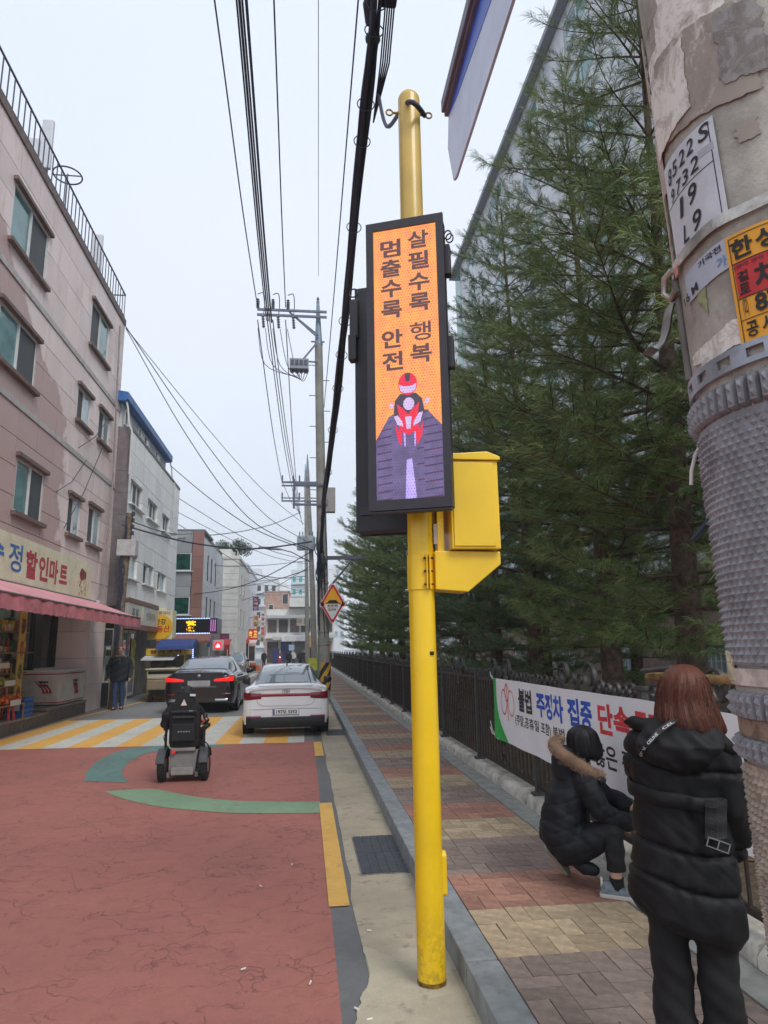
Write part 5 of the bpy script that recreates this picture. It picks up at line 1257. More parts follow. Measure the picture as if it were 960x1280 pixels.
patch('plate_rule', M_ink, lambda u, v: (166+38*u, 2.5335+.0015*v+.01*u), k=1, off=.0062, th=.0003)
patch('plate_rule', M_ink, lambda u, v: (203.5+.5*u, 2.445+.17*v), n=1, off=.0062, th=.0003)
patch('seal_mark', mat('seal_white', S(172, 176, 182), .5), lambda u, v: (196+9*u, 2.565+.014*v), n=8, k=3, off=.0062, th=.0004)
wrap_text('16 M', 174, 2.352, .05, .016, M_ink, off=.0045, tilt=.12); wrap_text('기국전', 192, 2.388, .05, .012, M_ink, off=.0045, tilt=.1)
wrap_text('가', 199, 2.366, .018, .018, mat('ink_blue', S(110, 150, 190), .6), off=.0045)
# yellow poster
M_po = mat('poster_orange', S(240, 170, 40), .5, var=.05, scale=12); M_pr = mat('poster_red', S(200, 44, 44), .5, var=.08, scale=12)
patch('poster', M_po, lambda u, v: (202.5+64*u, 2.208+.192*v), off=.004, th=.001)
patch('poster_red_field', M_pr, lambda u, v: (205+61*u, 2.288+.062*v), k=3, off=.0055, th=.0005)
for (za, zb_) in ((2.348, 2.3495), (2.2865, 2.288), (2.25, 2.2512), (2.213, 2.2142), (2.393, 2.3942)): patch('poster_rule', M_ink, lambda u, v: (204.5+61*u, za+(zb_-za)*v), k=1, off=.0063, th=.0003)
patch('poster_rule', M_ink, lambda u, v: (204.2+.35*u, 2.214+.18*v), n=1, off=.0063, th=.0003)
M_pk = mat('poster_black', S(26, 20, 16), .5)
wrap_text('한', 210.0, 2.371, .033, .034, M_pk, .03); wrap_text('성', 221.5, 2.372, .033, .034, M_pk, .03); wrap_text('설', 233, 2.372, .033, .034, M_pk, .03)
wrap_text('(관악 관악 일대)', 216, 2.341, .07, .0075, M_pk, .01); wrap_text('결', 208.5, 2.323, .016, .018, M_pk, .03); wrap_text('로', 208.5, 2.302, .016, .018, M_pk, .03)
wrap_text('차', 219, 2.312, .036, .042, M_pk, .025); wrap_text('단', 231, 2.312, .036, .042, M_pk, .025)
wrap_text('(02)', 207.6, 2.269, .008, .032, M_pk, .01); wrap_text('87', 217.5, 2.270, .036, .030, M_pk, .03); wrap_text('2', 227, 2.270, .018, .030, M_pk, .03)
wrap_text('공', 209, 2.232, .018, .026, M_pk, .02); wrap_text('사', 216.5, 2.233, .02, .028, M_pk, .02); wrap_text('전', 224.5, 2.233, .02, .028, M_pk, .02)
# straps
M_str = mat('worn_steel_strap', S(186, 180, 172), .35, metal=.7, var=.2, scale=30, bump=.2, bscale=60, dirt=S(120, 112, 100), dirtamt=.5, dscale=16)
patch('steel_strap', M_str, lambda u, v: (360*u, 2.413+.020*v+.012*math.sin(math.radians(360*u-150))+.002*math.sin(u*60)), n=90, k=2, off=.007, th=.002)
patch('red_strap_end', mat('strap_red', S(206, 120, 104), .5), lambda u, v: (163+5*u, 2.404+.018*v), n=3, k=2, off=.0095, th=.001)
mb = MB(); mb.tube([cp(158, 2.43, .01), cp(153, 2.425, .022), cp(150, 2.40, .026), cp(153, 2.382, .016), cp(160, 2.388, .01)], .006, 8)
mb.build('strap_buckle', M_str, np_, smooth=50)
A = []
for (th, z, o_) in ((152, 2.385, .008), (150, 2.375, .020), (148, 2.352, .028), (146, 2.33, .034), (146, 2.305, .046), (148, 2.292, .058), (150, 2.296, .070)):
    A.append([cp(th, z-.0, o_)+Vector((0, -.016, 0)), cp(th, z, o_)+Vector((0, .016, 0))])
mb = MB(); mb.grid(A); mb.grid([[p+Vector((.003, 0, -.002)) for p in r][::-1] for r in A]); mb.build('bent_bracket', mat('galv_bracket', S(140, 136, 130), .45, metal=.6, var=.2, scale=30), np_, smooth=60, fix=False)
MB().tube([cp(153, z, .004) for z in np.linspace(2.22, 2.42, 9)], .007, 8).build('ground_conduit', mat('conduit_grey', S(120, 116, 110), .6, var=.2), np_, smooth=60)
# slotted strap with real holes: upper and lower lips with bridges between slots
def slotted(z0, tilt=.0):
    h_ = .034; mb = MB(); n = 22
    def s_(a0, a1, za, zb_): 
        k = max(2, int((a1-a0)/4)); P = [[cp(a0+(a1-a0)*i/k, zz+tilt*math.sin(math.radians(a0+(a1-a0)*i/k-150)), .009) for i in range(k+1)] for zz in (za, zb_)]
        Q = [[cp(a0+(a1-a0)*i/k, zz+tilt*math.sin(math.radians(a0+(a1-a0)*i/k-150)), .005) for i in range(k+1)] for zz in (za, zb_)]
        mb.grid(P); mb.grid(Q[::-1])
        for row in (0, 1): mb.grid([P[row], Q[row]] if row else [Q[row], P[row]])
        mb.grid([[P[0][0], P[1][0]], [Q[0][0], Q[1][0]]]); mb.grid([[Q[0][-1], Q[1][-1]], [P[0][-1], P[1][-1]]])
    s_(0, 360, z0, z0+h_*.27); s_(0, 360, z0+h_*.73, z0+h_)
    for k in range(n): a = k*360/n; s_(a, a+360/n*.5, z0+h_*.27, z0+h_*.73)
    mb.build('slotted_strap', mat('blue_grey_steel', S(160, 164, 172), .4, metal=.5, var=.12, scale=30), np_, smooth=40, fix=True)
slotted(2.176, .004)
# studded rubber bands and anti-poster sheet
M_rub = mat('grey_studded_rubber', S(142, 144, 148), .55, var=.14, scale=25, bump=.15, bscale=200, dirt=S(88, 84, 80), dirtamt=.6, dscale=14)
M_rub2 = mat('muddy_studded_rubber', S(164, 154, 138), .75, var=.25, scale=16, bump=.4, bscale=120, dirt=S(88, 70, 54), dirtamt=.85, dscale=12)
def gear(zc, h_, n, depth=.013, name='stud_band', zs=0):
    mb = MB(); st = 360/n
    for k in range(n):
        a = k*st; g0, g1 = a+st*.10, a+st*.90
        lo = [cp(g0, zc-h_/2, .002), cp(g1, zc-h_/2, .002), cp(g1, zc+h_/2, .002), cp(g0, zc+h_/2, .002)]
        hi = [cp(g0+st*.12, zc-h_*.42, depth), cp(g1-st*.12, zc-h_*.42, depth), cp(g1-st*.12, zc+h_*.42, depth), cp(g0+st*.12, zc+h_*.42, depth)]
        mb.add(lo+hi, [(4, 5, 6, 7), (0, 1, 5, 4), (1, 2, 6, 5), (2, 3, 7, 6), (3, 0, 4, 7)])
        am = a+st*.5
        for s2 in (-1, 1):
            c = zc+s2*h_*.2; q = [cp(am-st*.2, c-h_*.16, depth-.001), cp(am+st*.2, c-h_*.16, depth-.001), cp(am+st*.2, c+h_*.16, depth-.001), cp(am-st*.2, c+h_*.16, depth-.001), cp(am, c, depth+.006)]
            mb.add(q, [(0, 1, 4), (1, 2, 4), (2, 3, 4), (3, 0, 4)])
    mb.build(name, M_rub, np_, kind='stuff')
gear(2.140, .050, 64)
gear(1.653, .042, 64, .012)
gear(1.585, .034, 64, .012)
def studs(z0, z1, dz, n, m_, hgt=.0072):
    rows = int((z1-z0)/dz); mb = MB(); st = 360/n
    # base sheet
    mb.grid([[cp(360*i/96, z0+(z1-z0)*j/8, .0035) for i in range(97)] for j in range(9)])
    for r in range(rows):
        zc = z0+(r+.5)*dz
        for k in range(n):
            a = (k+.5*(r % 2))*st
            if not (125 < a % 360 < 262): continue
            j = random.uniform(.75, 1.1) if random.random() > .03 else random.uniform(.1, .5)
            q = [cp(a-st*.48, zc, .003), cp(a, zc-dz*.62, .003), cp(a+st*.48, zc, .003), cp(a, zc+dz*.62, .003), cp(a+st*.05, zc-dz*.1, .003+hgt*j)]
            mb.add(q, [(0, 1, 4), (1, 2, 4), (2, 3, 4), (3, 0, 4)])
    mb.build('studded_sheet', m_, np_, kind='stuff', fix=False)
studs(1.715, 2.112, .0118, 74, M_rub)
studs(.15, 1.562, .0118, 74, M_rub2)
patch('base_ring', mat('plaster_ring', S(196, 186, 176), .8, var=.25, scale=30), lambda u, v: (360*u, 1.684+.026*v), n=60, k=2, off=.003, th=.003)
patch('bare_ring', paper_mat('brown_bare', S(150, 132, 116), S(112, 92, 76), sc=18), lambda u, v: (360*u, 1.604+.028*v), n=60, k=2, off=.002, th=.002)
mb = MB(); mb.tube([cp(150, 2.10, .0), cp(146, 2.085, .012), cp(143, 2.06, .022), cp(142, 2.035, .026)], .0035, 6); mb.build('white_tie', mat('tie_white', S(222, 224, 220), .5), np_, smooth=60)
mb = MB(); mb.bar(cp(152, 1.965, 0), cp(141, 1.935, .035), .011, .006); mb.build('cut_flat_bar', mat('dark_flat_bar', S(70, 86, 100), .4, metal=.4), np_)
patch('foam_lump', mat('foam_yellowish', S(196, 190, 160), .9, var=.2, scale=30), torn(148, 162, 1.69, 1.735, 3, 11), n=8, k=6, off=.004, th=.004)
# ================================================================== pines behind the fence
rng = np.random.default_rng(5)
def needle_mat(name, a, b_, c_):
    m, g, b = new_mat(name); co = objco(g)
    n = g.ramp(g.noise(co, 1.1, 4, .6), .35, .65); n2 = g.ramp(g.noise(co, 5., 3, .6), .4, .68)
    c = g.mix(n, a, b_); c = g.mix(g.math('MULTIPLY', n2, .55), c, c_)
    r = g.n('ObjectInfo').outputs['Random']; c = g.n('VectorMath', operation='SCALE', i_0=c, i_Scale=g.math('MULTIPLY_ADD', r, .3, .85)).outputs[0]
    g.set(b.inputs['Base Color'], c); b.inputs['Roughness'].default_value = .5; b.inputs['Specular IOR Level'].default_value = .35
    return m
M_nd = needle_mat('pine_needles', S(92, 118, 70), S(118, 140, 82), S(160, 166, 96))
M_nd2 = needle_mat('pine_needles_blue', S(84, 110, 76), S(104, 128, 84), S(134, 150, 94))
M_bark = mat('pine_bark', S(92, 76, 64), .95, var=.35, scale=10, bump=1., bscale=25, dirt=S(60, 50, 42), dirtamt=.6, dscale=8)
def template(nn, L=.34, nl=.15, w=.0045, droop=.8):
    """one shoot: nn thin needle blades along an axis of length L pointing +X, gravity towards -Z"""
    V = []; F = []
    for i in range(nn):
        t = (i+rng.random())/nn; x = L*t; ph = rng.uniform(0, 2*PI); sp_ = math.radians(rng.uniform(22, 58) if t < .9 else rng.uniform(5, 40))
        d = np.array([math.cos(sp_), math.sin(sp_)*math.cos(ph), math.sin(sp_)*math.sin(ph)]); l = nl*rng.uniform(.75, 1.15)
        p0 = np.array([x, 0, 0]); p1 = p0+d*l*.55; d2 = d+np.array([0, 0, -droop]); d2 /= np.linalg.norm(d2); p2 = p1+d2*l*.45
        s_ = np.cross(d, rng.normal(size=3)); s_ /= np.linalg.norm(s_)+1e-9; k = len(V)
        V += [p0-s_*w/2, p0+s_*w/2, p1+s_*w*.5, p2, p1-s_*w*.5]; F += [(k, k+1, k+2, k+4), (k+4, k+2, k+3, k+3)]
    return np.array(V), F
def tmpl_tris(nn, **kw):
    V, F = template(nn, **kw); T_ = []
    for f in F:
        if f[2] == f[3]: T_.append((f[0], f[1], f[2]))
        else: T_ += [(f[0], f[1], f[2]), (f[0], f[2], f[3])]
    return V, np.array(T_)
def make_pine(H, R, zlow, dens, seed, nn, w, whorl=.5, gap=()):
    r_ = np.random.default_rng(seed); P = []; D = []; Sx = []; limbs = MB()
    lean = r_.uniform(-.02, .02, 2)
    z = zlow
    while z < H-.3:
        f = (z-zlow)/(H-zlow); Lb = R*(1-f)**(.54 if seed == 3 else .6)*(.5+.5*min(1, f*3.6+.1)); nb = r_.integers(4, 7); a0 = r_.uniform(0, 6.28)
        for k in range(nb):
            a = a0+k*2*PI/nb+r_.uniform(-.3, .3); L = Lb*r_.uniform(.65, 1.12); el = .10+.55*f+r_.uniform(-.12, .12)
            pts = []; n = 7
            for i in range(n+1):
                t = i/n; rad = L*t; zz = z+math.tan(el)*rad*(1-.25*t)-.10*L*t*(1-t)*2+.05*L*t**3
                aa = a+.12*math.sin(t*3+k); pts.append(np.array([math.cos(aa)*rad+lean[0]*z, math.sin(aa)*rad+lean[1]*z, zz]))
            limbs.tube([Vector(p) for p in pts], [max(.006, .034*(L/2.6)*(1-t/(n+.5))) for t in range(n+1)], 5, caps=False)
            m_ = max(3, int(L/.17))
            for i in range(m_):
                t = .22+.78*(i+.5)/m_; q = t*n; j = min(int(q), n-1); p = pts[j]+(pts[j+1]-pts[j])*(q-j); dr = pts[j+1]-pts[j]; dr /= np.linalg.norm(dr)
                for sd_ in (-1, 1):
                    if r_.random() > dens: continue
                    side = np.cross(dr, [0, 0, 1])*sd_; side /= np.linalg.norm(side)+1e-9
                    d = dr*.8+side*r_.uniform(.5, 1.0)+np.array([0, 0, r_.uniform(-.1, .35)]); d /= np.linalg.norm(d)
                    bl = min(1.1, (1-t*.55)*L*.36*r_.uniform(.6, 1.2)); ns = max(1, int(bl/.19))
                    q0 = p
                    for s_ in range(ns):
                        P.append(q0+d*bl*s_/ns); dd = d+r_.normal(0, .2, 3); dd[2] += .1; dd /= np.linalg.norm(dd); D.append(dd); Sx.append(r_.uniform(.8, 1.2))
                    if ns > 1: limbs.tube([Vector(p), Vector(p+d*bl)], [.008, .004], 4, caps=False)
            P.append(pts[-1]-dr*.1); D.append(dr+np.array([0, 0, .15])); Sx.append(1.2)
        z += whorl*r_.uniform(.75, 1.25)
    for k in range(6): P.append(np.array([0, 0, H-.5+k*.08])+r_.normal(0, .03, 3)); D.append(np.array([r_.normal(0, .4), r_.normal(0, .4), 1.])); Sx.append(1.)
    P = np.array(P); D = np.array(D); D /= np.linalg.norm(D, axis=1)[:, None]; Sx = np.array(Sx)
    T4 = [tmpl_tris(nn, w=w) for _ in range(4)]
    VV = []; FF = []; o = 0
    for ti, (TV, TF) in enumerate(T4):
        ii = np.arange(ti, len(P), 4); X = D[ii]; up_ = np.tile([0, 0, 1.], (len(ii), 1)); Y = np.cross(up_, X); Y /= np.linalg.norm(Y, axis=1)[:, None]+1e-6; Zv = np.cross(X, Y)
        W_ = P[ii][:, None, :]+Sx[ii][:, None, None]*(TV[None, :, 0:1]*X[:, None]+TV[None, :, 1:2]*Y[:, None]+TV[None, :, 2:3]*Zv[:, None])
        VV.append(W_.reshape(-1, 3)); n = len(TV); FF.append((TF[None]+(np.arange(len(ii))*n)[:, None, None]).reshape(-1, 3)+o); o += n*len(ii)
    V = np.concatenate(VV).astype('f'); F = np.concatenate(FF).astype('i')
    me = bpy.data.meshes.new('crown'); me.vertices.add(len(V)); me.vertices.foreach_set('co', V.ravel()); me.loops.add(F.size); me.loops.foreach_set('vertex_index', F.ravel())
    me.polygons.add(len(F)); me.polygons.foreach_set('loop_start', np.arange(0, F.size, 3, dtype='i')); me.polygons.foreach_set('loop_total', np.full(len(F), 3, 'i')); me.update(); me.validate()
    tr = MB(); tr.tube([Vector((0, 0, -.1)), Vector((lean[0]*2, lean[1]*2, 2)), Vector((lean[0]*H*.6, lean[1]*H*.6, H*.6)), Vector((lean[0]*H, lean[1]*H, H))], [.14*H/9, .115*H/9, .06, .012], 12)
    return me, limbs, tr, len(P)
PT = []
for (H, R, zl, dn, sd, nn, w_) in ((12.6, 3.2, 1.6, .70, 3, 56, .0050), (11.6, 3.0, 1.1, .85, 8, 40, .0075), (10.6, 2.9, .8, .9, 14, 30, .0105)):
    me, li, tr, cnt_ = make_pine(H, R, zl, dn, sd, nn, w_); me.materials.append(M_nd if sd != 8 else M_nd2)
    PT.append((me, li.mesh('limbs', M_bark, fix=False), tr.mesh('trunk', M_bark, smooth=60)))
    print('pine', sd, 'shoots', cnt_, 'tris', len(me.polygons))
def pine(k, x, y, rz, s_, label, name='pine_tree'):
    t = thing(name, label, 'tree', (x, y, .2), rz, group='pine trees behind the fence'); t.scale = (s_, s_, s_)
    tr = link('trunk', PT[k][2], t); link('limbs', PT[k][1], t); link('crown', PT[k][0], t)
    return t
spots = [(0, 4.9, 4.6, .4, .92, 'nearest tall pine whose long shoots spread across the upper right sky'),
         (0, 4.45, 7.6, 2.1, .96, 'pine standing behind the red haired woman with a straight trunk'),
         (0, 4.8, 10.4, 4.0, .97, 'pine whose dark trunk rises left of the window grilles'),
         (1, 4.7, 13.6, 1.0, 1.0, 'pine with greyish needles just right of the yellow cabinet'),
         (1, 4.8, 17.0, 3.0, .95, 'pine showing directly behind the yellow cabinet'),
         (1, 4.8, 20.6, 5.1, .92, 'pine behind the yellow pole at mid distance'),
         (2, 4.3, 24.5, .3, 1.02, 'pine just left of the yellow pole'),
         (2, 4.1, 29, 1.9, 1.08, 'pine between the yellow pole and the utility pole'),
         (2, 4.2, 34, 3.3, 1.12, 'pine close to the traffic signs, second from the end'),
         (2, 4.6, 41, 4.8, 1.15, 'pine right beside the triangular traffic signs'),
         (2, 4.8, 50, 2.2, 1.15, 'farthest pine of the front row, half behind the traffic signs'),
         (1, 7.6, 9.2, .9, .85, 'back row pine nearest the apartment wall'),
         (1, 7.4, 14.8, 2.6, .82, 'second back row pine near the apartment wall'),
         (2, 7.6, 21, 4.4, .80, 'third back row pine near the apartment wall'),
         (2, 7.4, 30, 5.5, .82, 'farthest back row pine near the apartment wall')]
for a in spots: pine(*a)
# leafless shrubs and dry undergrowth below them
def shrub(x, y, h_, seed, label, m_leaf, nleaf=260, spread=.5):
    r_ = np.random.default_rng(seed); t = thing('bare_shrub', label, 'shrub', (x, y, .22), group='dry shrubs behind the railing'); st = MB(); lf = MB()
    for k in range(11):
        a = r_.uniform(0, 6.28); p = Vector((0, 0, 0)); pts = [p.copy()]; d = Vector((math.cos(a)*.5, math.sin(a)*.5, 1)).normalized()
        for i in range(5): d = (d+Vector(r_.normal(0, .25, 3))).normalized(); d.z = abs(d.z); p = p+d*h_/5; pts.append(p.copy())
        st.tube(pts, [.012, .01, .008, .006, .005, .003], 4)
        for q in pts[2:]:
            for j in range(int(nleaf/44)):
                c = q+Vector(r_.normal(0, .12*spread*2, 3)); u = Vector(r_.normal(0, 1, 3)).normalized()*.028; v = u.orthogonal().normalized()*.016; lf.add([c-u, c+v, c+u, c-v], [(0, 1, 2, 3)])
    st.build('stems', mat('twig_brown', S(112, 88, 66), .9, var=.2), t); lf.build('leaves', m_leaf, t, fix=False, kind='stuff')
M_dl = mat('dry_leaf', S(150, 124, 82), .8, var=.35, scale=12); M_gl2 = mat('dull_green_leaf', S(86, 98, 54), .7, var=.35, scale=12)
for i, (y, h_, gr) in enumerate([(13.5, 1.9, 0), (16, 1.6, 1), (18.4, 2.0, 0), (21, 1.7, 0), (24, 1.8, 1), (27, 1.6, 0), (31, 1.7, 0), (36, 1.7, 1)]):
    shrub(3.0+.3*(i % 3), y, h_, 40+i, ['tan leaved shrub nearest the yellow pole on its right', 'dull green shrub behind the yellow pole', 'tallest tan shrub left of the yellow pole', 'tan shrub with flecked leaves over the railing', 'dull green shrub over the middle of the far railing', 'low tan shrub over the far railing', 'far tan shrub near the railing end', 'farthest dull green shrub by the railing end'][i], M_gl2 if gr else M_dl)
# cluster on the far left roof
rt_ = thing('roof_tree', 'dark bushy tree growing on the roof of the white sided building', 'tree', (-5.9, 56, 8.8))
MB().tube([(0, 0, 0), (.05, 0, 1.2)], [.1, .05], 8).build('trunk', M_bark, rt_)
mb = MB(); r_ = np.random.default_rng(3)
for i in range(2600):
    lobe = r_.integers(0, 5); c0 = Vector(((-.6, .1, 1.2), (.4, .3, 1.5), (1.0, -.1, 1.1), (-.9, 0, 1.3), (.2, -.3, 1.0))[lobe]); d = Vector(r_.normal(0, 1, 3)).normalized()*(.62*r_.random()**.4)
    c = c0+d; u = Vector(r_.normal(0, 1, 3)).normalized()*.07; v = u.orthogonal().normalized()*.04; mb.add([c-u, c+v, c+u, c-v], [(0, 1, 2, 3)])
mb.build('crown', mat('roof_leaf', S(62, 78, 60), .7, var=.3, scale=3), rt_, fix=False)
# ================================================================== vehicles
M_tyre = mat('tyre_rubber', S(36, 36, 37), .85, var=.15, scale=20); M_rim = mat('alloy_rim', S(150, 152, 155), .3, metal=.8)
M_wa = mat('wheel_well', S(14, 14, 14), .9, var=0); M_cglass = mat('car_glass', S(28, 32, 34), .03, var=0, spec=.9)
M_chr = mat('chrome_trim', S(190, 192, 195), .15, metal=.95)
def paint(name, c, rough=.25): return mat(name, c, rough, var=.03, scale=2, coat=.8, spec=.5)
M_tail = mat('tail_lamp_red', S(120, 14, 34), .2, var=.1, coat=.6); M_taillit = mat('tail_lamp_lit', S(230, 30, 30), .2, emit=S(255, 40, 36), es=.5)
def csurf(ST, s, t):
    n = len(ST); i = max(0, min(n-2, int(s))); f = s-i
    rows = [np.array(ST[j]) for j in (max(i-1, 0), i, min(i+1, n-1), min(i+2, n-1))]
    def cr_(a, b, c, d, f): return .5*((2*b)+(c-a)*f+(2*a-5*b+4*c-d)*f*f+(3*b-a-3*c+d)*f**3)
    row = cr_(*rows, f); m_ = len(row); j = max(0, min(m_-2, int(t))); g = t-j
    return cr_(row[max(j-1, 0)], row[j], row[min(j+1, m_-1)], row[min(j+2, m_-1)], g)
def car(name, label, cat, loc, rz, L, Wd, H, prof, pm, wheels, wr=.33, group=None, glass=None):
    """prof: list of (y, half width, sill z, shoulder z, belt z, roof half width, roof z)"""
    glass = glass or M_cglass
    t = thing(name, label, cat, loc, rz, group)
    ST = []
    for (y, w, zb, zs, zbelt, wr_, zr) in prof:
        ST.append([(0, y, zb), (w*.86, y, zb), (w*.965, y, zb+.07), (w, y, zb+(zs-zb)*.45), (w*.995, y, zs), (w*.955, y, zbelt), (w*.90, y, zbelt+.03 if zr > zbelt+.1 else zbelt+(zr-zbelt)*.4),
                   (wr_+.02, y, zbelt+(zr-zbelt)*.84), (wr_-.07, y, zbelt+(zr-zbelt)*.965), (wr_*.5, y, zr), (0, y, zr+.004)])
    ns, ntt = len(ST), 11; P = []
    for i in range((ns-1)*5+1):
        s_ = i/5; half = [csurf(ST, s_, j/3) for j in range((ntt-1)*3+1)]
        P.append([Vector(p) for p in half]+[Vector((-p[0], p[1], p[2])) for p in half[::-1][1:-1]])
    mb = MB(); mb.loft(P, caps=False)
    m_ = (ntt-1)*3+1; tot = len(P[0])
    for e, rr in ((0, P[0]), (1, P[-1])):
        A = [rr[j] for j in range(m_)]; B = [Vector((-p.x, p.y, p.z)) for p in A]
        G = [[a.lerp(b_, k/8) for k in range(9)] for a, b_ in zip(A, B)]; mb.grid(G)
    body = mb.build('body', pm, t, smooth=35)
    def patch_(nm, s0, s1, t0, t1, m, off=.006, both=False, n=14, k=8, over=False):
        mb = MB()
        if over:  # across the centre line
            G = []
            for i in range(n+1):
                s_ = s0+(s1-s0)*i/n; h_ = [csurf(ST, s_, t0+(10-t0)*j/k) for j in range(k+1)]
                G.append([Vector(p) for p in h_]+[Vector((-p[0], p[1], p[2])) for p in h_[::-1][1:]])
            du = G[n//2][k]-G[n//2-1][k]; N = Vector((0, -du.z, du.y)); N.normalize(); N = N if N.z > 0 else -N
            mb.grid([[p+N*off for p in r] for r in G]); mb.grid([[p+N*(off-.004) for p in r][::-1] for r in G]); return mb.build(nm, m, t, smooth=40, fix=False)
        for sx in ((1, -1) if both else (1,)):
            mb = MB(); G = [[Vector(csurf(ST, s0+(s1-s0)*i/n, t0+(t1-t0)*j/k)) for j in range(k+1)] for i in range(n+1)]
            G = [[Vector((sx*(p.x+off), p.y, p.z+off*.3)) for p in r] for r in G]; mb.grid(G); mb.build(nm, m, t, smooth=40, fix=False)
    for (wy, side) in [(y, s_) for y in wheels for s_ in (1, -1)]:
        M_ = Matrix.Rotation(PI/2, 3, 'Y')
        a = MB(); a.lathe([(0, -.02), (wr*1.16, -.02), (wr*1.16, .004), (0, .004)], c=(side*(Wd/2), wy, wr+.02), n=28, M=M_ if side > 0 else Matrix.Rotation(-PI/2, 3, 'Y')); a.build('wheel_arch', M_wa, t, smooth=30)
        R_ = M_ if side > 0 else Matrix.Rotation(-PI/2, 3, 'Y')
        wt = MB().lathe([(wr*.62, -.22), (wr*.93, -.22), (wr, -.19), (wr, -.03), (wr*.94, .006), (wr*.66, .008), (wr*.62, 0)], c=(side*(Wd/2), wy, wr), n=32, M=R_).build('wheel', M_tyre, t, smooth=40)
        rm = MB()
        rm.lathe([(wr*.62, -.02), (wr*.66, .010), (wr*.60, .012), (wr*.56, -.03)], n=28, M=R_, c=(side*(Wd/2), wy, wr))
        for k in range(5):
            a = k*2*PI/5; d = R_ @ Vector((math.cos(a), math.sin(a), 0)); c = Vector((side*(Wd/2), wy, wr)); rm.bar(c+d*.02, c+d*wr*.6, .05, .03, up=(1, 0, 0))
        rm.lathe([(0, -.02), (.06, -.02), (.05, .012), (0, .014)], n=12, M=R_, c=(side*(Wd/2), wy, wr)); rm.build('rim', M_rim, wt, smooth=40)
    return t, ST, patch_, body
def lamp_strip(t, name, x0, x1, zlo, zhi, m, f, off=-.012, n=24):
    mb = MB(); G = []
    for i in range(n+1):
        x = x0+(x1-x0)*i/n; u = i/n; y = f(abs(x))
        G.append([Vector((x, y+off+.01, zlo(u))), Vector((x, y+off, zlo(u)+.012)), Vector((x, y+off, zhi(u)-.012)), Vector((x, y+off+.01, zhi(u)))])
    mb.grid(G); return mb.build(name, m, t, smooth=60, fix=False)
# ---- white sedan
M_wp = paint('white_pearl_paint', S(236, 237, 240)); Wh = .905
wc_loc = (-.38, 14.55, 0); 
prof = [(.0, .70, .30, .70, .88, .60, .975), (.035, .80, .28, .70, .885, .64, .98), (.13, .87, .25, .71, .90, .66, .99), (.42, .902, .22, .72, .93, .64, 1.01), (.60, .905, .20, .74, .955, .60, 1.05), (1.05, .905, .19, .73, .955, .575, 1.28), (1.55, .905, .18, .72, .945, .56, 1.405), (2.1, .905, .18, .71, .935, .555, 1.435), (2.7, .905, .18, .70, .92, .55, 1.40), (3.2, .905, .18, .70, .90, .56, 1.18), (3.6, .90, .19, .69, .88, .60, .93), (4.2, .87, .22, .66, .78, .55, .83), (4.5, .80, .28, .60, .70, .5, .74), (4.62, .70, .32, .55, .62, .45, .66)]
wc, ST, pt, body = car('parked_car', 'white sedan parked at the kerb seen from behind beyond the wheelchair', 'car', wc_loc, math.radians(1.0), 4.65, 1.81, 1.43, prof, M_wp, (.98, 3.65), .325)
def fr(x): # rear surface depth over half width
    return float(np.interp(x, [0, .6, .70, .80, .87, .902, .91], [0, 0, .0, .035, .13, .42, .6]))
pt('rear_window', 4.02, 6.1, 6.75, 10, mat('rear_glass_painted_sky', S(104, 114, 120), .03, spec=1., var=0, coat=1.), over=True, off=.008)  # lightened base colour paints the sky's reflection into the rear glass
pt('side_window', 4.7, 7.6, 6.1, 6.95, M_cglass, both=True)
G = MB()
lamp_strip(wc, 'tail_light', -.868, -.50, lambda u: .745+.03*u, lambda u: .905-.02*u, M_tail, fr); lamp_strip(wc, 'tail_light', .50, .868, lambda u: .775-.03*u, lambda u: .885+.02*u, M_tail, fr)
lamp_strip(wc, 'light_bar', -.499, .499, lambda u: .815, lambda u: .875, mat('light_bar_red', S(150, 28, 44), .25, coat=.6), fr)
lamp_strip(wc, 'bumper_skirt', -.80, .80, lambda u: .21, lambda u: .415, mat('black_bumper', S(24, 24, 26), .6, var=.1), fr, off=-.03)
for sx in (-1, 1): lamp_strip(wc, 'reflector', *sorted((sx*.50, sx*.80)), lambda u: .405, lambda u: .44, mat('reflector_magenta', S(150, 30, 90), .4), fr, off=-.034)
MB().box(-.5, .5, -.045, -.03, .19, .2).build('bumper_line', M_chr, wc)
# boot lid seams and spoiler lip
seam = mat('seam_dark', S(110, 112, 118), .6, var=0)
mb = MB(); mb.tube([Vector((x, fr(abs(x))-.002, z)) for x, z in ((-.60, .80), (-.57, .69), (-.48, .635), (0, .625), (.48, .635), (.57, .69), (.60, .80))], .0035, 5); mb.build('boot_seam', seam, wc)
mb = MB(); mb.tube([Vector((x, fr(abs(x))-.004, .585-.03*abs(x))) for x in np.linspace(-.85, .85, 15)], .006, 5); mb.build('bumper_crease', mat('crease_grey', S(170, 170, 178), .4), wc)
G_ = []
for i in range(17):
    x = -.74+i*1.48/16; z = .985-.05*(abs(x)/.74)**3; y = fr(abs(x)); G_.append([Vector((x, y+.12, z+.012)), Vector((x, y-.035, z+.03)), Vector((x, y-.03, z-.005)), Vector((x, y+.02, z-.03))])
mb = MB(); mb.loft(G_); mb.build('boot_lip', M_wp, wc, smooth=40)
MB().box(-.27, .27, -.012, .0, .445, .585).build('plate_recess', mat('recess_grey', S(150, 150, 158), .5), wc, bevel=.004)
pl_ = MB().box(-.26, .26, -.024, -.013, .46, .57).build('number_plate', mat('plate_white', S(226, 228, 226), .4, var=.03), wc, bevel=.004)
MB().box(-.258, -.225, -.0262, -.0242, .463, .567).build('plate_band', mat('plate_blue', S(60, 90, 160), .4), pl_)
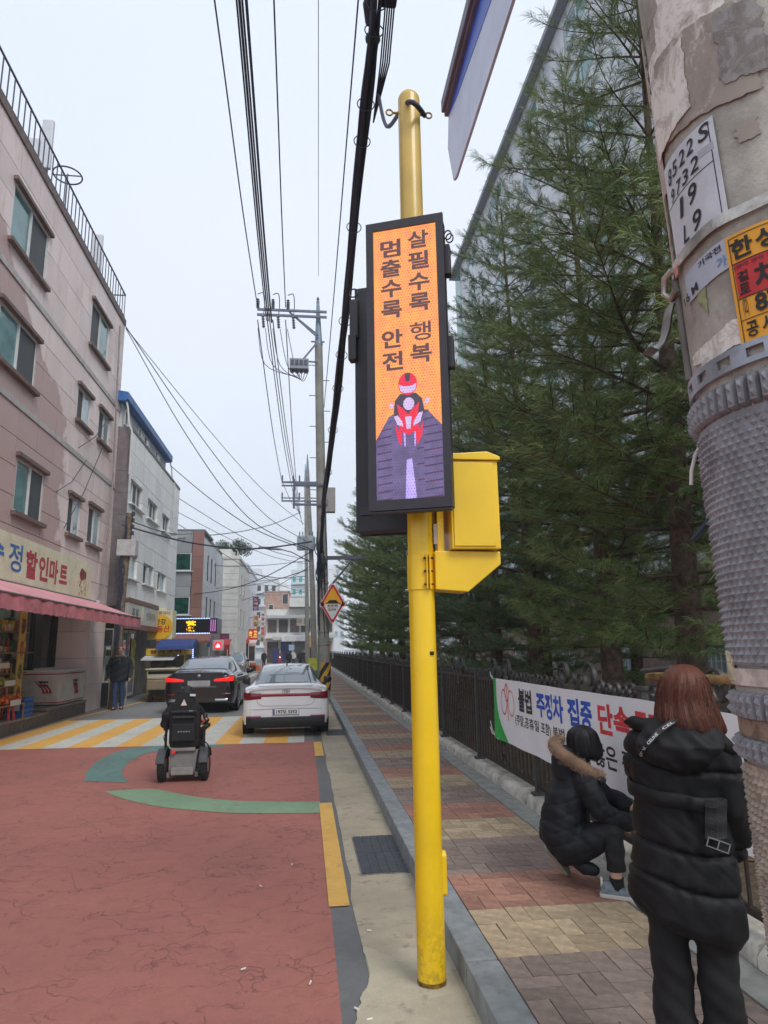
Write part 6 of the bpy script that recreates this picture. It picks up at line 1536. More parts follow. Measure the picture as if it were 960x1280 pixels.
mb = MB(); text_on(mb, '197모 5352', (.02, -.0245, .515), (1, 0, 0), (0, 0, 1), .1, bold=.03, fit=(.42, .075), off=.001); mb.build('lettering', mat('plate_black', S(20, 20, 22), .5), pl_, fix=False)
mb = MB(); mb.tube([Vector((math.cos(a)*.075, -.016, .925+math.sin(a)*.03)) for a in np.linspace(0, 2*PI, 25)[:-1]], .006, 6, closed=True); mb.tube([(-.035, -.016, .902), (-.028, -.016, .948)], .007, 6); mb.tube([(.028, -.016, .902), (.035, -.016, .948)], .007, 6); mb.tube([(-.032, -.016, .925), (.032, -.016, .926)], .006, 6); mb.build('badge', M_chr, wc, smooth=60, kind='stuff')
for sx in (-1, 1):
    mb = MB(); mb.ell([((sx*.985, 2.95, .94), .06, .035), ((sx*1.0, 2.95, .99), .10, .06), ((sx*1.0, 2.95, 1.06), .10, .06), ((sx*.99, 2.95, 1.10), .07, .04)], n=14); mb.build('side_mirror', mat('mirror_black', S(28, 28, 30), .3), wc, smooth=60)
MB().ell([((0, 1.55, 1.40), .02, .07), ((0, 1.56, 1.45), .012, .05), ((0, 1.60, 1.49), .005, .02)], n=10).build('roof_antenna', mat('mirror_black', S(28, 28, 30)), wc, smooth=60)
# ---- black liftback
M_bp = paint('black_paint', S(22, 22, 26), .18)
prof = [(.0, .72, .32, .80, .99, .60, 1.12), (.04, .84, .30, .80, 1.0, .66, 1.13), (.16, .92, .26, .80, 1.005, .68, 1.14), (.45, .945, .23, .80, 1.01, .67, 1.19), (.9, .95, .2, .79, 1.01, .63, 1.34), (1.5, .95, .19, .78, 1.0, .60, 1.49), (2.1, .95, .19, .77, .99, .595, 1.535), (2.8, .95, .19, .76, .98, .59, 1.52), (3.4, .95, .19, .76, .97, .60, 1.25), (3.8, .95, .2, .75, .95, .64, 1.02), (4.5, .92, .22, .72, .88, .6, .93), (4.9, .84, .28, .66, .78, .5, .82), (5.05, .72, .32, .6, .68, .45, .7)]
a = PZ(207, 890); b_ = PZ(292, 890)
bc, ST, pt, body = car('car', 'black liftback car with lit red tail lights stopped beyond the crosswalk', 'car', (-3.02, 20.5, 0), math.radians(-1.5), 5.05, 1.9, 1.54, prof, M_bp, (1.05, 4.0), .35)
pt('rear_window', 3.15, 5.0, 6.9, 10, mat('car_glass_painted_sky', S(120, 130, 142), .04, spec=1., var=0), over=True, off=.01)  # pale glass colour stands in for reflected sky
pt('side_window', 3.6, 8.1, 6.1, 6.95, M_cglass, both=True)
def fb(x): return float(np.interp(x, [0, .6, .72, .84, .92, .945], [0, 0, 0, .04, .16, .45]))
for s_ in (-1, 1):
    lo, hi = sorted((s_*.40, s_*.915)); g0 = (lambda u: .86+.05*(1-u)) if s_ > 0 else (lambda u: .86+.05*u); 
    lamp_strip(bc, 'tail_light', lo, hi, (lambda u: .87) , (lambda u: .93+.075*u) if s_ > 0 else (lambda u: 1.005-.075*u), M_taillit, fb)
    lamp_strip(bc, 'exhaust_trim', *sorted((s_*.45, s_*.78)), lambda u: .33, lambda u: .40, M_chr, fb, off=-.02)
    lamp_strip(bc, 'reflector', *sorted((s_*.62, s_*.86)), lambda u: .52, lambda u: .55, M_tail, fb, off=-.015)
MB().box(-.30, .30, -.016, .0, .74, .90).build('number_plate', mat('plate_blurred', S(164, 164, 168), .6, var=.1, scale=8), bc, bevel=.01)
bc.scale = (1.06, 1.03, 1.03); lamp_strip(bc, 'plate_surround', -.46, .46, lambda u: .70, lambda u: .745, mat('plate_surround', S(90, 90, 94), .4), fb, off=-.012)
MB().lathe([(0, 0), (.04, 0), (.04, .01), (0, .012)], n=16, M=Matrix.Rotation(PI/2, 3, 'X'), c=(0, -.005, 1.03)).build('badge', M_chr, bc)
for sx in (-1, 1): MB().ell([((sx*1.03, 3.0, 1.0), .06, .035), ((sx*1.05, 3.0, 1.04), .11, .07), ((sx*1.05, 3.0, 1.12), .11, .07), ((sx*1.03, 3.0, 1.16), .07, .04)], n=14).build('side_mirror', M_bp, bc, smooth=60)
MB().ell([((0, 1.6, 1.49), .02, .07), ((0, 1.62, 1.56), .006, .03)], n=10).build('roof_antenna', M_bp, bc, smooth=60)
pt('window_trim', 3.55, 8.15, 5.92, 6.06, M_chr, both=True, off=.01, k=2)
# ---- grey SUV coming on
p = PZ(292, 846); prof2 = [(.0, .78, .35, .85, 1.05, .6, 1.2), (.05, .88, .32, .85, 1.06, .68, 1.3), (.2, .92, .3, .85, 1.07, .66, 1.5), (.7, .93, .28, .85, 1.07, .64, 1.62), (2.2, .93, .28, .84, 1.06, .63, 1.66), (2.9, .93, .28, .84, 1.05, .64, 1.5), (3.4, .93, .28, .84, 1.03, .68, 1.12), (4.1, .92, .3, .82, .98, .66, 1.04), (4.45, .86, .34, .76, .9, .6, .95), (4.6, .76, .38, .7, .8, .5, .84)]
sv, ST, pt, body = car('car', 'grey SUV approaching behind the black car with one amber lit headlight', 'car', (PY(288, 830, 47).x, 51.2, 0), PI, 4.6, 1.86, 1.66, prof2, paint('grey_suv_paint', S(120, 128, 134)), (.9, 3.6), .36)
pt('windscreen', 5.1, 6.0, 6.9, 10, mat('screen_painted_sky', S(130, 150, 160), .05, var=0), over=True, off=.01)  # reflected sky is put into the windscreen's pale base colour
for s_, m_ in ((-1, mat('headlight_amber', S(250, 190, 110), .3, emit=S(255, 190, 110), es=2.5)), (1, M_chr)): MB().ball((s_*.68, 4.47, .82), (.16, .08, .09)).build('headlight', m_, sv, smooth=60)
MB().box(-.4, .4, 4.58, 4.62, .5, .75).build('grille', M_wa, sv)
for sx in (-1, 1): MB().ball((sx*1.04, 3.0, 1.1), (.11, .08, .08)).build('side_mirror', M_wa, sv, smooth=60)
# ---- cream three wheeled delivery cart beside the yellow kiosk
p = PY(205, 868, 25.5); ct = thing('delivery_cart', 'cream and brown three wheeled delivery cart under the yellow kiosk', 'delivery cart', (p.x-.1, 25.6, 0))
M_cr = mat('cart_cream', S(206, 196, 172), .5, var=.06); M_kh = mat('cart_khaki', S(148, 130, 106), .6, var=.1)
MB().box(-.55, .50, 0, 1.3, .42, .80).build('lower_box', M_kh, ct, bevel=.06); MB().box(-.55, .52, 0, 1.3, .805, 1.12).build('upper_box', M_cr, ct, bevel=.05)
MB().box(-.50, .46, -.01, .02, .98, 1.08).build('rear_panel', M_wa, ct); MB().box(-.60, .56, -.05, 1.4, 1.125, 1.17).build('lid', M_cr, ct, bevel=.015)
for sx in (-.42, .38): MB().lathe([(.12, -.07), (.21, -.05), (.21, .05), (.12, .07)], n=20, M=Matrix.Rotation(PI/2, 3, 'Y'), c=(sx, .25, .21)).build('wheel', M_tyre, ct, smooth=50)
MB().lathe([(.12, -.07), (.21, -.05), (.21, .05), (.12, .07)], n=20, M=Matrix.Rotation(PI/2, 3, 'Y'), c=(0, 1.6, .21)).build('wheel', M_tyre, ct, smooth=50)
MB().box(-.45, .4, 0, 1.2, .25, .42).box(-.05, .05, 1.2, 1.65, .25, .35).build('chassis', M_wa, ct)
MB().tube([(0, 1.6, .3), (0, 1.45, 1.1), (-.3, 1.35, 1.2)], .02, 6).tube([(0, 1.45, 1.1), (.3, 1.35, 1.2)], .02, 6).build('handlebar', M_wa, ct, kind='stuff')
kk = thing('food_kiosk', 'yellow snack kiosk with a white counter flap and blue canopy behind the cart', 'kiosk', (PY(207, 860, 27.5).x, 27.4, 0)); kk.scale = (.9, 1, .80)
M_ky = mat('kiosk_yellow', S(222, 184, 48), .6, var=.1, scale=4, dirt=S(190, 120, 60), dirtamt=.4, dscale=5)
MB().box(-.8, .75, .1, 1.4, 0, 1.05).build('counter', M_ky, kk, bevel=.02); MB().box(-.85, .8, -.1, 1.5, 2.05, 2.35).build('fascia', M_ky, kk, bevel=.02)
mb = MB(); text_on(mb, '붕어 호떡', (-.02, -.105, 2.2), XU, (0, 0, 1), .25, bold=.03, fit=(1.3, .2)); mb.build('lettering', mat('letter_brown', S(120, 60, 30), .6), kk, fix=False)
for sx in (-.8, .74): MB().box(sx-.03, sx+.03, .1, .16, 1.05, 2.05).build('post', M_ky, kk)
MB().box(-.7, .7, .3, .36, 1.1, 2.0).build('glass_panel', M_disp, kk)
mb = MB(); mb.prism([(0, 0), (-.75, -.16), (-.75, -.22), (0, -.06)], (-.85, -.1, 2.03), (0, 1, 0), (0, 0, 1), (1.3, 0, 0)); mb.build('white_flap', M_frm_w, kk)
mb = MB(); mb.prism([(0, .55), (-.9, .2), (-.95, .05), (.3, .3)], (-.3, .2, 2.25), (0, 1, 0), (0, 0, 1), (1.5, 0, 0)); mb.build('blue_canopy', mat('canopy_blue', S(40, 66, 130), .7, var=.15), kk)
MB().box(-.75, -.1, .02, .09, .2, .95).box(.0, .7, .03, .09, 1.08, 1.5).build('menu_board', mat('menu_cream', S(206, 190, 160), .6, var=.3, scale=12), kk, kind='stuff')

# ================================================================== power wheelchair
wx, wy = -1.655, 10.15
ch = thing('power_wheelchair', 'black power wheelchair seen from behind with grey motor cover and fat tyres', 'wheelchair', (wx, wy, 0))
M_cb = mat('chair_black_fabric', S(30, 30, 32), .8, var=.2, scale=20, bump=.3, bscale=80); M_cg = mat('chair_grey_shroud', S(112, 108, 104), .5, var=.12, scale=10, dirt=S(80, 76, 72), dirtamt=.5)
M_cf = mat('chair_fender', S(66, 66, 70), .45, var=.08)
R90 = Matrix.Rotation(PI/2, 3, 'Y')
for sx in (-1, 1):
    wl = MB().lathe([(.10, -.04), (.165, -.05), (.195, -.04), (.205, 0), (.195, .04), (.165, .05), (.10, .04)], n=28, M=R90, c=(sx*.285, 0, .205)).build('wheel', M_tyre, ch, smooth=50)
    for k in range(18):
        a = k*2*PI/18; c = Vector((sx*.285, math.cos(a)*.203, .205+math.sin(a)*.203)); MB().box(-.042, .042, -.009, .009, -.005, .005, M=Matrix.Translation(c) @ Matrix.Rotation(a+PI/2, 4, 'X')).build('tread_lug', M_tyre, wl)
    MB().lathe([(0, -.04), (.10, -.04), (.10, .045), (0, .05)], n=16, M=R90, c=(sx*.285, 0, .205)).build('rim', M_rim, wl, smooth=40)
    pts = [(sx*.285, math.cos(a)*.228, .205+math.sin(a)*.228) for a in np.linspace(2.9, .4, 12)]
    mb = MB(); mb.loft([[Vector((p[0]-.06, p[1], p[2])), Vector((p[0]+.06, p[1], p[2])), Vector((p[0]+.055, p[1]*1.04, p[2]+.012)), Vector((p[0]-.055, p[1]*1.04, p[2]+.012))] for p in pts]); mb.build('fender', M_cf, ch)
    MB().lathe([(.05, -.035), (.10, -.03), (.10, .03), (.05, .035)], n=16, M=R90, c=(sx*.24, .62, .10)).build('caster', M_tyre, ch, smooth=50)
    MB().bar((sx*.26, .0, .42), (sx*.26, .0, .70), .03).bar((sx*.26, -.04, .70), (sx*.27, .32, .71), .06, .045).build('armrest', M_cb, ch, kind='stuff')
    MB().bar((sx*.19, -.12, .10), (sx*.19, .55, .14), .04, .06).build('side_frame', M_cg, ch)
MB().loft([[Vector((x, y, z)) for x, y in ((-.17, -.13), (.17, -.13), (.17, .3), (-.17, .3))] for z in (.12, .16)]+[[Vector((x, y, .42)) for x, y in ((-.19, -.06), (.19, -.06), (.19, .3), (-.19, .3))]]).build('motor_cover', M_cg, ch, bevel=.015)
MB().box(-.15, .15, -.155, -.125, .10, .20).build('lower_lip', mat('lip_grey', S(140, 136, 132), .5), ch, bevel=.02)
MB().box(-.16, .16, -.12, -.05, .405, .455).build('cover_handle', mat('lip_grey', S(140, 136, 132)), ch, bevel=.015)
MB().lathe([(0, 0), (.028, 0), (.028, .012), (0, .014)], n=16, M=Matrix.Rotation(PI/2, 3, 'X'), c=(-.13, -.115, .40)).build('reflector', mat('reflector_red_glow', S(210, 50, 36), .3, emit=S(210, 50, 36), es=.15), ch)  # weak emission added so the reflector looks lit; it is no lamp
MB().box(-.2, .2, -.02, .42, .44, .52).build('seat', M_cb, ch, bevel=.03)
bk = MB(); bk.loft([[Vector((x*s_, y+o_, z)) for x, y in ((-.2, -.07), (-.1, -.10), (.1, -.10), (.2, -.07), (.21, .02), (-.21, .02))] for z, s_, o_ in ((.46, .90, -.02), (.52, 1.0, -.03), (.75, 1.0, -.05), (.98, .96, -.08), (1.05, .85, -.08))]); bk.build('backrest', M_cb, ch, smooth=50)
MB().box(-.16, .16, -.19, -.15, .54, .78).build('rear_bag', mat('bag_black', S(24, 24, 26), .7, var=.2, scale=12, bump=.4), ch, bevel=.025)
for z, w_ in ((.955, .17), (.88, .15)): MB().box(-w_, w_, -.205, -.175, z-.03, z).build('bag_flap', mat('strap_sheen', S(44, 46, 48), .4), ch, bevel=.008)
MB().box(.07, .12, -.215, -.206, .945, .95).build('reflective_tab', M_frm_w, ch)
mb = MB(); [mb.box(-.07+k*.035, -.048+k*.035, -.196, -.191, .665, .682) for k in range(5)]; mb.build('bag_print', mat('faded_print', S(150, 146, 138), .6, var=.4, scale=60), ch, kind='stuff')
MB().tube(spline([(.2, -.1, .40), (.31, -.12, .36), (.335, -.08, .46), (.27, -.04, .52)], 6), .008, 6).build('cable', M_wa, ch)
MB().tube(spline([(-.24, .0, .66), (-.27, -.1, .6), (-.22, -.12, .48), (-.17, -.1, .42)], 6), .007, 6).build('cable', M_wa, ch)
MB().box(.22, .26, .28, .36, .72, .78).lathe([(.006, 0), (.01, .05), (.018, .06), (.0, .08)], c=(.24, .32, .78), n=8).build('joystick', M_wa, ch, kind='stuff')
MB().ball((.235, -.03, .79), (.022, .02, .022)).build('red_knob', mat('knob_red', S(170, 40, 50), .4), ch, smooth=60)
# headrest pad with label and reflective triangle
hr = MB(); hr.loft([[Vector((x*s_, y, z)) for x, y in ((-.13, -.13), (0, -.16), (.13, -.13), (.13, -.05), (-.13, -.05))] for z, s_ in ((1.0, 1.25), (1.06, 1.1), (1.14, .92), (1.2, .75))]); hr.build('headrest', M_cb, ch, smooth=50)
MB().box(.0, .075, -.166, -.160, 1.145, 1.175, M=Matrix.Rotation(.06, 4, 'Y')).build('white_label', M_frm_w, ch)
mb = MB(); mb.prism([(-.042, 0), (.042, 0), (0, .085)], (-.005, -.185, 1.02), (1, 0, 0), (0, 0, 1), (0, .006, 0)); mb.build('warning_triangle', mat('pale_pink_reflector', S(222, 196, 196), .5), ch)
# ================================================================== people
M_skin = mat('skin', S(206, 160, 138), .55, var=.06, scale=12); M_hairk = mat('black_hair', S(24, 22, 24), .45, var=.15, scale=60)
V3 = Vector
def capsule(mb, pts, rad, n=12):
    """tapered limb with rounded ends"""
    P = [V3(p) for p in pts]; d0 = (P[0]-P[1]).normalized(); d1 = (P[-1]-P[-2]).normalized(); r = list(rad)
    Q = [P[0]+d0*r[0]*.9, P[0]+d0*r[0]*.6]+P+[P[-1]+d1*r[-1]*.6, P[-1]+d1*r[-1]*.9]; R = [r[0]*.25, r[0]*.78]+r+[r[-1]*.78, r[-1]*.25]
    mb.tube(Q, R, n)
def hand(mb, wrist, dirv, palmn, s=1., curl=.5, left=False):
    d = V3(dirv).normalized(); nrm = V3(palmn).normalized(); nrm = (nrm-d*nrm.dot(d)).normalized(); side = d.cross(nrm)*(1 if left else -1)
    w0 = V3(wrist); capsule(mb, [w0, w0+d*.045*s, w0+d*.085*s], [.024*s, .034*s, .032*s], 10)
    for k, (o_, L) in enumerate(((-.027, .062), (-.009, .074), (.010, .070), (.027, .055))):
        b0 = w0+d*.082*s+side*o_*s; d1 = (d+nrm*curl*.5).normalized(); d2 = (d+nrm*curl*1.4).normalized(); d3 = (d+nrm*curl*2.6).normalized()
        p1 = b0+d1*L*.45*s; p2 = p1+d2*L*.32*s; p3 = p2+d3*L*.28*s; capsule(mb, [b0-d*.015*s, b0, p1, p2, p3], [.009*s, .009*s, .0085*s, .0078*s, .0068*s], 8)
    t0 = w0+d*.03*s-side*.028*s; td = (d*.75-side*.6+nrm*.35).normalized(); capsule(mb, [t0, t0+td*.03*s, t0+td*.055*s+nrm*.006*s], [.012*s, .0105*s, .0085*s], 8)
def head(mb, c, r=.105, face=(0, 1, 0)):
    """skull, jaw, nose, ears; face points along face"""
    c = V3(c); f = V3(face).normalized(); s_ = f.cross(V3((0, 0, 1))).normalized()
    M_ = Matrix((s_, f, V3((0, 0, 1)))).transposed()
    T = lambda x, y, z: c+M_ @ V3((x, y, z))
    def ball_(o, rr, n=14, m=9):
        rings = []
        for i in range(m+1):
            a = -PI/2+PI*(i+.02)/(m+.04); rings.append([T(o[0]+math.cos(2*PI*j/n)*math.cos(a)*rr[0], o[1]+math.sin(2*PI*j/n)*math.cos(a)*rr[1], o[2]+math.sin(a)*rr[2]) for j in range(n)])
        mb.loft(rings)
    k = r/.105
    ball_((0, -.008*k, .02*k), (.078*k, .098*k, .10*k)); ball_((0, .03*k, -.035*k), (.062*k, .066*k, .085*k)); ball_((0, .093*k, -.02*k), (.012*k, .022*k, .026*k), 8, 6)
    ball_((0, .086*k, -.062*k), (.024*k, .014*k, .010*k), 8, 6)
    for sx in (-1, 1): ball_((sx*.080*k, 0, -.01*k), (.012*k, .022*k, .032*k), 8, 6)
    return T
def face_parts(t, T, k=1., lens=False):
    for sx in (-1, 1):
        p = T(sx*.030*k, .086*k, .008*k); MB().ball(p, .011*k, 8, 6).build('eye', mat('eye_white', S(226, 222, 216), .3, var=0), t, smooth=60)
        q = T(sx*.030*k, .095*k, .008*k); MB().ball(q, .005*k, 8, 6).build('pupil', mat('pupil_dark', S(26, 20, 18), .2, var=0), t, smooth=60)
def shoe(t, heel, toe, up=(0, 0, 1), name='shoe', m=None, ms=None, w=.048, hh=.075, ankle=True):
    h = V3(heel); e = V3(toe); d = (e-h).normalized(); u = V3(up); u = (u-d*u.dot(d)).normalized(); s_ = d.cross(u); L = (e-h).length
    prof_ = [(0, .62, .8), (.06, .85, 1.05), (.25, .9, 1.1), (.45, .95, .8), (.7, 1.08, .58), (.9, .92, .42), (1., .5, .28)]
    up_ = MB(); so_ = MB(); R1 = []; R2 = []
    for q, ww, hq in prof_:
        c = h+d*L*q; W_ = w*ww; H_ = hh*hq
        R1.append([c+s_*x*W_+u*(z*H_+.018) for x, z in ((-1, 0), (-1, .35), (-.75, .8), (-.3, 1), (.3, 1), (.75, .8), (1, .35), (1, 0))])
        R2.append([c+s_*x*W_*1.08+u*z for x, z in ((-1, 0), (-1, .026), (1, .026), (1, 0))])
    R2 = [[p-d*.008 if i == 0 else p for p in r] for i, r in enumerate(R2)]
    up_.loft(R1); so_.loft(R2); o = up_.build(name, m, t, smooth=60); so_.build('sole', ms or m, o, bevel=.006)
    return o
# ---------------------------------------------------------------- woman in the long black puffer coat
wm = thing('person', 'red haired woman standing with her back turned in a long black belted puffer coat', 'person', (1.41, 2.58, .15), -.50)
bd = MB()
T = head(bd, (.055, .03, 1.375), .10, (.15, 1, -.3))
capsule(bd, [(.03, 0, 1.16), (.05, .015, 1.30)], [.055, .048]); bd.ell([((0, 0, .74), .11, .09), ((0, 0, .80), .13, .10), ((.0, 0, .95), .12, .10), ((.01, 0, 1.10), .14, .10), ((.02, 0, 1.20), .11, .08)], n=20)
for sx, hx, kx, ax_ in ((-1, -.075, -.075, -.078), (1, .075, .075, .08)): capsule(bd, [(hx, 0, .76), (kx, .01, .40), (ax_, 0, .08)], [.06, .05, .04]); capsule(bd, [(ax_, -.03, .05), (ax_, .12, .035)], [.04, .03])
capsule(bd, [(.155, .0, 1.16), (.185, .02, 1.02), (.175, .10, .91)], [.045, .038, .028]); hand(bd, (.17, .11, .905), (-.5, .8, -.1), (-1, 0, 0), left=False)
capsule(bd, [(-.12, .02, 1.16), (-.12, .18, 1.0), (-.03, .38, .98)], [.045, .038, .028]); hand(bd, (-.03, .38, .98), (.5, .8, .0), (.4, 0, -1), left=True)
body = remesh(bd, .0075, 'body', M_skin, 2, parent=wm)
face_parts(body, T)
def puff(seams, amp, slope=.13):
    seams = np.array(seams)
    def f(co):
        x, y, z0_ = co[:, 0], co[:, 1], co[:, 2]
        z = z0_+slope*x+.006*np.sin(x*16+1); d = np.min(np.abs(z[:, None]-seams[None]), axis=1); k = 1-(1-np.clip(d/.032, 0, 1))**3; base = amp*(k-.8)-.004*np.exp(-(d/.005)**2)
        wr = np.sin(x*31+np.sin(z*19)*1.6+y*27)*np.sin(z*21+x*11)
        near = np.exp(-(d/.034)**2); tuck = np.sin(x*74+y*60+np.sin(x*23)*2)*near
        gather = np.sin(x*58+y*45+np.sin(x*17)*1.5)*np.exp(-((z0_-1.0)/.075)**2)
        fine = np.sin(x*120+z*90+np.sin(z*50)*2)*np.sin(y*90+z*140)
        crease = np.abs(np.sin(x*24+z*33+np.sin(z*13+x*9)*2.2+y*18))**6; return base+wr*.0028+tuck*.0046+gather*.0068-crease*.0028
    return f
M_coat = mat('black_puffer_nylon', S(25, 25, 27), .62, var=.25, scale=16, bump=.2, bscale=34, spec=.25)
cm = MB()
cm.ell([((-.008, .0, .60), .17, .125), ((-.008, .0, .635), .195, .145), ((-.008, .0, .70), .198, .148), ((-.002, 0, .82), .180, .140), ((.0, 0, .95), .165, .132), ((.0, 0, 1.03), .152, .126), ((.0, 0, 1.08), .155, .128), ((.005, 0, 1.15), .172, .132), ((.015, 0, 1.23), .168, .125), ((.03, .0, 1.29), .115, .09), ((.045, .005, 1.33), .07, .065)], n=40)
capsule(cm, [(.135, .0, 1.205), (.165, .0, 1.12), (.183, .005, 1.0), (.182, .05, .90), (.176, .08, .845)], [.076, .074, .066, .058, .048], 18)
capsule(cm, [(-.105, .0, 1.215), (-.118, .03, 1.14), (-.118, .12, 1.06), (-.08, .26, 1.0), (-.03, .35, .98)], [.074, .070, .064, .056, .045], 18)
coat = remesh(cm, .0065, 'coat', M_coat, 3, disp=puff([.755, .87, 1.155], .017), parent=wm)
me = coat.data; n = len(me.vertices); co_ = np.empty(n*3, 'f'); me.vertices.foreach_get('co', co_); co_ = co_.reshape(-1, 3)
k_ = np.clip((.80-co_[:, 2])/.2, 0, 1); co_[:, 2] -= k_*(.012+co_[:, 0]*.30); me.vertices.foreach_set('co', co_.ravel())
hd = MB(); hd.ell([((.015, -.115, 1.135), .03, .022), ((.012, -.128, 1.16), .085, .04), ((.012, -.135, 1.195), .128, .052), ((.02, -.128, 1.235), .152, .06), ((.03, -.09, 1.275), .150, .07), ((.04, -.035, 1.315), .118, .078), ((.05, .0, 1.345), .085, .07)], n=34)
capsule(hd, [(-.08, -.04, 1.285), (-.125, -.02, 1.295), (-.172, .0, 1.302)], [.042, .03, .010]); capsule(hd, [(.12, -.05, 1.265), (.175, -.05, 1.235), (.222, -.045, 1.205)], [.042, .03, .010])
def hw(co): return .0055*np.sin(co[:, 0]*36+co[:, 2]*22)*np.sin(co[:, 2]*62+co[:, 0]*15)+.0025*np.sin(co[:, 0]*90+co[:, 2]*40+np.sin(co[:, 2]*70))
remesh(hd, .0065, 'hood', M_coat, 2, disp=hw, parent=wm)
belt = MB(); rg = []
for z, e_ in ((1.018, 0), (1.024, .010), (1.064, .010), (1.070, 0)): rg.append([V3((math.cos(a)*(.171+e_+.002*math.sin(a*9)), math.sin(a)*(.146+e_+.002*math.sin(a*9)), z-.02*math.cos(a)+.002*math.sin(a*7))) for a in np.linspace(0, 2*PI, 61)[:-1]])
belt.loft(rg, caps=False); belt.build('belt', M_coat, wm, smooth=60)
A = [[V3((.122+.036*s_-.001*i, -.150-.004*math.sin(i*1.1)-.010*(1-s_*s_)+.03*max(0, s_), 1.055-i*.0105)) for s_ in (-1, -.5, 0, .5, 1)] for i in range(13)]
A = [[p+V3((0, .0025*(i % 2), 0)) for p in r] for i, r in enumerate(A)]
mb = MB(); mb.grid(A); mb.grid([[p+V3((0, .01, 0)) for p in r][::-1] for r in A]); mb.build('belt_end', mat('ribbed_black', S(32, 32, 34), .6, bump=.6, bscale=120), wm, smooth=40, fix=False)
M4 = Matrix.Translation((.113, -.172, .916)) @ Matrix.Rotation(.32, 4, 'Y') @ Matrix.Rotation(.15, 4, 'Z')
bkl = MB(); bkl.box(-.037, .037, -.003, .003, -.017, -.013, M=M4).box(-.037, .037, -.003, .003, .013, .017, M=M4).box(-.037, -.033, -.003, .003, -.013, .013, M=M4).box(.033, .037, -.003, .003, -.013, .013, M=M4).box(-.002, .002, -.003, .003, -.013, .013, M=M4)
bkl.build('buckle', mat('buckle_silver', S(190, 190, 190), .2, metal=.9), wm, kind='stuff')
cp_ = spline([(-.118, -.150, 1.195), (-.105, -.180, 1.225), (-.072, -.186, 1.262), (-.035, -.160, 1.295), (.015, -.125, 1.325)], 6); mb = MB()
mb.loft([[p+V3((-.006, -.0, .007)), p+V3((.006, -.005, -.007)), p+V3((.006, .002, -.007)), p+V3((-.006, .004, .007))] for p in cp_]); mb.build('hood_tape', mat('tape_black', S(20, 20, 22), .7), wm)
def along(txt, i0, i1, h_):
    a = cp_[i0]; b_ = cp_[i1]; mb = MB(); u = (b_-a).normalized(); n_ = V3((-.15, -1, .12)).normalized(); v = n_.cross(u).normalized(); v = -v if v.z < 0 else v
    text_on(mb, txt, (a+b_)/2+V3((0, -.010, 0)), u, v, .02, bold=.015, fit=((b_-a).length*.88, h_), off=.0); mb.build('tape_lettering', mat('letter_pale', S(196, 196, 196), .6), wm, fix=False)
along('CELINE', 0, 8, .010); along('CELINE', 9, 16, .010); along('CEL', 18, 23, .009)
tm = MB()
for sx in (-1, 1): tm.ell([((sx*.082, .0, .05), .088, .085), ((sx*.080, .01, .30), .072, .072), ((sx*.077, .0, .52), .070, .075), ((sx*.072, 0, .74), .082, .088)], n=24)
def tw(co): return .004*np.sin(co[:, 2]*34+co[:, 0]*20+co[:, 1]*15)+.002*np.sin(co[:, 2]*80+co[:, 0]*60)
remesh(tm, .008, 'trousers', mat('black_trousers', S(20, 20, 22), .8, var=.2, scale=20, bump=.2), 2, disp=tw, parent=wm)
M_sole = mat('shoe_sole_white', S(196, 192, 182), .6, var=.08)
for x_ in (-.080, .082): shoe(wm, (x_, -.08, 0), (x_+.01, .19, 0), m=mat('black_shoe', S(28, 28, 30), .5), ms=mat('black_shoe', S(28, 28, 30)))
def strand_mat(name, c1, c2):
    m, g, b = new_mat(name); co = objco(g); st = g.n('TexNoise', i_Vector=g.n('VectorMath', operation='MULTIPLY', i_0=co, i_1=(1, 1, .05)).outputs[0], i_Scale=210., i_Detail=4, i_Roughness=.65).outputs['Fac']
    g.set(b.inputs['Base Color'], g.mix(g.ramp(st, .3, .7), c1, c2)); b.inputs['Roughness'].default_value = .5; b.inputs['Specular IOR Level'].default_value = .3
    g.set(b.inputs['Normal'], g.n('Bump', i_Height=st, i_Strength=.45, i_Distance=.002).outputs[0]); return m
M_red = strand_mat('auburn_hair', S(70, 37, 28), S(114, 65, 48)); M_blk2 = strand_mat('black_bob_hair', S(16, 16, 20), S(40, 40, 46))
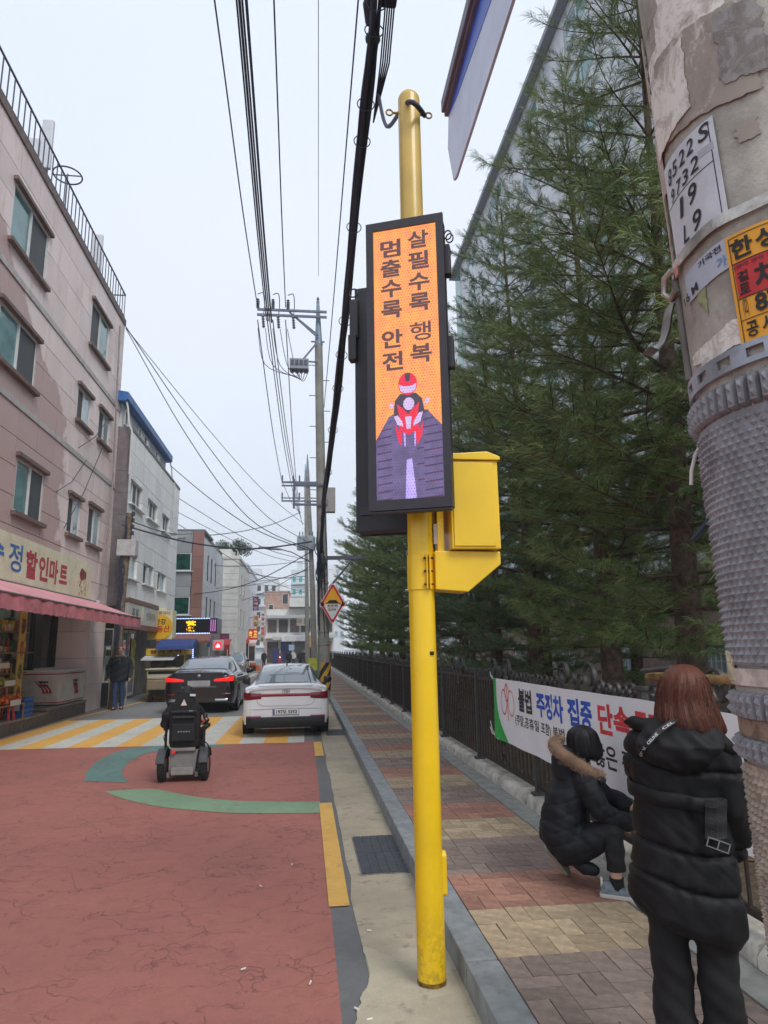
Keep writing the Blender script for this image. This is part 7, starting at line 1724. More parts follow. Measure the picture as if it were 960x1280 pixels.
def hair(parent, st, m_, n=120, nm='hair', amp=.0035):
    # resample the profile finely
    arr = [np.array([*c, rx, ry], float) for c, rx, ry in st]; K = 5; fine = [catmull(arr, i/K) for i in range((len(arr)-1)*K+1)]; rings = []
    for q in fine:
        c = V3(q[:3]); ring = []; low = max(0., 1-(q[2]-fine[0][2])/.12)
        for j in range(n):
            a = 2*PI*j/n; lock = mnoise.noise(V3((math.cos(a)*4.5, math.sin(a)*4.5, c.z*2.2)))*(.04+.05*low)+mnoise.noise(V3((math.cos(a)*17, math.sin(a)*17, c.z*1.2)))*.014*(.4+low)
            k = 1+lock; ring.append(c+V3((math.cos(a)*max(.002, q[3])*k, math.sin(a)*max(.002, q[4])*k, low*(.026*mnoise.noise(V3((j*.09, 1, 1)))+.010*mnoise.noise(V3((j*.5, 1, 1)))))))
        rings.append(ring)
    mb = MB(); mb.loft(rings); o = mb.build(nm, m_, parent, smooth=80)
    sm = MB(); r_ = np.random.default_rng(len(st)+n)
    for k in range(1400):
        j0 = int(r_.uniform(0, n)); i0 = int(r_.integers(2, max(3, len(rings)*2//3))); pts = []; off = r_.uniform(.0004, .0035); dr = r_.uniform(-.12, .12)
        for i in range(i0, -1, -2):
            p = rings[i][int(j0+dr*(i0-i)) % n]; c = V3(fine[i][:3]); dd = (p-c); dd.z = 0; dd = dd.normalized() if dd.length > 1e-5 else V3((1, 0, 0)); pts.append(p+dd*off)
        if len(pts) < 2: continue
        pts.append(pts[-1]+V3((r_.normal(0, .004), r_.normal(0, .004), -r_.uniform(.002, .014)))); sm.tube(pts, [.0007]*(len(pts)-1)+[.0002], 3, caps=False)
    sm.build('hair_strands', m_, o, fix=False, kind='stuff')
    return o
hair(wm, [((.085, -.03, 1.268), .090, .088), ((.074, -.03, 1.285), .113, .108), ((.060, -.015, 1.33), .116, .118), ((.056, .005, 1.385), .104, .112), ((.056, .012, 1.43), .097, .110), ((.058, .018, 1.47), .084, .100), ((.060, .022, 1.50), .062, .078), ((.062, .025, 1.517), .035, .045), ((.062, .026, 1.522), .006, .008)], M_red)
# ---------------------------------------------------------------- crouching woman
cw_ = thing('person', 'woman with a short black bob crouching by the banner in a black fur hooded coat', 'person', (1.93, 4.85, .15), -.379)
bd = MB(); T = head(bd, (.055, .05, .925), .10, (1, .35, -.12))
capsule(bd, [(.0, .03, .74), (.04, .045, .84)], [.055, .048]); capsule(bd, [(-.13, .02, .28), (-.10, .02, .48), (-.03, .02, .68)], [.10, .10, .09])
hipL, hipR = V3((-.14, .12, .27)), V3((-.14, -.10, .27))
capsule(bd, [hipR, (.15, -.17, .36), ], [.07, .05]); capsule(bd, [(.175, -.19, .38), (.19, -.212, .22), (.186, -.22, .07)], [.048, .042, .034]); capsule(bd, [(.17, -.22, .04), (.29, -.24, .03)], [.034, .028])
capsule(bd, [hipL, (.10, .16, .25)], [.07, .05]); capsule(bd, [(.11, .16, .24), (-.1, .14, .13), (-.22, .14, .14)], [.055, .045, .036]); capsule(bd, [(-.22, .14, .13), (-.16, .14, .04)], [.032, .028])
capsule(bd, [(.02, -.15, .70), (.16, -.17, .50), (.31, -.10, .44)], [.05, .04, .028]); hand(bd, (.31, -.10, .44), (1, .25, .05), (0, .3, -1), s=.95, curl=.6)
capsule(bd, [(.02, .20, .70), (.18, .2, .52), (.33, .12, .48)], [.05, .04, .028]); hand(bd, (.33, .12, .48), (1, .1, .1), (0, -.3, -1), s=.95, curl=.6, left=True)
b2_ = remesh(bd, .0075, 'body', M_skin, 2, parent=cw_); face_parts(b2_, T, .95)
M_coat2 = mat('navy_black_parka', S(26, 28, 34), .68, var=.25, scale=9, bump=.08, bscale=30, spec=.3)
cm = MB()
def ring_st(lst, n=26): 
    rings = []
    for (c, rx, ry, tl) in lst:
        M_ = Matrix.Rotation(tl, 3, 'Y'); rings.append([V3(c)+M_ @ V3((math.cos(2*PI*j/n)*rx, math.sin(2*PI*j/n)*ry, 0)) for j in range(n)])
    cm.loft(rings)
ring_st([((-.09, 0, .165), .09, .13, .1), ((-.11, 0, .20), .135, .18, .1), ((-.125, 0, .27), .168, .215, .1), ((-.125, .0, .37), .168, .215, .15), ((-.105, .0, .48), .155, .21, .25), ((-.065, .01, .60), .135, .205, .35), ((-.03, .02, .70), .115, .185, .4), ((-.005, .03, .77), .085, .13, .35), ((.01, .03, .82), .06, .08, .2)])
capsule(cm, [(.03, -.15, .70), (.075, -.18, .61), (.12, -.20, .52), (.20, -.17, .465), (.30, -.12, .435)], [.076, .072, .066, .058, .048], 16)
capsule(cm, [(.0, .18, .69), (.08, .21, .60), (.17, .21, .53), (.30, .14, .49)], [.085, .08, .07, .055], 16)
capsule(cm, [(-.10, -.09, .25), (.04, -.14, .31), (.13, -.17, .37)], [.12, .10, .075], 16); capsule(cm, [(-.05, -.11, .17), (-.0, -.14, .14), (.06, -.14, .13)], [.05, .04, .03], 12)
def pf2(co):
    z = co[:, 2]-co[:, 0]*.35; s_ = np.abs(((z/.085) % 1)-.5)*2; return .007*np.sqrt(np.clip(1-s_**3, 0, 1))-.003*np.abs(np.sin(co[:, 0]*26+co[:, 2]*30+co[:, 1]*14+np.sin(co[:, 2]*15)*2))**6+.0055*np.sin(co[:, 0]*33+co[:, 2]*27)*np.sin(co[:, 1]*25+co[:, 2]*13)+.002*np.sin(co[:, 0]*80+co[:, 1]*60)
remesh(cm, .009, 'coat', M_coat2, 3, disp=pf2, parent=cw_)
tm = MB(); capsule(tm, [(.0, -.12, .30), (.13, -.17, .38), (.185, -.19, .39)], [.08, .075, .066], 16)
tm.ell([((.19, -.215, .155), .060, .060), ((.19, -.212, .22), .061, .062), ((.19, -.205, .32), .064, .066), ((.185, -.20, .40), .066, .066)], n=20); capsule(tm, [(-.08, .13, .24), (.10, .17, .24), (-.05, .15, .16), (-.2, .14, .17)], [.08, .07, .07, .055])
remesh(tm, .009, 'trousers', mat('black_trousers', S(20, 20, 22)), 2, disp=lambda co: .003*np.sin(co[:, 2]*60+co[:, 0]*40), parent=cw_)
MB().ell([((.187, -.218, .04), .048, .05), ((.187, -.218, .09), .045, .045), ((.188, -.216, .118), .046, .046)], n=16).build('sock', mat('black_sock', S(22, 22, 24), .9, bump=.4), cw_, smooth=60)
M_snk = mat('grey_sneaker', S(112, 120, 128), .7, var=.3, scale=40, bump=.3); shoe(cw_, (.085, -.215, .0), (.335, -.245, .0), m=M_snk, ms=M_sole, w=.045, hh=.07)
mb = MB(); mb.tube([(.20, -.268, .035), (.24, -.272, .03), (.285, -.272, .048)], .005, 6); mb.build('shoe_stripe', mat('swoosh_dark', S(50, 58, 70), .6), cw_)
MB().box(.085, .10, -.24, -.20, .04, .115).build('heel_tab', M_sole, cw_, bevel=.004)
shoe(cw_, (-.275, .13, .175), (-.135, .14, .0), up=(.9, 0, .6), m=mat('olive_grey_sneaker', S(104, 100, 88), .7, var=.25, scale=30), ms=mat('worn_sole', S(150, 142, 124), .7), w=.045, hh=.07)
# fur trimmed hood
M_fur = mat('brown_fur', S(156, 130, 108), .9, var=.35, scale=40)
fp = spline([(-.125, .16, .925), (-.165, .06, .915), (-.15, -.06, .885), (-.07, -.15, .835), (.04, -.18, .775), (.11, -.14, .73), (.13, -.05, .72)], 6); rf = np.random.default_rng(8)
core = MB(); core.tube(fp, [.032+.012*math.sin(PI*i/(len(fp)-1)) for i in range(len(fp))], 10); core.build('fur_trim', mat('fur_core', S(118, 94, 76), .95, var=.2), cw_, smooth=60)
fm = MB()
for k in range(15000):
    p = fp[rf.integers(0, len(fp))]+V3(rf.normal(0, .012, 3)); d = V3(rf.normal(0, 1, 3)).normalized(); b0 = p+d*.026; tip = b0+(d+V3((.3, 0, -.4))*.6)*rf.uniform(.008, .022); s_ = d.orthogonal().normalized()*.0011; fm.add([b0-s_, b0+s_, tip], [(0, 1, 2)])
fm.build('fur_hairs', M_fur, cw_, fix=False, kind='stuff')
hb = MB(); hb.ell([((-.05, .0, .62), .09, .13), ((-.075, .0, .69), .105, .155), ((-.09, .01, .76), .105, .16), ((-.10, .02, .83), .085, .145), ((-.10, .03, .89), .05, .10)], n=24); capsule(hb, [(.08, -.15, .72), (.15, -.16, .70), (.125, -.17, .63)], [.04, .03, .02])
remesh(hb, .009, 'hood', M_coat2, 2, disp=hw, parent=cw_)
hair(cw_, [((.065, .03, .815), .075, .085), ((.06, .035, .84), .105, .105), ((.05, .04, .88), .112, .112), ((.042, .045, .93), .112, .113), ((.038, .048, .98), .100, .104), ((.036, .05, 1.015), .075, .08), ((.035, .05, 1.034), .04, .045), ((.035, .05, 1.041), .01, .012)], M_blk2)
# ---------------------------------------------------------------- simple walkers for the street
def walker(label, x, y, h_, face, top, bottom, hairm=None, sit=False, stride=.1, broad=1., arms='down', z=0., hat=None, shoes=None, nm='person', parentgrp=None, detail=False):
    t = thing('person', label, 'person', (x, y, z), face, group=parentgrp); s_ = h_/1.75; vx = .012*s_ if detail else .02
    sc = lambda p: V3(p)*s_
    bd = MB(); T = head(bd, sc((0, .01, 1.63)), .105*s_, (0, 1, 0)); capsule(bd, [sc((0, 0, 1.42)), sc((0, 0, 1.55))], [.055*s_, .052*s_])
    bd.ell([(sc((0, 0, .88)), .15*s_, .1*s_), (sc((0, 0, 1.1)), .14*s_, .1*s_), (sc((0, 0, 1.35)), .18*s_, .11*s_), (sc((0, 0, 1.47)), .1*s_, .08*s_)], n=16)
    A = {}
    for sx in (-1, 1):
        f = stride*sx; capsule(bd, [sc((sx*.09, 0, .9)), sc((sx*.09, f*.5+.03, .48)), sc((sx*.09, f, .09))], [.085*s_, .06*s_, .042*s_])
        capsule(bd, [sc((sx*.09, f-.04, .05)), sc((sx*.1, f+.12, .04))], [.04*s_, .034*s_])
        el = sc((sx*.25*broad, -.02-f*.3, 1.12)); wr_ = sc((sx*.23*broad, .10-f*.6, .90)) if arms == 'down' else sc((sx*.12, .2, 1.02))
        capsule(bd, [sc((sx*.19, 0, 1.42)), el, wr_], [.05*s_, .042*s_, .03*s_]); hand(bd, wr_, (0, .3, -1) if arms == 'down' else (-sx, .4, -.1), (-sx, 0, 0), s_, .5, left=sx < 0); A[sx] = (el, wr_)
    b = remesh(bd, vx, 'body', M_skin, 1, parent=t)
    if detail: face_parts(b, T, s_)
    cm = MB(); br = broad; lo = .78
    cm.ell([(sc((0, 0, lo)), .20*s_*br, .15*s_), (sc((0, 0, 1.0)), .20*s_*br, .155*s_), (sc((0, 0, 1.2)), .205*s_*br, .155*s_), (sc((0, 0, 1.38)), .215*s_*br, .14*s_), (sc((0, 0, 1.47)), .15*s_, .11*s_), (sc((0, 0, 1.53)), .08*s_, .08*s_)], n=24)
    for sx in (-1, 1): capsule(cm, [sc((sx*.17*br, 0, 1.40)), A[sx][0], A[sx][1]], [.088*s_, .075*s_, .055*s_])
    remesh(cm, vx, 'coat', top, 2, disp=lambda co: .006*np.sin(co[:, 2]*30+co[:, 0]*14), parent=t)
    tm = MB()
    for sx in (-1, 1): f = stride*sx; tm.ell([(sc((sx*.09, f, .07)), .062*s_, .07*s_), (sc((sx*.09, f*.5+.03, .48)), .075*s_, .08*s_), (sc((sx*.085, 0, .9)), .10*s_, .11*s_)], n=16)
    remesh(tm, vx, 'trousers', bottom, 1, parent=t)
    for sx in (-1, 1): shoe(t, sc((sx*.09, stride*sx-.09, .0)), sc((sx*.1, stride*sx+.17, .0)), m=shoes or mat('black_shoe', S(28, 28, 30)), ms=mat('black_shoe', S(28, 28, 30)), w=.05*s_, hh=.08*s_)
    mb = MB(); k = s_; cz = 1.645*s_
    mb.ell([((0, -.03*k, cz-.03), .082*k, .078*k), ((0, -.02*k, cz+.03), .090*k, .095*k), ((0, -.012*k, cz+.075), .076*k, .09*k), ((0, -.01*k, cz+.105), .03*k, .035*k)], n=18); mb.build('hat' if hat else 'hair', hat or hairm or M_hairk, t, smooth=80)
    return t, T
mn, T = walker('man in a black padded jacket and dark jeans walking past the mart', PZ(149, 885).x+.1, PZ(149, 885).y-.6, 1.93, PI+.15, mat('man_black_jacket', S(36, 42, 50), .7, var=.2, scale=9), mat('dark_jeans', S(56, 74, 110), .85, var=.2, scale=14), broad=1.25, arms='down', stride=.10, detail=True, shoes=mat('brown_shoe', S(70, 60, 54), .6))
mb = MB(); mb.tube([(math.cos(a)*.15, math.sin(a)*.12+.0, 1.62+.03*math.sin(a)) for a in np.linspace(0, 2*PI, 19)[:-1]], .04, 8, closed=True); mb.build('fur_collar', mat('grey_pink_fur', S(150, 126, 120), .95, var=.3, scale=30, bump=1.), mn, smooth=60)
mb = MB(); k = 1.93/1.75
for sx in (-1, 1): mb.tube([T(sx*.032*k+math.cos(a)*.024*k, .105*k, .006*k+math.sin(a)*.017*k) for a in np.linspace(0, 2*PI, 15)[:-1]], .003, 5, closed=True)
mb.tube([T(-.01*k, .106*k, .008*k), T(.01*k, .106*k, .008*k)], .003, 5); mb.build('glasses', mat('glasses_dark', S(30, 26, 26), .4), mn, kind='stuff')
mb = MB(); mb.box(-.03, .03, .15, .16, 1.42, 1.60); mb.build('shirt_front', mat('grey_shirt', S(90, 104, 126), .8), mn)
# rider in the wheelchair
rd = thing('person', 'person in a dark padded coat seated in the power wheelchair, seen from behind', 'person', (wx, wy, 0))
bd = MB(); head(bd, (-.01, .08, 1.12), .095, (0, 1, 0)); capsule(bd, [(0, .06, .95), (0, .05, 1.06)], [.055, .05]); capsule(bd, [(0, .10, .60), (0, .06, .92)], [.13, .14])
for sx in (-1, 1):
    capsule(bd, [(sx*.09, .10, .58), (sx*.11, .50, .60), (sx*.11, .56, .22)], [.08, .06, .04]); capsule(bd, [(sx*.11, .54, .17), (sx*.11, .68, .17)], [.038, .03])
    capsule(bd, [(sx*.15, .06, .95), (sx*(.235-.035*sx), .08, .77), (sx*.24, .32, .78)], [.05, .042, .03]); hand(bd, (sx*.24, .32, .78), (0, 1, -.1), (0, 0, -1), left=sx < 0)
remesh(bd, .012, 'body', M_skin, 1, parent=rd)
cm = MB(); cm.ell([((0, .08, .52), .19, .14), ((0, .07, .70), .20, .15), ((-.0, .05, .88), .215, .15), ((-.0, .05, .98), .19, .13), ((0, .05, 1.05), .10, .09)], n=24)
capsule(cm, [(-.16, .04, .97), (-.245, .0, .88), (-.275, .02, .77), (-.25, .26, .78)], [.09, .088, .078, .055]); capsule(cm, [(.15, .08, .94), (.19, .12, .84), (.20, .2, .76), (.23, .34, .78)], [.075, .06, .055, .045])
cm.ell([((-.01, .03, 1.0), .11, .10), ((-.01, .05, 1.08), .120, .14), ((-.01, .06, 1.16), .115, .14), ((-.01, .07, 1.22), .095, .12), ((-.01, .07, 1.26), .05, .07), ((-.01, .07, 1.275), .015, .02)], n=20)
remesh(cm, .012, 'coat', mat('rider_black_coat', S(26, 28, 33), .7, var=.2, scale=10), 2, disp=lambda co: .005*np.sin(co[:, 2]*45+co[:, 0]*20), parent=rd)
tm = MB(); [capsule(tm, [(sx*.09, .12, .58), (sx*.11, .50, .60), (sx*.11, .56, .24)], [.10, .08, .06]) for sx in (-1, 1)]; remesh(tm, .012, 'trousers', mat('black_trousers', S(20, 20, 22)), 1, parent=rd)
for sx in (-1, 1): shoe(rd, (sx*.11, .48, .12), (sx*.11, .74, .12), m=mat('black_shoe', S(28, 28, 30)))
MB().box(-.19, .19, .46, .78, .095, .115).bar((-.1, .42, .3), (-.1, .6, .11), .03).bar((.1, .42, .3), (.1, .6, .11), .03).build('footrest', M_cf, ch, kind='stuff')
# far pedestrians
M_j1 = mat('far_black_coat', S(34, 34, 40), .8); M_j2 = mat('far_white_coat', S(206, 206, 210), .8); M_j3 = mat('far_grey_trousers', S(66, 64, 66), .8)
FP = [(330, 826, 'distant pedestrian in a long black coat alone left of the road centre', M_j1, M_j1, 72), (361, 831, 'distant pedestrian in black walking before the far crossing', M_j1, M_j3, 66), (366.5, 826, 'distant pedestrian in a white jacket beside the one in black', M_j2, M_j1, 78), (375.5, 830, 'distant pedestrian in dark clothes left of the utility poles', M_j1, M_j1, 68), (380, 829, 'distant dark clothed pedestrian rightmost beside the far pole', M_j1, M_j3, 71)]
for k, (px, py, lb, a, b_, Y) in enumerate(FP):
    p = PY(px, 820, Y); walker(lb, p.x, Y, 1.72, 0 if k % 2 else PI, a, b_, stride=.12)
p = PY(350, 820, 82); sct = thing('motor_scooter', 'small red motor scooter coming up the far street', 'scooter', (p.x, 82, 0))
MB().ell([((0, 0, .25), .16, .3), ((0, 0, .5), .2, .35), ((0, -.05, .85), .16, .15), ((0, -.08, 1.05), .12, .08)], n=16).build('body', mat('scooter_red', S(180, 40, 44), .4), sct, smooth=60)
for y_ in (-.5, .5): MB().lathe([(.12, -.05), (.24, -.04), (.24, .04), (.12, .05)], n=18, M=R90, c=(0, y_, .24)).build('wheel', M_tyre, sct, smooth=50)
MB().ball((0, -.16, .95), .07).build('headlight', mat('scooter_light', S(250, 240, 220), .3, emit=(1, .9, .8), es=1.5), sct); MB().tube([(-.3, -.05, 1.05), (.3, -.05, 1.05)], .02, 6).build('handlebar', M_wa, sct)
walker('rider in a brown jacket sitting on the distant red scooter', p.x, 82.25, 1.35, PI, mat('rider_brown', S(120, 84, 70), .8), M_j3, hat=mat('helmet_white', S(206, 200, 190), .4), stride=.02, arms='pocket', z=.25)
# ================================================================== banner on the fence
bn = thing('street_banner', 'long white banner with green edge and black, blue and red lettering on the fence', 'banner', (2.325, 0, 0))
M_bw = mat('banner_cloth_white', S(244, 246, 250), .7, var=.03, scale=3)
YB0, YB1, ZB0, ZB1 = 8.42, 2.6, .665, 1.372
def bz_(y, v):  # slight sag and ripples, x outwards
    return Vector((-.012*math.sin(y*2.3)-.008*math.sin(y*7+v*3), y, ZB0+(ZB1-ZB0)*v-.012*math.sin((y-YB1)/(YB0-YB1)*PI*3)*(1-v)*.5))
G = [[bz_(YB0+(YB1-YB0)*i/90, j/8) for j in range(9)] for i in range(91)]
mb = MB(); mb.grid(G); mb.grid([[p+Vector((.004, 0, 0)) for p in r][::-1] for r in G]); mb.build('cloth', M_bw, bn, smooth=60, fix=False)
def on_banner(verts, fs, name, m, off=.0025):
    mb = MB(); mb.add([bz_(YB0-u, v)+Vector((-off, 0, 0)) for u, v in verts], fs); return mb.build(name, m, bn, fix=False)
# green edge with a curved inner border
gv = []; gf = []
for j in range(17):
    v = j/16; w_ = .10+.40*max(0, (1-v)-.25)**1.7*1.6; gv += [(0, v), (w_*.5, v), (w_, v)]
for j in range(16): k = j*3; gf += [(k, k+1, k+4, k+3), (k+1, k+2, k+5, k+4)]
on_banner(gv, gf, 'green_edge', mat('banner_green', S(48, 186, 84), .6, var=.05))
def btext(txt, u0, u1, v0, v1, m, bold=.03, name='lettering'):
    vs, fs = text_pts(txt, 1., bold)
    x0 = min(p.x for p in vs); x1 = max(p.x for p in vs); y0 = min(p.y for p in vs); y1 = max(p.y for p in vs)
    on_banner([(u0+(p.x-x0)/(x1-x0)*(u1-u0), v0+(p.y-y0)/(y1-y0)*(v1-v0)) for p in vs], fs, name, m)
bk_, bl_, br_ = mat('banner_black', S(40, 40, 48), .6), mat('banner_blue', S(36, 92, 200), .6), mat('banner_red', S(224, 62, 70), .6)
def u_at(px, py): return YB0-PX(px, py, 2.31).y
for tx, pa, pb, m_ in (('불법', 644, 663, bk_), ('주정차', 668, 704, bl_), ('집중', 708, 737, bl_), ('단속', 744, 781, br_)):
    btext(tx, u_at(pa, 870), u_at(pb, 880), .56, .90, m_, .035)
btext('구간', u_at(786, 890), u_at(826, 890), .56, .90, br_, .035)
btext('(주말,공휴일 포함) 불법 주정차', u_at(641, 905), u_at(735, 935), .32, .50, bk_, .012)
btext('많은 경우', u_at(743, 940), u_at(800, 950), .20, .46, bk_, .015)
btext('S', u_at(918, 925), u_at(926, 925), .62, .80, bk_, .02); btext('역', u_at(929, 940), u_at(945, 960), .22, .66, mat('banner_magenta', S(226, 60, 160), .6), .04)
lg = mat('logo_red', S(226, 96, 80), .6); 
for (cu, cv, rr, m_) in ((.42, .64, .10, lg), (.66, .64, .10, mat('logo_orange', S(236, 150, 90), .6)), (.54, .80, .07, lg)):
    V_ = []; F_ = []; n = 20
    for i in range(n):
        a = 2*PI*i/n; V_ += [(cu+math.cos(a)*rr, cv+math.sin(a)*rr*2.1), (cu+math.cos(a)*(rr-.014), cv+math.sin(a)*(rr-.014)*2.1)]
    for i in range(n-2 if rr == .07 else n): j = (i+1) % n; F_.append((2*i, 2*j, 2*j+1, 2*i+1))
    on_banner(V_, F_, 'logo', m_)
on_banner([(.535, .36), (.55, .36), (.55, .9), (.535, .9)], [(0, 1, 2, 3)], 'logo', lg)
M_rope = mat('white_cord', S(214, 214, 206), .8)
for (a, b_) in (((0, YB0-.02, ZB1-.01), (.05, YB0+.32, ZB1+.06)), ((0, YB0-.02, ZB1-.01), (.04, YB0+.2, ZB1+.02)), ((0, YB0, ZB0+.02), (.04, YB0+.4, ZB0+.08)), ((0, YB0, ZB0+.02), (.03, YB0+.34, ZB0+.16)), ((-.01, 3.2, ZB0-.02), (-.03, 2.3, .52))):
    A = Vector(a); B_ = Vector(b_); MB().tube([A, A.lerp(B_, .5)-Vector((.01, 0, .02)), B_], .006, 5).build('cord', M_rope, bn)
gp = thing('iron_pipe_bundle', 'rusty pipe ends and white cords lying along the fence top beside the red haired woman', 'pipe', (2.38, 4.1, 1.55))
MB().tube([(0, -.5, .0), (.0, .5, -.02)], .03, 12).build('pipe', mat('ochre_rust', S(150, 120, 76), .7, var=.3, scale=14), gp, smooth=60); MB().tube([(-.05, .1, .05), (-.04, .5, .02)], .018, 8).build('pipe', M_iron2, gp)
# small white notice on the far railing
nt_ = thing('notice_board', 'small white notice fixed to the far railing right of the utility pole', 'notice', (2.26, PX(416, 835, 2.26).y, 1.28)); MB().box(-.01, .01, -.7, .7, -.25, .25).build('board', M_frm_w, nt_); MB().box(-.012, -.0105, -.5, .5, -.1, .12).build('print', mat('print_grey', S(140, 140, 140), .7, var=.3, scale=20), nt_)

# ================================================================== mart goods
fz = thing('chest_freezer', 'white ice cream chest freezer with red swirl logos on the mart step', 'freezer', (-7.12, 20.8, .378)); fz.scale = (1.22, 1.1, 1.1)
M_fzw = mat('freezer_white', S(206, 202, 194), .5, var=.08, scale=4, dirt=S(170, 160, 146), dirtamt=.4)
MB().box(-.44, .44, -.92, .92, .02, .80).build('body', M_fzw, fz, bevel=.03); MB().box(-.46, .46, -.94, .94, .80, .85).build('lid', M_frm_w, fz, bevel=.012); MB().box(-.3, .1, -.5, .5, .851, .90).build('lid_handle', M_frm_w, fz, bevel=.01)
rdk = mat('freezer_red', S(176, 40, 52), .5)
MB().box(-.445, .445, -.925, .925, .74, .765).box(-.445, .445, -.925, .925, .06, .085).build('red_band', rdk, fz, kind='stuff')
def swirl(o, u, v, sc_, name):
    mb = MB(); n_ = Vector(u).cross(Vector(v))
    for k in range(3):
        pts = [(math.sin(t*2.2)*.10+t*.16+k*.03, .16-t*.34) for t in np.linspace(0, 1, 12)]; L_ = [(x-.022+.01*math.sin(i), y) for i, (x, y) in enumerate(pts)]+[(x+.022+.02*i/12, y) for i, (x, y) in list(enumerate(pts))[::-1]]
        mb.prism([(x*sc_, y*sc_) for x, y in L_], Vector(o)+n_*.003*(k+1)+Vector(u)*k*.05*sc_, u, v, n_*.002)
    mb.build(name, rdk, fz, kind='stuff')
    t_ = MB()
    for r_ in range(2): t_.add([Vector(o)+Vector(u)*x+Vector(v)*z+n_*.012 for x, z in ((.12*sc_, .10*sc_-.09*r_*sc_), (.34*sc_, .10*sc_-.09*r_*sc_), (.34*sc_, .15*sc_-.09*r_*sc_), (.12*sc_, .15*sc_-.09*r_*sc_))], [(0, 1, 2, 3)])
    t_.build('brand_print', mat('print_darkgrey', S(70, 66, 70), .6, var=.5, scale=60), fz, fix=False, kind='stuff')
swirl((-.12, -.922, .45), (1, 0, 0), (0, 0, 1), .9, 'logo'); swirl((.442, -.05, .42), (0, 1, 0), (0, 0, 1), 1.1, 'logo')
# fruit rack
fr_ = thing('fruit_rack', 'wooden stepped fruit rack with price cards at the left edge of the mart', 'rack', (-6.9, 16.1, .27))
M_wr = mat('rack_wood', S(150, 118, 84), .7, var=.2, scale=14)
for z, x in ((.35, .2), (.75, .0), (1.15, -.2)): MB().box(x-.3, x+.22, -1.5, 1.1, z, z+.03).build('shelf', M_wr, fr_)
for y in (-1.5, -.2, 1.07): MB().box(.38, .41, y, y+.03, 0, .36).box(-.48, -.45, y, y+.03, 0, 1.5).build('post', M_wr, fr_, kind='stuff')
for y, z, x in ((.6, .78, .24), (-.5, .78, .24), (.5, .36, .44), (.7, 1.17, .04)): MB().box(x, x+.01, y-.28, y+.28, z, z+.12).build('price_card', M_frm_w, fr_)
MB().box(-.5, .5, .95, 1.1, 1.5, 1.53).build('top_board', M_wr, fr_)
rf = np.random.default_rng(4)
om = MB().ball((0, 0, 0), .055, 10, 7).mesh('orange', mat('tangerine', S(226, 110, 40), .5, var=.1, scale=20), smooth=60); k = 0
for zz, xx, yy0, n_, nm_, mm in ((.42, .2, -.2, 60, 'tangerine', None),):
    pass
for (x, z, y0, y1, lb, col, cat_) in ((.2, .39, -.1, 1.0, 'heap of tangerines on the lower shelf of the fruit rack', S(226, 106, 40), 'fruit'), (.0, .79, .2, 1.05, 'green and yellow produce heap on the middle shelf of the fruit rack', S(150, 150, 60), 'produce'), (.2, .39, -1.4, -.2, 'second heap of tangerines at the left image edge of the rack', S(214, 96, 44), 'fruit'), (0, .79, -1.4, .1, 'red and orange fruit heap on the middle shelf at the left edge', S(196, 84, 48), 'fruit')):
    mb = MB()
    for i in range(90): mb.ball((x+rf.uniform(-.22, .2), rf.uniform(y0, y1), z+.04+abs(rf.normal(0, .055))), .05, 8, 5)
    o = mb.build('fruit_heap', mat('fruit'+lb[:7]+str(z)+str(y0), col, .5, var=.35, scale=7), loc=(-6.9, 16.1, .27), smooth=60); o['label'] = lb; o['category'] = cat_; o['kind'] = 'stuff'
bb_ = thing('plastic_crate', 'blue plastic crate standing beside the fruit rack', 'crate', (-6.70, 17.5, .31)); mb = MB()
for z in (.0, .12, .24, .36): mb.box(-.2, .2, -.28, .28, z, z+.07)
mb.build('wall_band', mat('crate_blue', S(30, 96, 176), .5, var=.08), bb_, kind='stuff'); MB().box(-.19, .19, -.27, .27, .01, .42).build('liner', mat('crate_blue_dark', S(22, 66, 130), .6), bb_); MB().box(-.1, .1, -.285, -.281, .15, .3).build('tag', M_frm_w, bb_)
bs2 = thing('plastic_stool', 'red plastic stool at the left edge in front of the fruit rack', 'stool', (-6.66, 16.6, .31))
MB().lathe([(0, .44), (.15, .44), (.17, .42), (.16, .38)], n=20).build('seat', mat('stool_red', S(206, 52, 44), .45), bs2, smooth=40)
for k in range(4):
    a = PI/4+k*PI/2; MB().bar((math.cos(a)*.13, math.sin(a)*.13, .40), (math.cos(a)*.2, math.sin(a)*.2, 0), .06, .03).build('leg', mat('stool_red', S(206, 52, 44)), bs2)
# interior shelves with goods seen through the glass
for i, (y, lb) in enumerate(((13.2, 'shelf of packaged goods inside the mart at the far left'), (15.8, 'shelf of packaged goods behind the wide mart window'), (18.0, 'shelf of packaged goods behind the freezer'))):
    t = thing('goods_shelf', lb, 'shelf', (-7.35, y, .38), group='goods shelves of the mart')
    for z in (.4, .9, 1.4, 1.9): MB().box(-.2, .2, -.9, .9, z, z+.03).build('board', M_wr, t)
    mb = [MB(), MB(), MB(), MB()]
    for z in (.43, .93, 1.43, 1.93):
        yy = -.88
        while yy < .8: w_ = rf.uniform(.06, .16); mb[rf.integers(0, 4)].box(-.12, .14, yy, yy+w_-.01, z, z+rf.uniform(.12, .36)); yy += w_
    for j, c in enumerate((S(190, 150, 60), S(150, 60, 50), S(190, 186, 170), S(70, 110, 80))): mb[j].build('goods', mat('goods%d' % j, c, .5, var=.4, scale=8), t, kind='stuff')
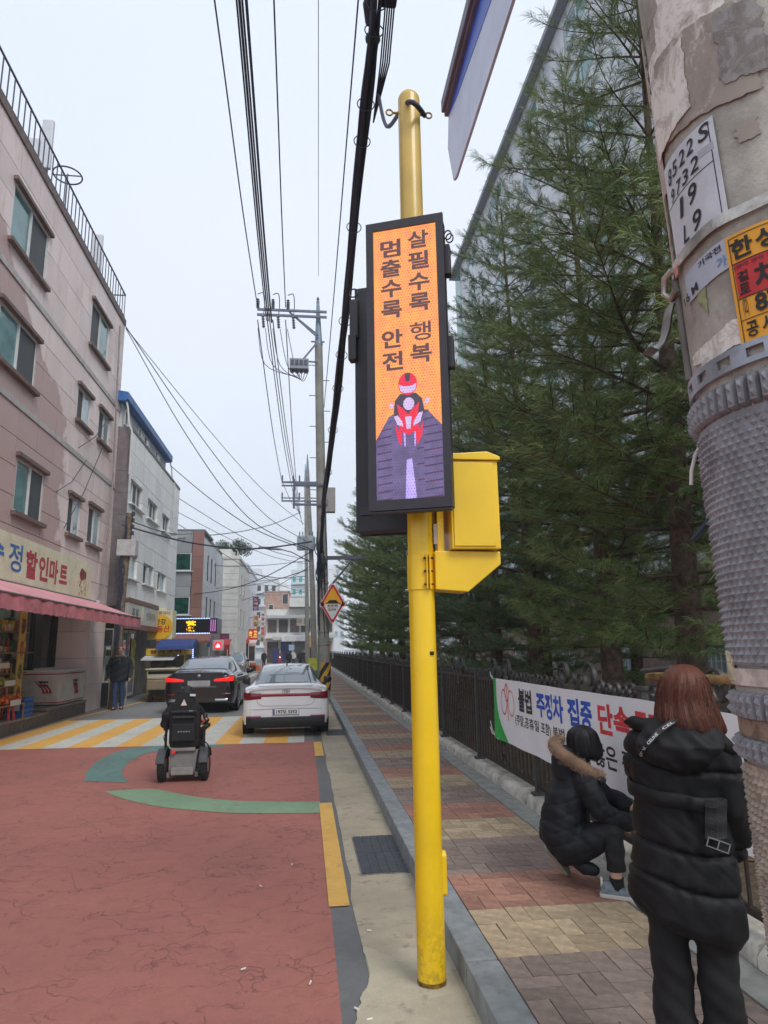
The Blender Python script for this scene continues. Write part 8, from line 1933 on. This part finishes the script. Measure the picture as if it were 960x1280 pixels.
# fluorescent tubes of the mart (lit, behind the window)
for y in (13.5, 16.0, 18.4, 20.4):
    t = thing('strip_light', 'lit fluorescent tube under the mart soffit above y%s' % '' if False else {13.5: 'lit white tube light under the mart awning at the left edge', 16.0: 'lit tube light above the wide mart window', 18.4: 'lit tube light above the chest freezer', 20.4: 'lit tube light nearest the pink corner pilaster'}[y], 'light', (-7.2, y, 3.0), group='tube lights of the mart')
    MB().box(-.03, .03, -.5, .5, -.0, .045).build('housing', M_frm_w, t); MB().box(-.018, .018, -.48, .48, -.035, -.001).build('tube', mat('tube_glow', (1, 1, 1), .5, var=0, emit=(1, .95, .85), es=5.), t)
# air conditioner outdoor units and wall boxes beside the mart
M_ac = mat('ac_white', S(192, 190, 182), .6, var=.08, scale=5, dirt=S(140, 136, 126), dirtamt=.4)
def acu(name, label, x, y, z, w_=.9, h_=.65):
    t = thing(name, label, 'air conditioner', (x, y, z), group='outdoor air conditioner units'); MB().box(-.16, .16, 0, w_, 0, h_).build('casing', M_ac, t, bevel=.02)
    MB().lathe([(0, 0), (h_*.38, 0), (h_*.38, .012), (0, .012)], n=24, M=Matrix.Rotation(PI/2, 3, 'Y'), c=(.162, w_*.4, h_*.5)).build('fan_grille', M_blk, t)
    g_ = MB()
    for k in range(9): g_.box(.175, .18, w_*.4-h_*.36, w_*.4+h_*.36, h_*.5-h_*.36+k*h_*.09, h_*.5-h_*.36+k*h_*.09+.008)
    g_.build('guard', M_ac, t, kind='stuff'); MB().box(-.15, .15, -.012, 0, .04, h_-.04).build('end_panel', mat('ac_dark', S(60, 62, 64), .6), t); return t
acu('outdoor_unit', 'white outdoor air conditioner unit on the ground by the pink pilaster', -6.55, 23.8, .0, .9, .82)
acu('outdoor_unit', 'white outdoor unit mounted high on the wall behind the walking man', -6.55, 23.9, 1.95, .8, .6)
acu('outdoor_unit', 'second ground level outdoor unit behind the walking man', -6.5, 25.2, .0, .8, .7)
# vertical banners of the shop beyond
for k, (y, c, lb) in enumerate(((26.4, S(196, 120, 150), 'pink printed window poster beside the timber pole'), (28.6, S(206, 190, 60), 'yellow and green window poster left of the kiosk'))):
    MB().box(-6.84, -6.82, y-.35, y+.35, .7, 2.3).build('window_poster', mat('poster%d' % k, c, .6, var=.6, scale=4), label=lb, cat='poster')

# ================================================================== far street clutter: projecting signs, awnings, posters
def vsign(label, px0, px1, py0, py1, Y, col, txt=None, tcol=None, emit=0, horiz=False):
    a = PY(px0, py0, Y); b_ = PY(px1, py1, Y); W_ = b_.x-a.x; H_ = a.z-b_.z; t = thing('projecting_sign', label, 'shop sign', (a.x, Y, b_.z))
    MB().box(0, W_, 0, .25, 0, H_).build('box', mat('sg'+label[:16], col, .5, var=.08, scale=2), t, bevel=.02)
    MB().bar((0, .12, H_*.8), (-.5, .12, H_*.8), .05).build('bracket', M_arm, t)
    if txt:
        n = len(txt); mb = MB()
        for i, c in enumerate(txt):
            if c == ' ': continue
            if horiz: text_on(mb, c, (W_*(i+.5)/n, -.006, H_/2), XU, (0, 0, 1), .3, bold=.03, fit=(W_/n*.78, H_*.62))
            else: text_on(mb, c, (W_/2, -.006, H_*(1-(i+.5)/n)), XU, (0, 0, 1), .3, bold=.03, fit=(W_*.72, H_/n*.74))
        mb.build('lettering', mat('sgl'+label[:16], tcol, .5, emit=tcol if emit else None, es=emit), t, fix=False)
    return t
vsign('tall pale blue vertical sign with dark blue handwritten Korean letters', 291.5, 302.5, 758, 790, 58, S(188, 200, 224), '스마일', S(40, 56, 110))
vsign('thin white vertical sign with small blue letters right of the pale blue one', 303, 307.5, 770, 792, 62, S(206, 212, 224), '수선', S(60, 80, 130))
vsign('dark purple vertical sign with pink letters above the yellow one', 316.3, 323, 746, 763, 70, S(70, 46, 66), '노래방', S(216, 170, 190))
vsign('cream vertical sign with red brown letters under the purple one', 316.3, 323, 769, 783.5, 70, S(214, 190, 140), '제일', S(176, 70, 50))
vsign('white vertical sign with red and dark dots left of the brown building', 326, 331.5, 766, 782, 76, S(216, 212, 210), '부동산', S(150, 40, 60))
vsign('small red and white vertical sign beneath the white dotted one', 326, 330.5, 783.5, 794, 76, S(214, 150, 150), '약국', S(190, 40, 50))
vsign('bright orange red square sign with yellow letters over the far awnings', 310.5, 322, 786, 799.5, 66, S(216, 66, 40), '호프', S(250, 190, 80), .5, True)
vsign('small cream sign under the red and white vertical one', 325, 330, 796, 803, 76, S(206, 190, 150), '죽', S(90, 80, 70))
vsign('maroon fascia sign with faded lettering under the white sided building', 268, 286, 792, 801, 50, S(86, 50, 84), '대박식당', S(170, 90, 130), 0, True)
vsign('small red vertical sign beside the maroon fascia', 290, 296.5, 795, 806, 54, S(160, 40, 52), '정육', S(220, 180, 180))
vsign('colourful lightbox sign hanging at the right beside the far pole', 371, 386, 771, 782, 60, S(206, 200, 186), '마트', S(120, 110, 90), 0, True)
def fawn(label, px0, px1, py0, py1, Y, dep, col):
    a = PY(px0, py0, Y); b_ = PY(px1, py1, Y-dep); t = thing('street_awning', label, 'awning', (a.x, Y, 0)); W_ = PY(px1, py0, Y).x-a.x
    mb = MB(); mb.add([(0, 0, a.z), (W_, 0, a.z), (W_, -dep, b_.z), (0, -dep, b_.z), (0, -dep, b_.z-.25), (W_, -dep, b_.z-.25)], [(0, 1, 2, 3), (3, 2, 5, 4)]); mb.add([(0, .0, a.z-.03), (W_, .0, a.z-.03), (W_, -dep+.02, b_.z-.04), (0, -dep+.02, b_.z-.04)], [(3, 2, 1, 0)]); mb.build('canopy', mat('fawn'+label[:10], col, .7, var=.12, scale=2), t, fix=False)
    MB().bar((W_-.05, -dep+.05, b_.z-.1), (W_-.05, -dep+.05, 0), .05).build('post', M_frm_w, t); return t
fawn('red awning with white stripe over the market stall beyond the neon shop', 264, 290, 799, 806, 47, 2.2, S(190, 48, 52))
fawn('blue and white striped awning beside the neon shop corner', 246, 268, 796, 803, 43, 1.8, S(70, 84, 150))
fawn('pinkish white awning over the stall with the black curtain', 294, 322, 800, 804, 64, 2.4, S(216, 186, 180))
fawn('small red awning under the orange red sign', 298, 314, 795, 800, 62, 2., S(206, 60, 46))
for lb, px0, px1, py0, py1, Y, col in (('tall black plastic curtain hanging in front of the far stall', 301.5, 309.5, 804, 833, 60, S(28, 26, 26)), ('green shutter wall of the stall under the red awning', 266, 282, 806, 826, 48, S(120, 130, 112)), ('dark shop opening beyond the black curtain', 310, 318, 806, 826, 66, S(58, 54, 50)), ('white cloth hanging at the red awning end', 287, 291, 804, 818, 46, S(216, 210, 210)), ('red stall wall panel beside the green shutter', 282, 287, 805, 826, 47.5, S(166, 44, 50)), ('blue sheet covering a doorway at the far crossing', 341, 349, 811, 827, 92, S(38, 52, 104)), ('bluish white shop poster wall at the far crossing', 361, 368, 806, 813, 92, S(170, 200, 226))):
    a = PY(px0, py0, Y); b_ = PY(px1, py1, Y); H_ = a.z-b_.z; g0 = b_.z if b_.z > .8 else 0; MB().box(a.x, b_.x, Y, Y+.15, g0, a.z).build('stall_panel', mat('pn'+lb[:12], col, .8, var=.2, scale=2), label=lb, cat='stall panel')
# orange goods in front of far stall
for k, px in enumerate((312, 316, 320)):
    p = PY(px, 828, 61); MB().box(p.x-.25, p.x+.25, 61, 61.5, 0, .5+.2*(k % 2)).build('produce_crate', mat('crate_orange', S(206, 100, 40), .6, var=.2), label=['orange produce crate nearest the black curtain', 'middle orange produce crate by the far stall', 'rightmost orange produce crate by the far stall'][k], cat='crate')
# green standing sign by the utility pole with yellow box
p = PY(399, 812, 28); gs = thing('green_post_sign', 'tall narrow green upright sign standing behind the utility pole', 'sign', (PY(400, 812, 30).x, 30, 0)); MB().box(-.11, .11, 0, .05, .4, 2.25).build('board', mat('sign_green', S(56, 150, 84), .5), gs); MB().box(-.03, .03, 0, .04, 0, .4).build('post', M_arm, gs)
p = PY(394, 825, 34); yb = thing('grit_box', 'grey and yellow litter box beside the far poles', 'litter box', (p.x, 34, 0)); MB().box(-.4, .3, 0, .6, .0, .75).build('body', mat('litter_grey', S(110, 110, 100), .7, var=.2), yb, bevel=.03); MB().box(-.35, .25, -.01, 0, .78, 1.35).build('yellow_plate', mat('litter_yellow', S(206, 206, 70), .6, var=.2, scale=4), yb)
# wall mounted pipes and wires on the pink building
for k, (a, b_) in enumerate((((98, 560), (150, 520)), ((80, 660), (140, 560)), ((70, 615), (120, 575)))):
    A = PX(a[0]-0, a[1], -6.52); B_ = PX(b_[0]-12, b_[1], -6.52); MB().tube([A, A.lerp(B_, .5)-Vector((0, 0, .2)), B_], .012, 5).build('wall_wire', M_cable, label=['thin wire slanting over the pink wall above the band', 'lowest thin wire slanting over the pink wall', 'middle thin wire slanting over the pink wall'][k], cat='cable', group='wires on the pink wall')
A = PX(136, 420, -6.45); MB().tube([PX(150, 407, -6.45), PX(141, 600, -6.45), PX(128, 742, -6.45)], .03, 6).build('downpipe', mat('pipe_grey', S(150, 140, 138), .6), label='thin grey downpipe near the far corner of the pink building', cat='pipe')
# ================================================================== light haze over the street
hz = MB().box(-420, 420, -60, 460, -1.0, 75).build('haze', bpy.data.materials.new('haze_air')); hz['kind'] = 'stuff'
hm = hz.data.materials[0]; hm.use_nodes = True; nth = hm.node_tree; nth.nodes.clear()
vo = nth.nodes.new('ShaderNodeVolumePrincipled'); vo.inputs['Color'].default_value = (.93, .95, .98, 1); vo.inputs['Density'].default_value = .0014
oo = nth.nodes.new('ShaderNodeOutputMaterial'); nth.links.new(vo.outputs['Volume'], oo.inputs['Volume'])
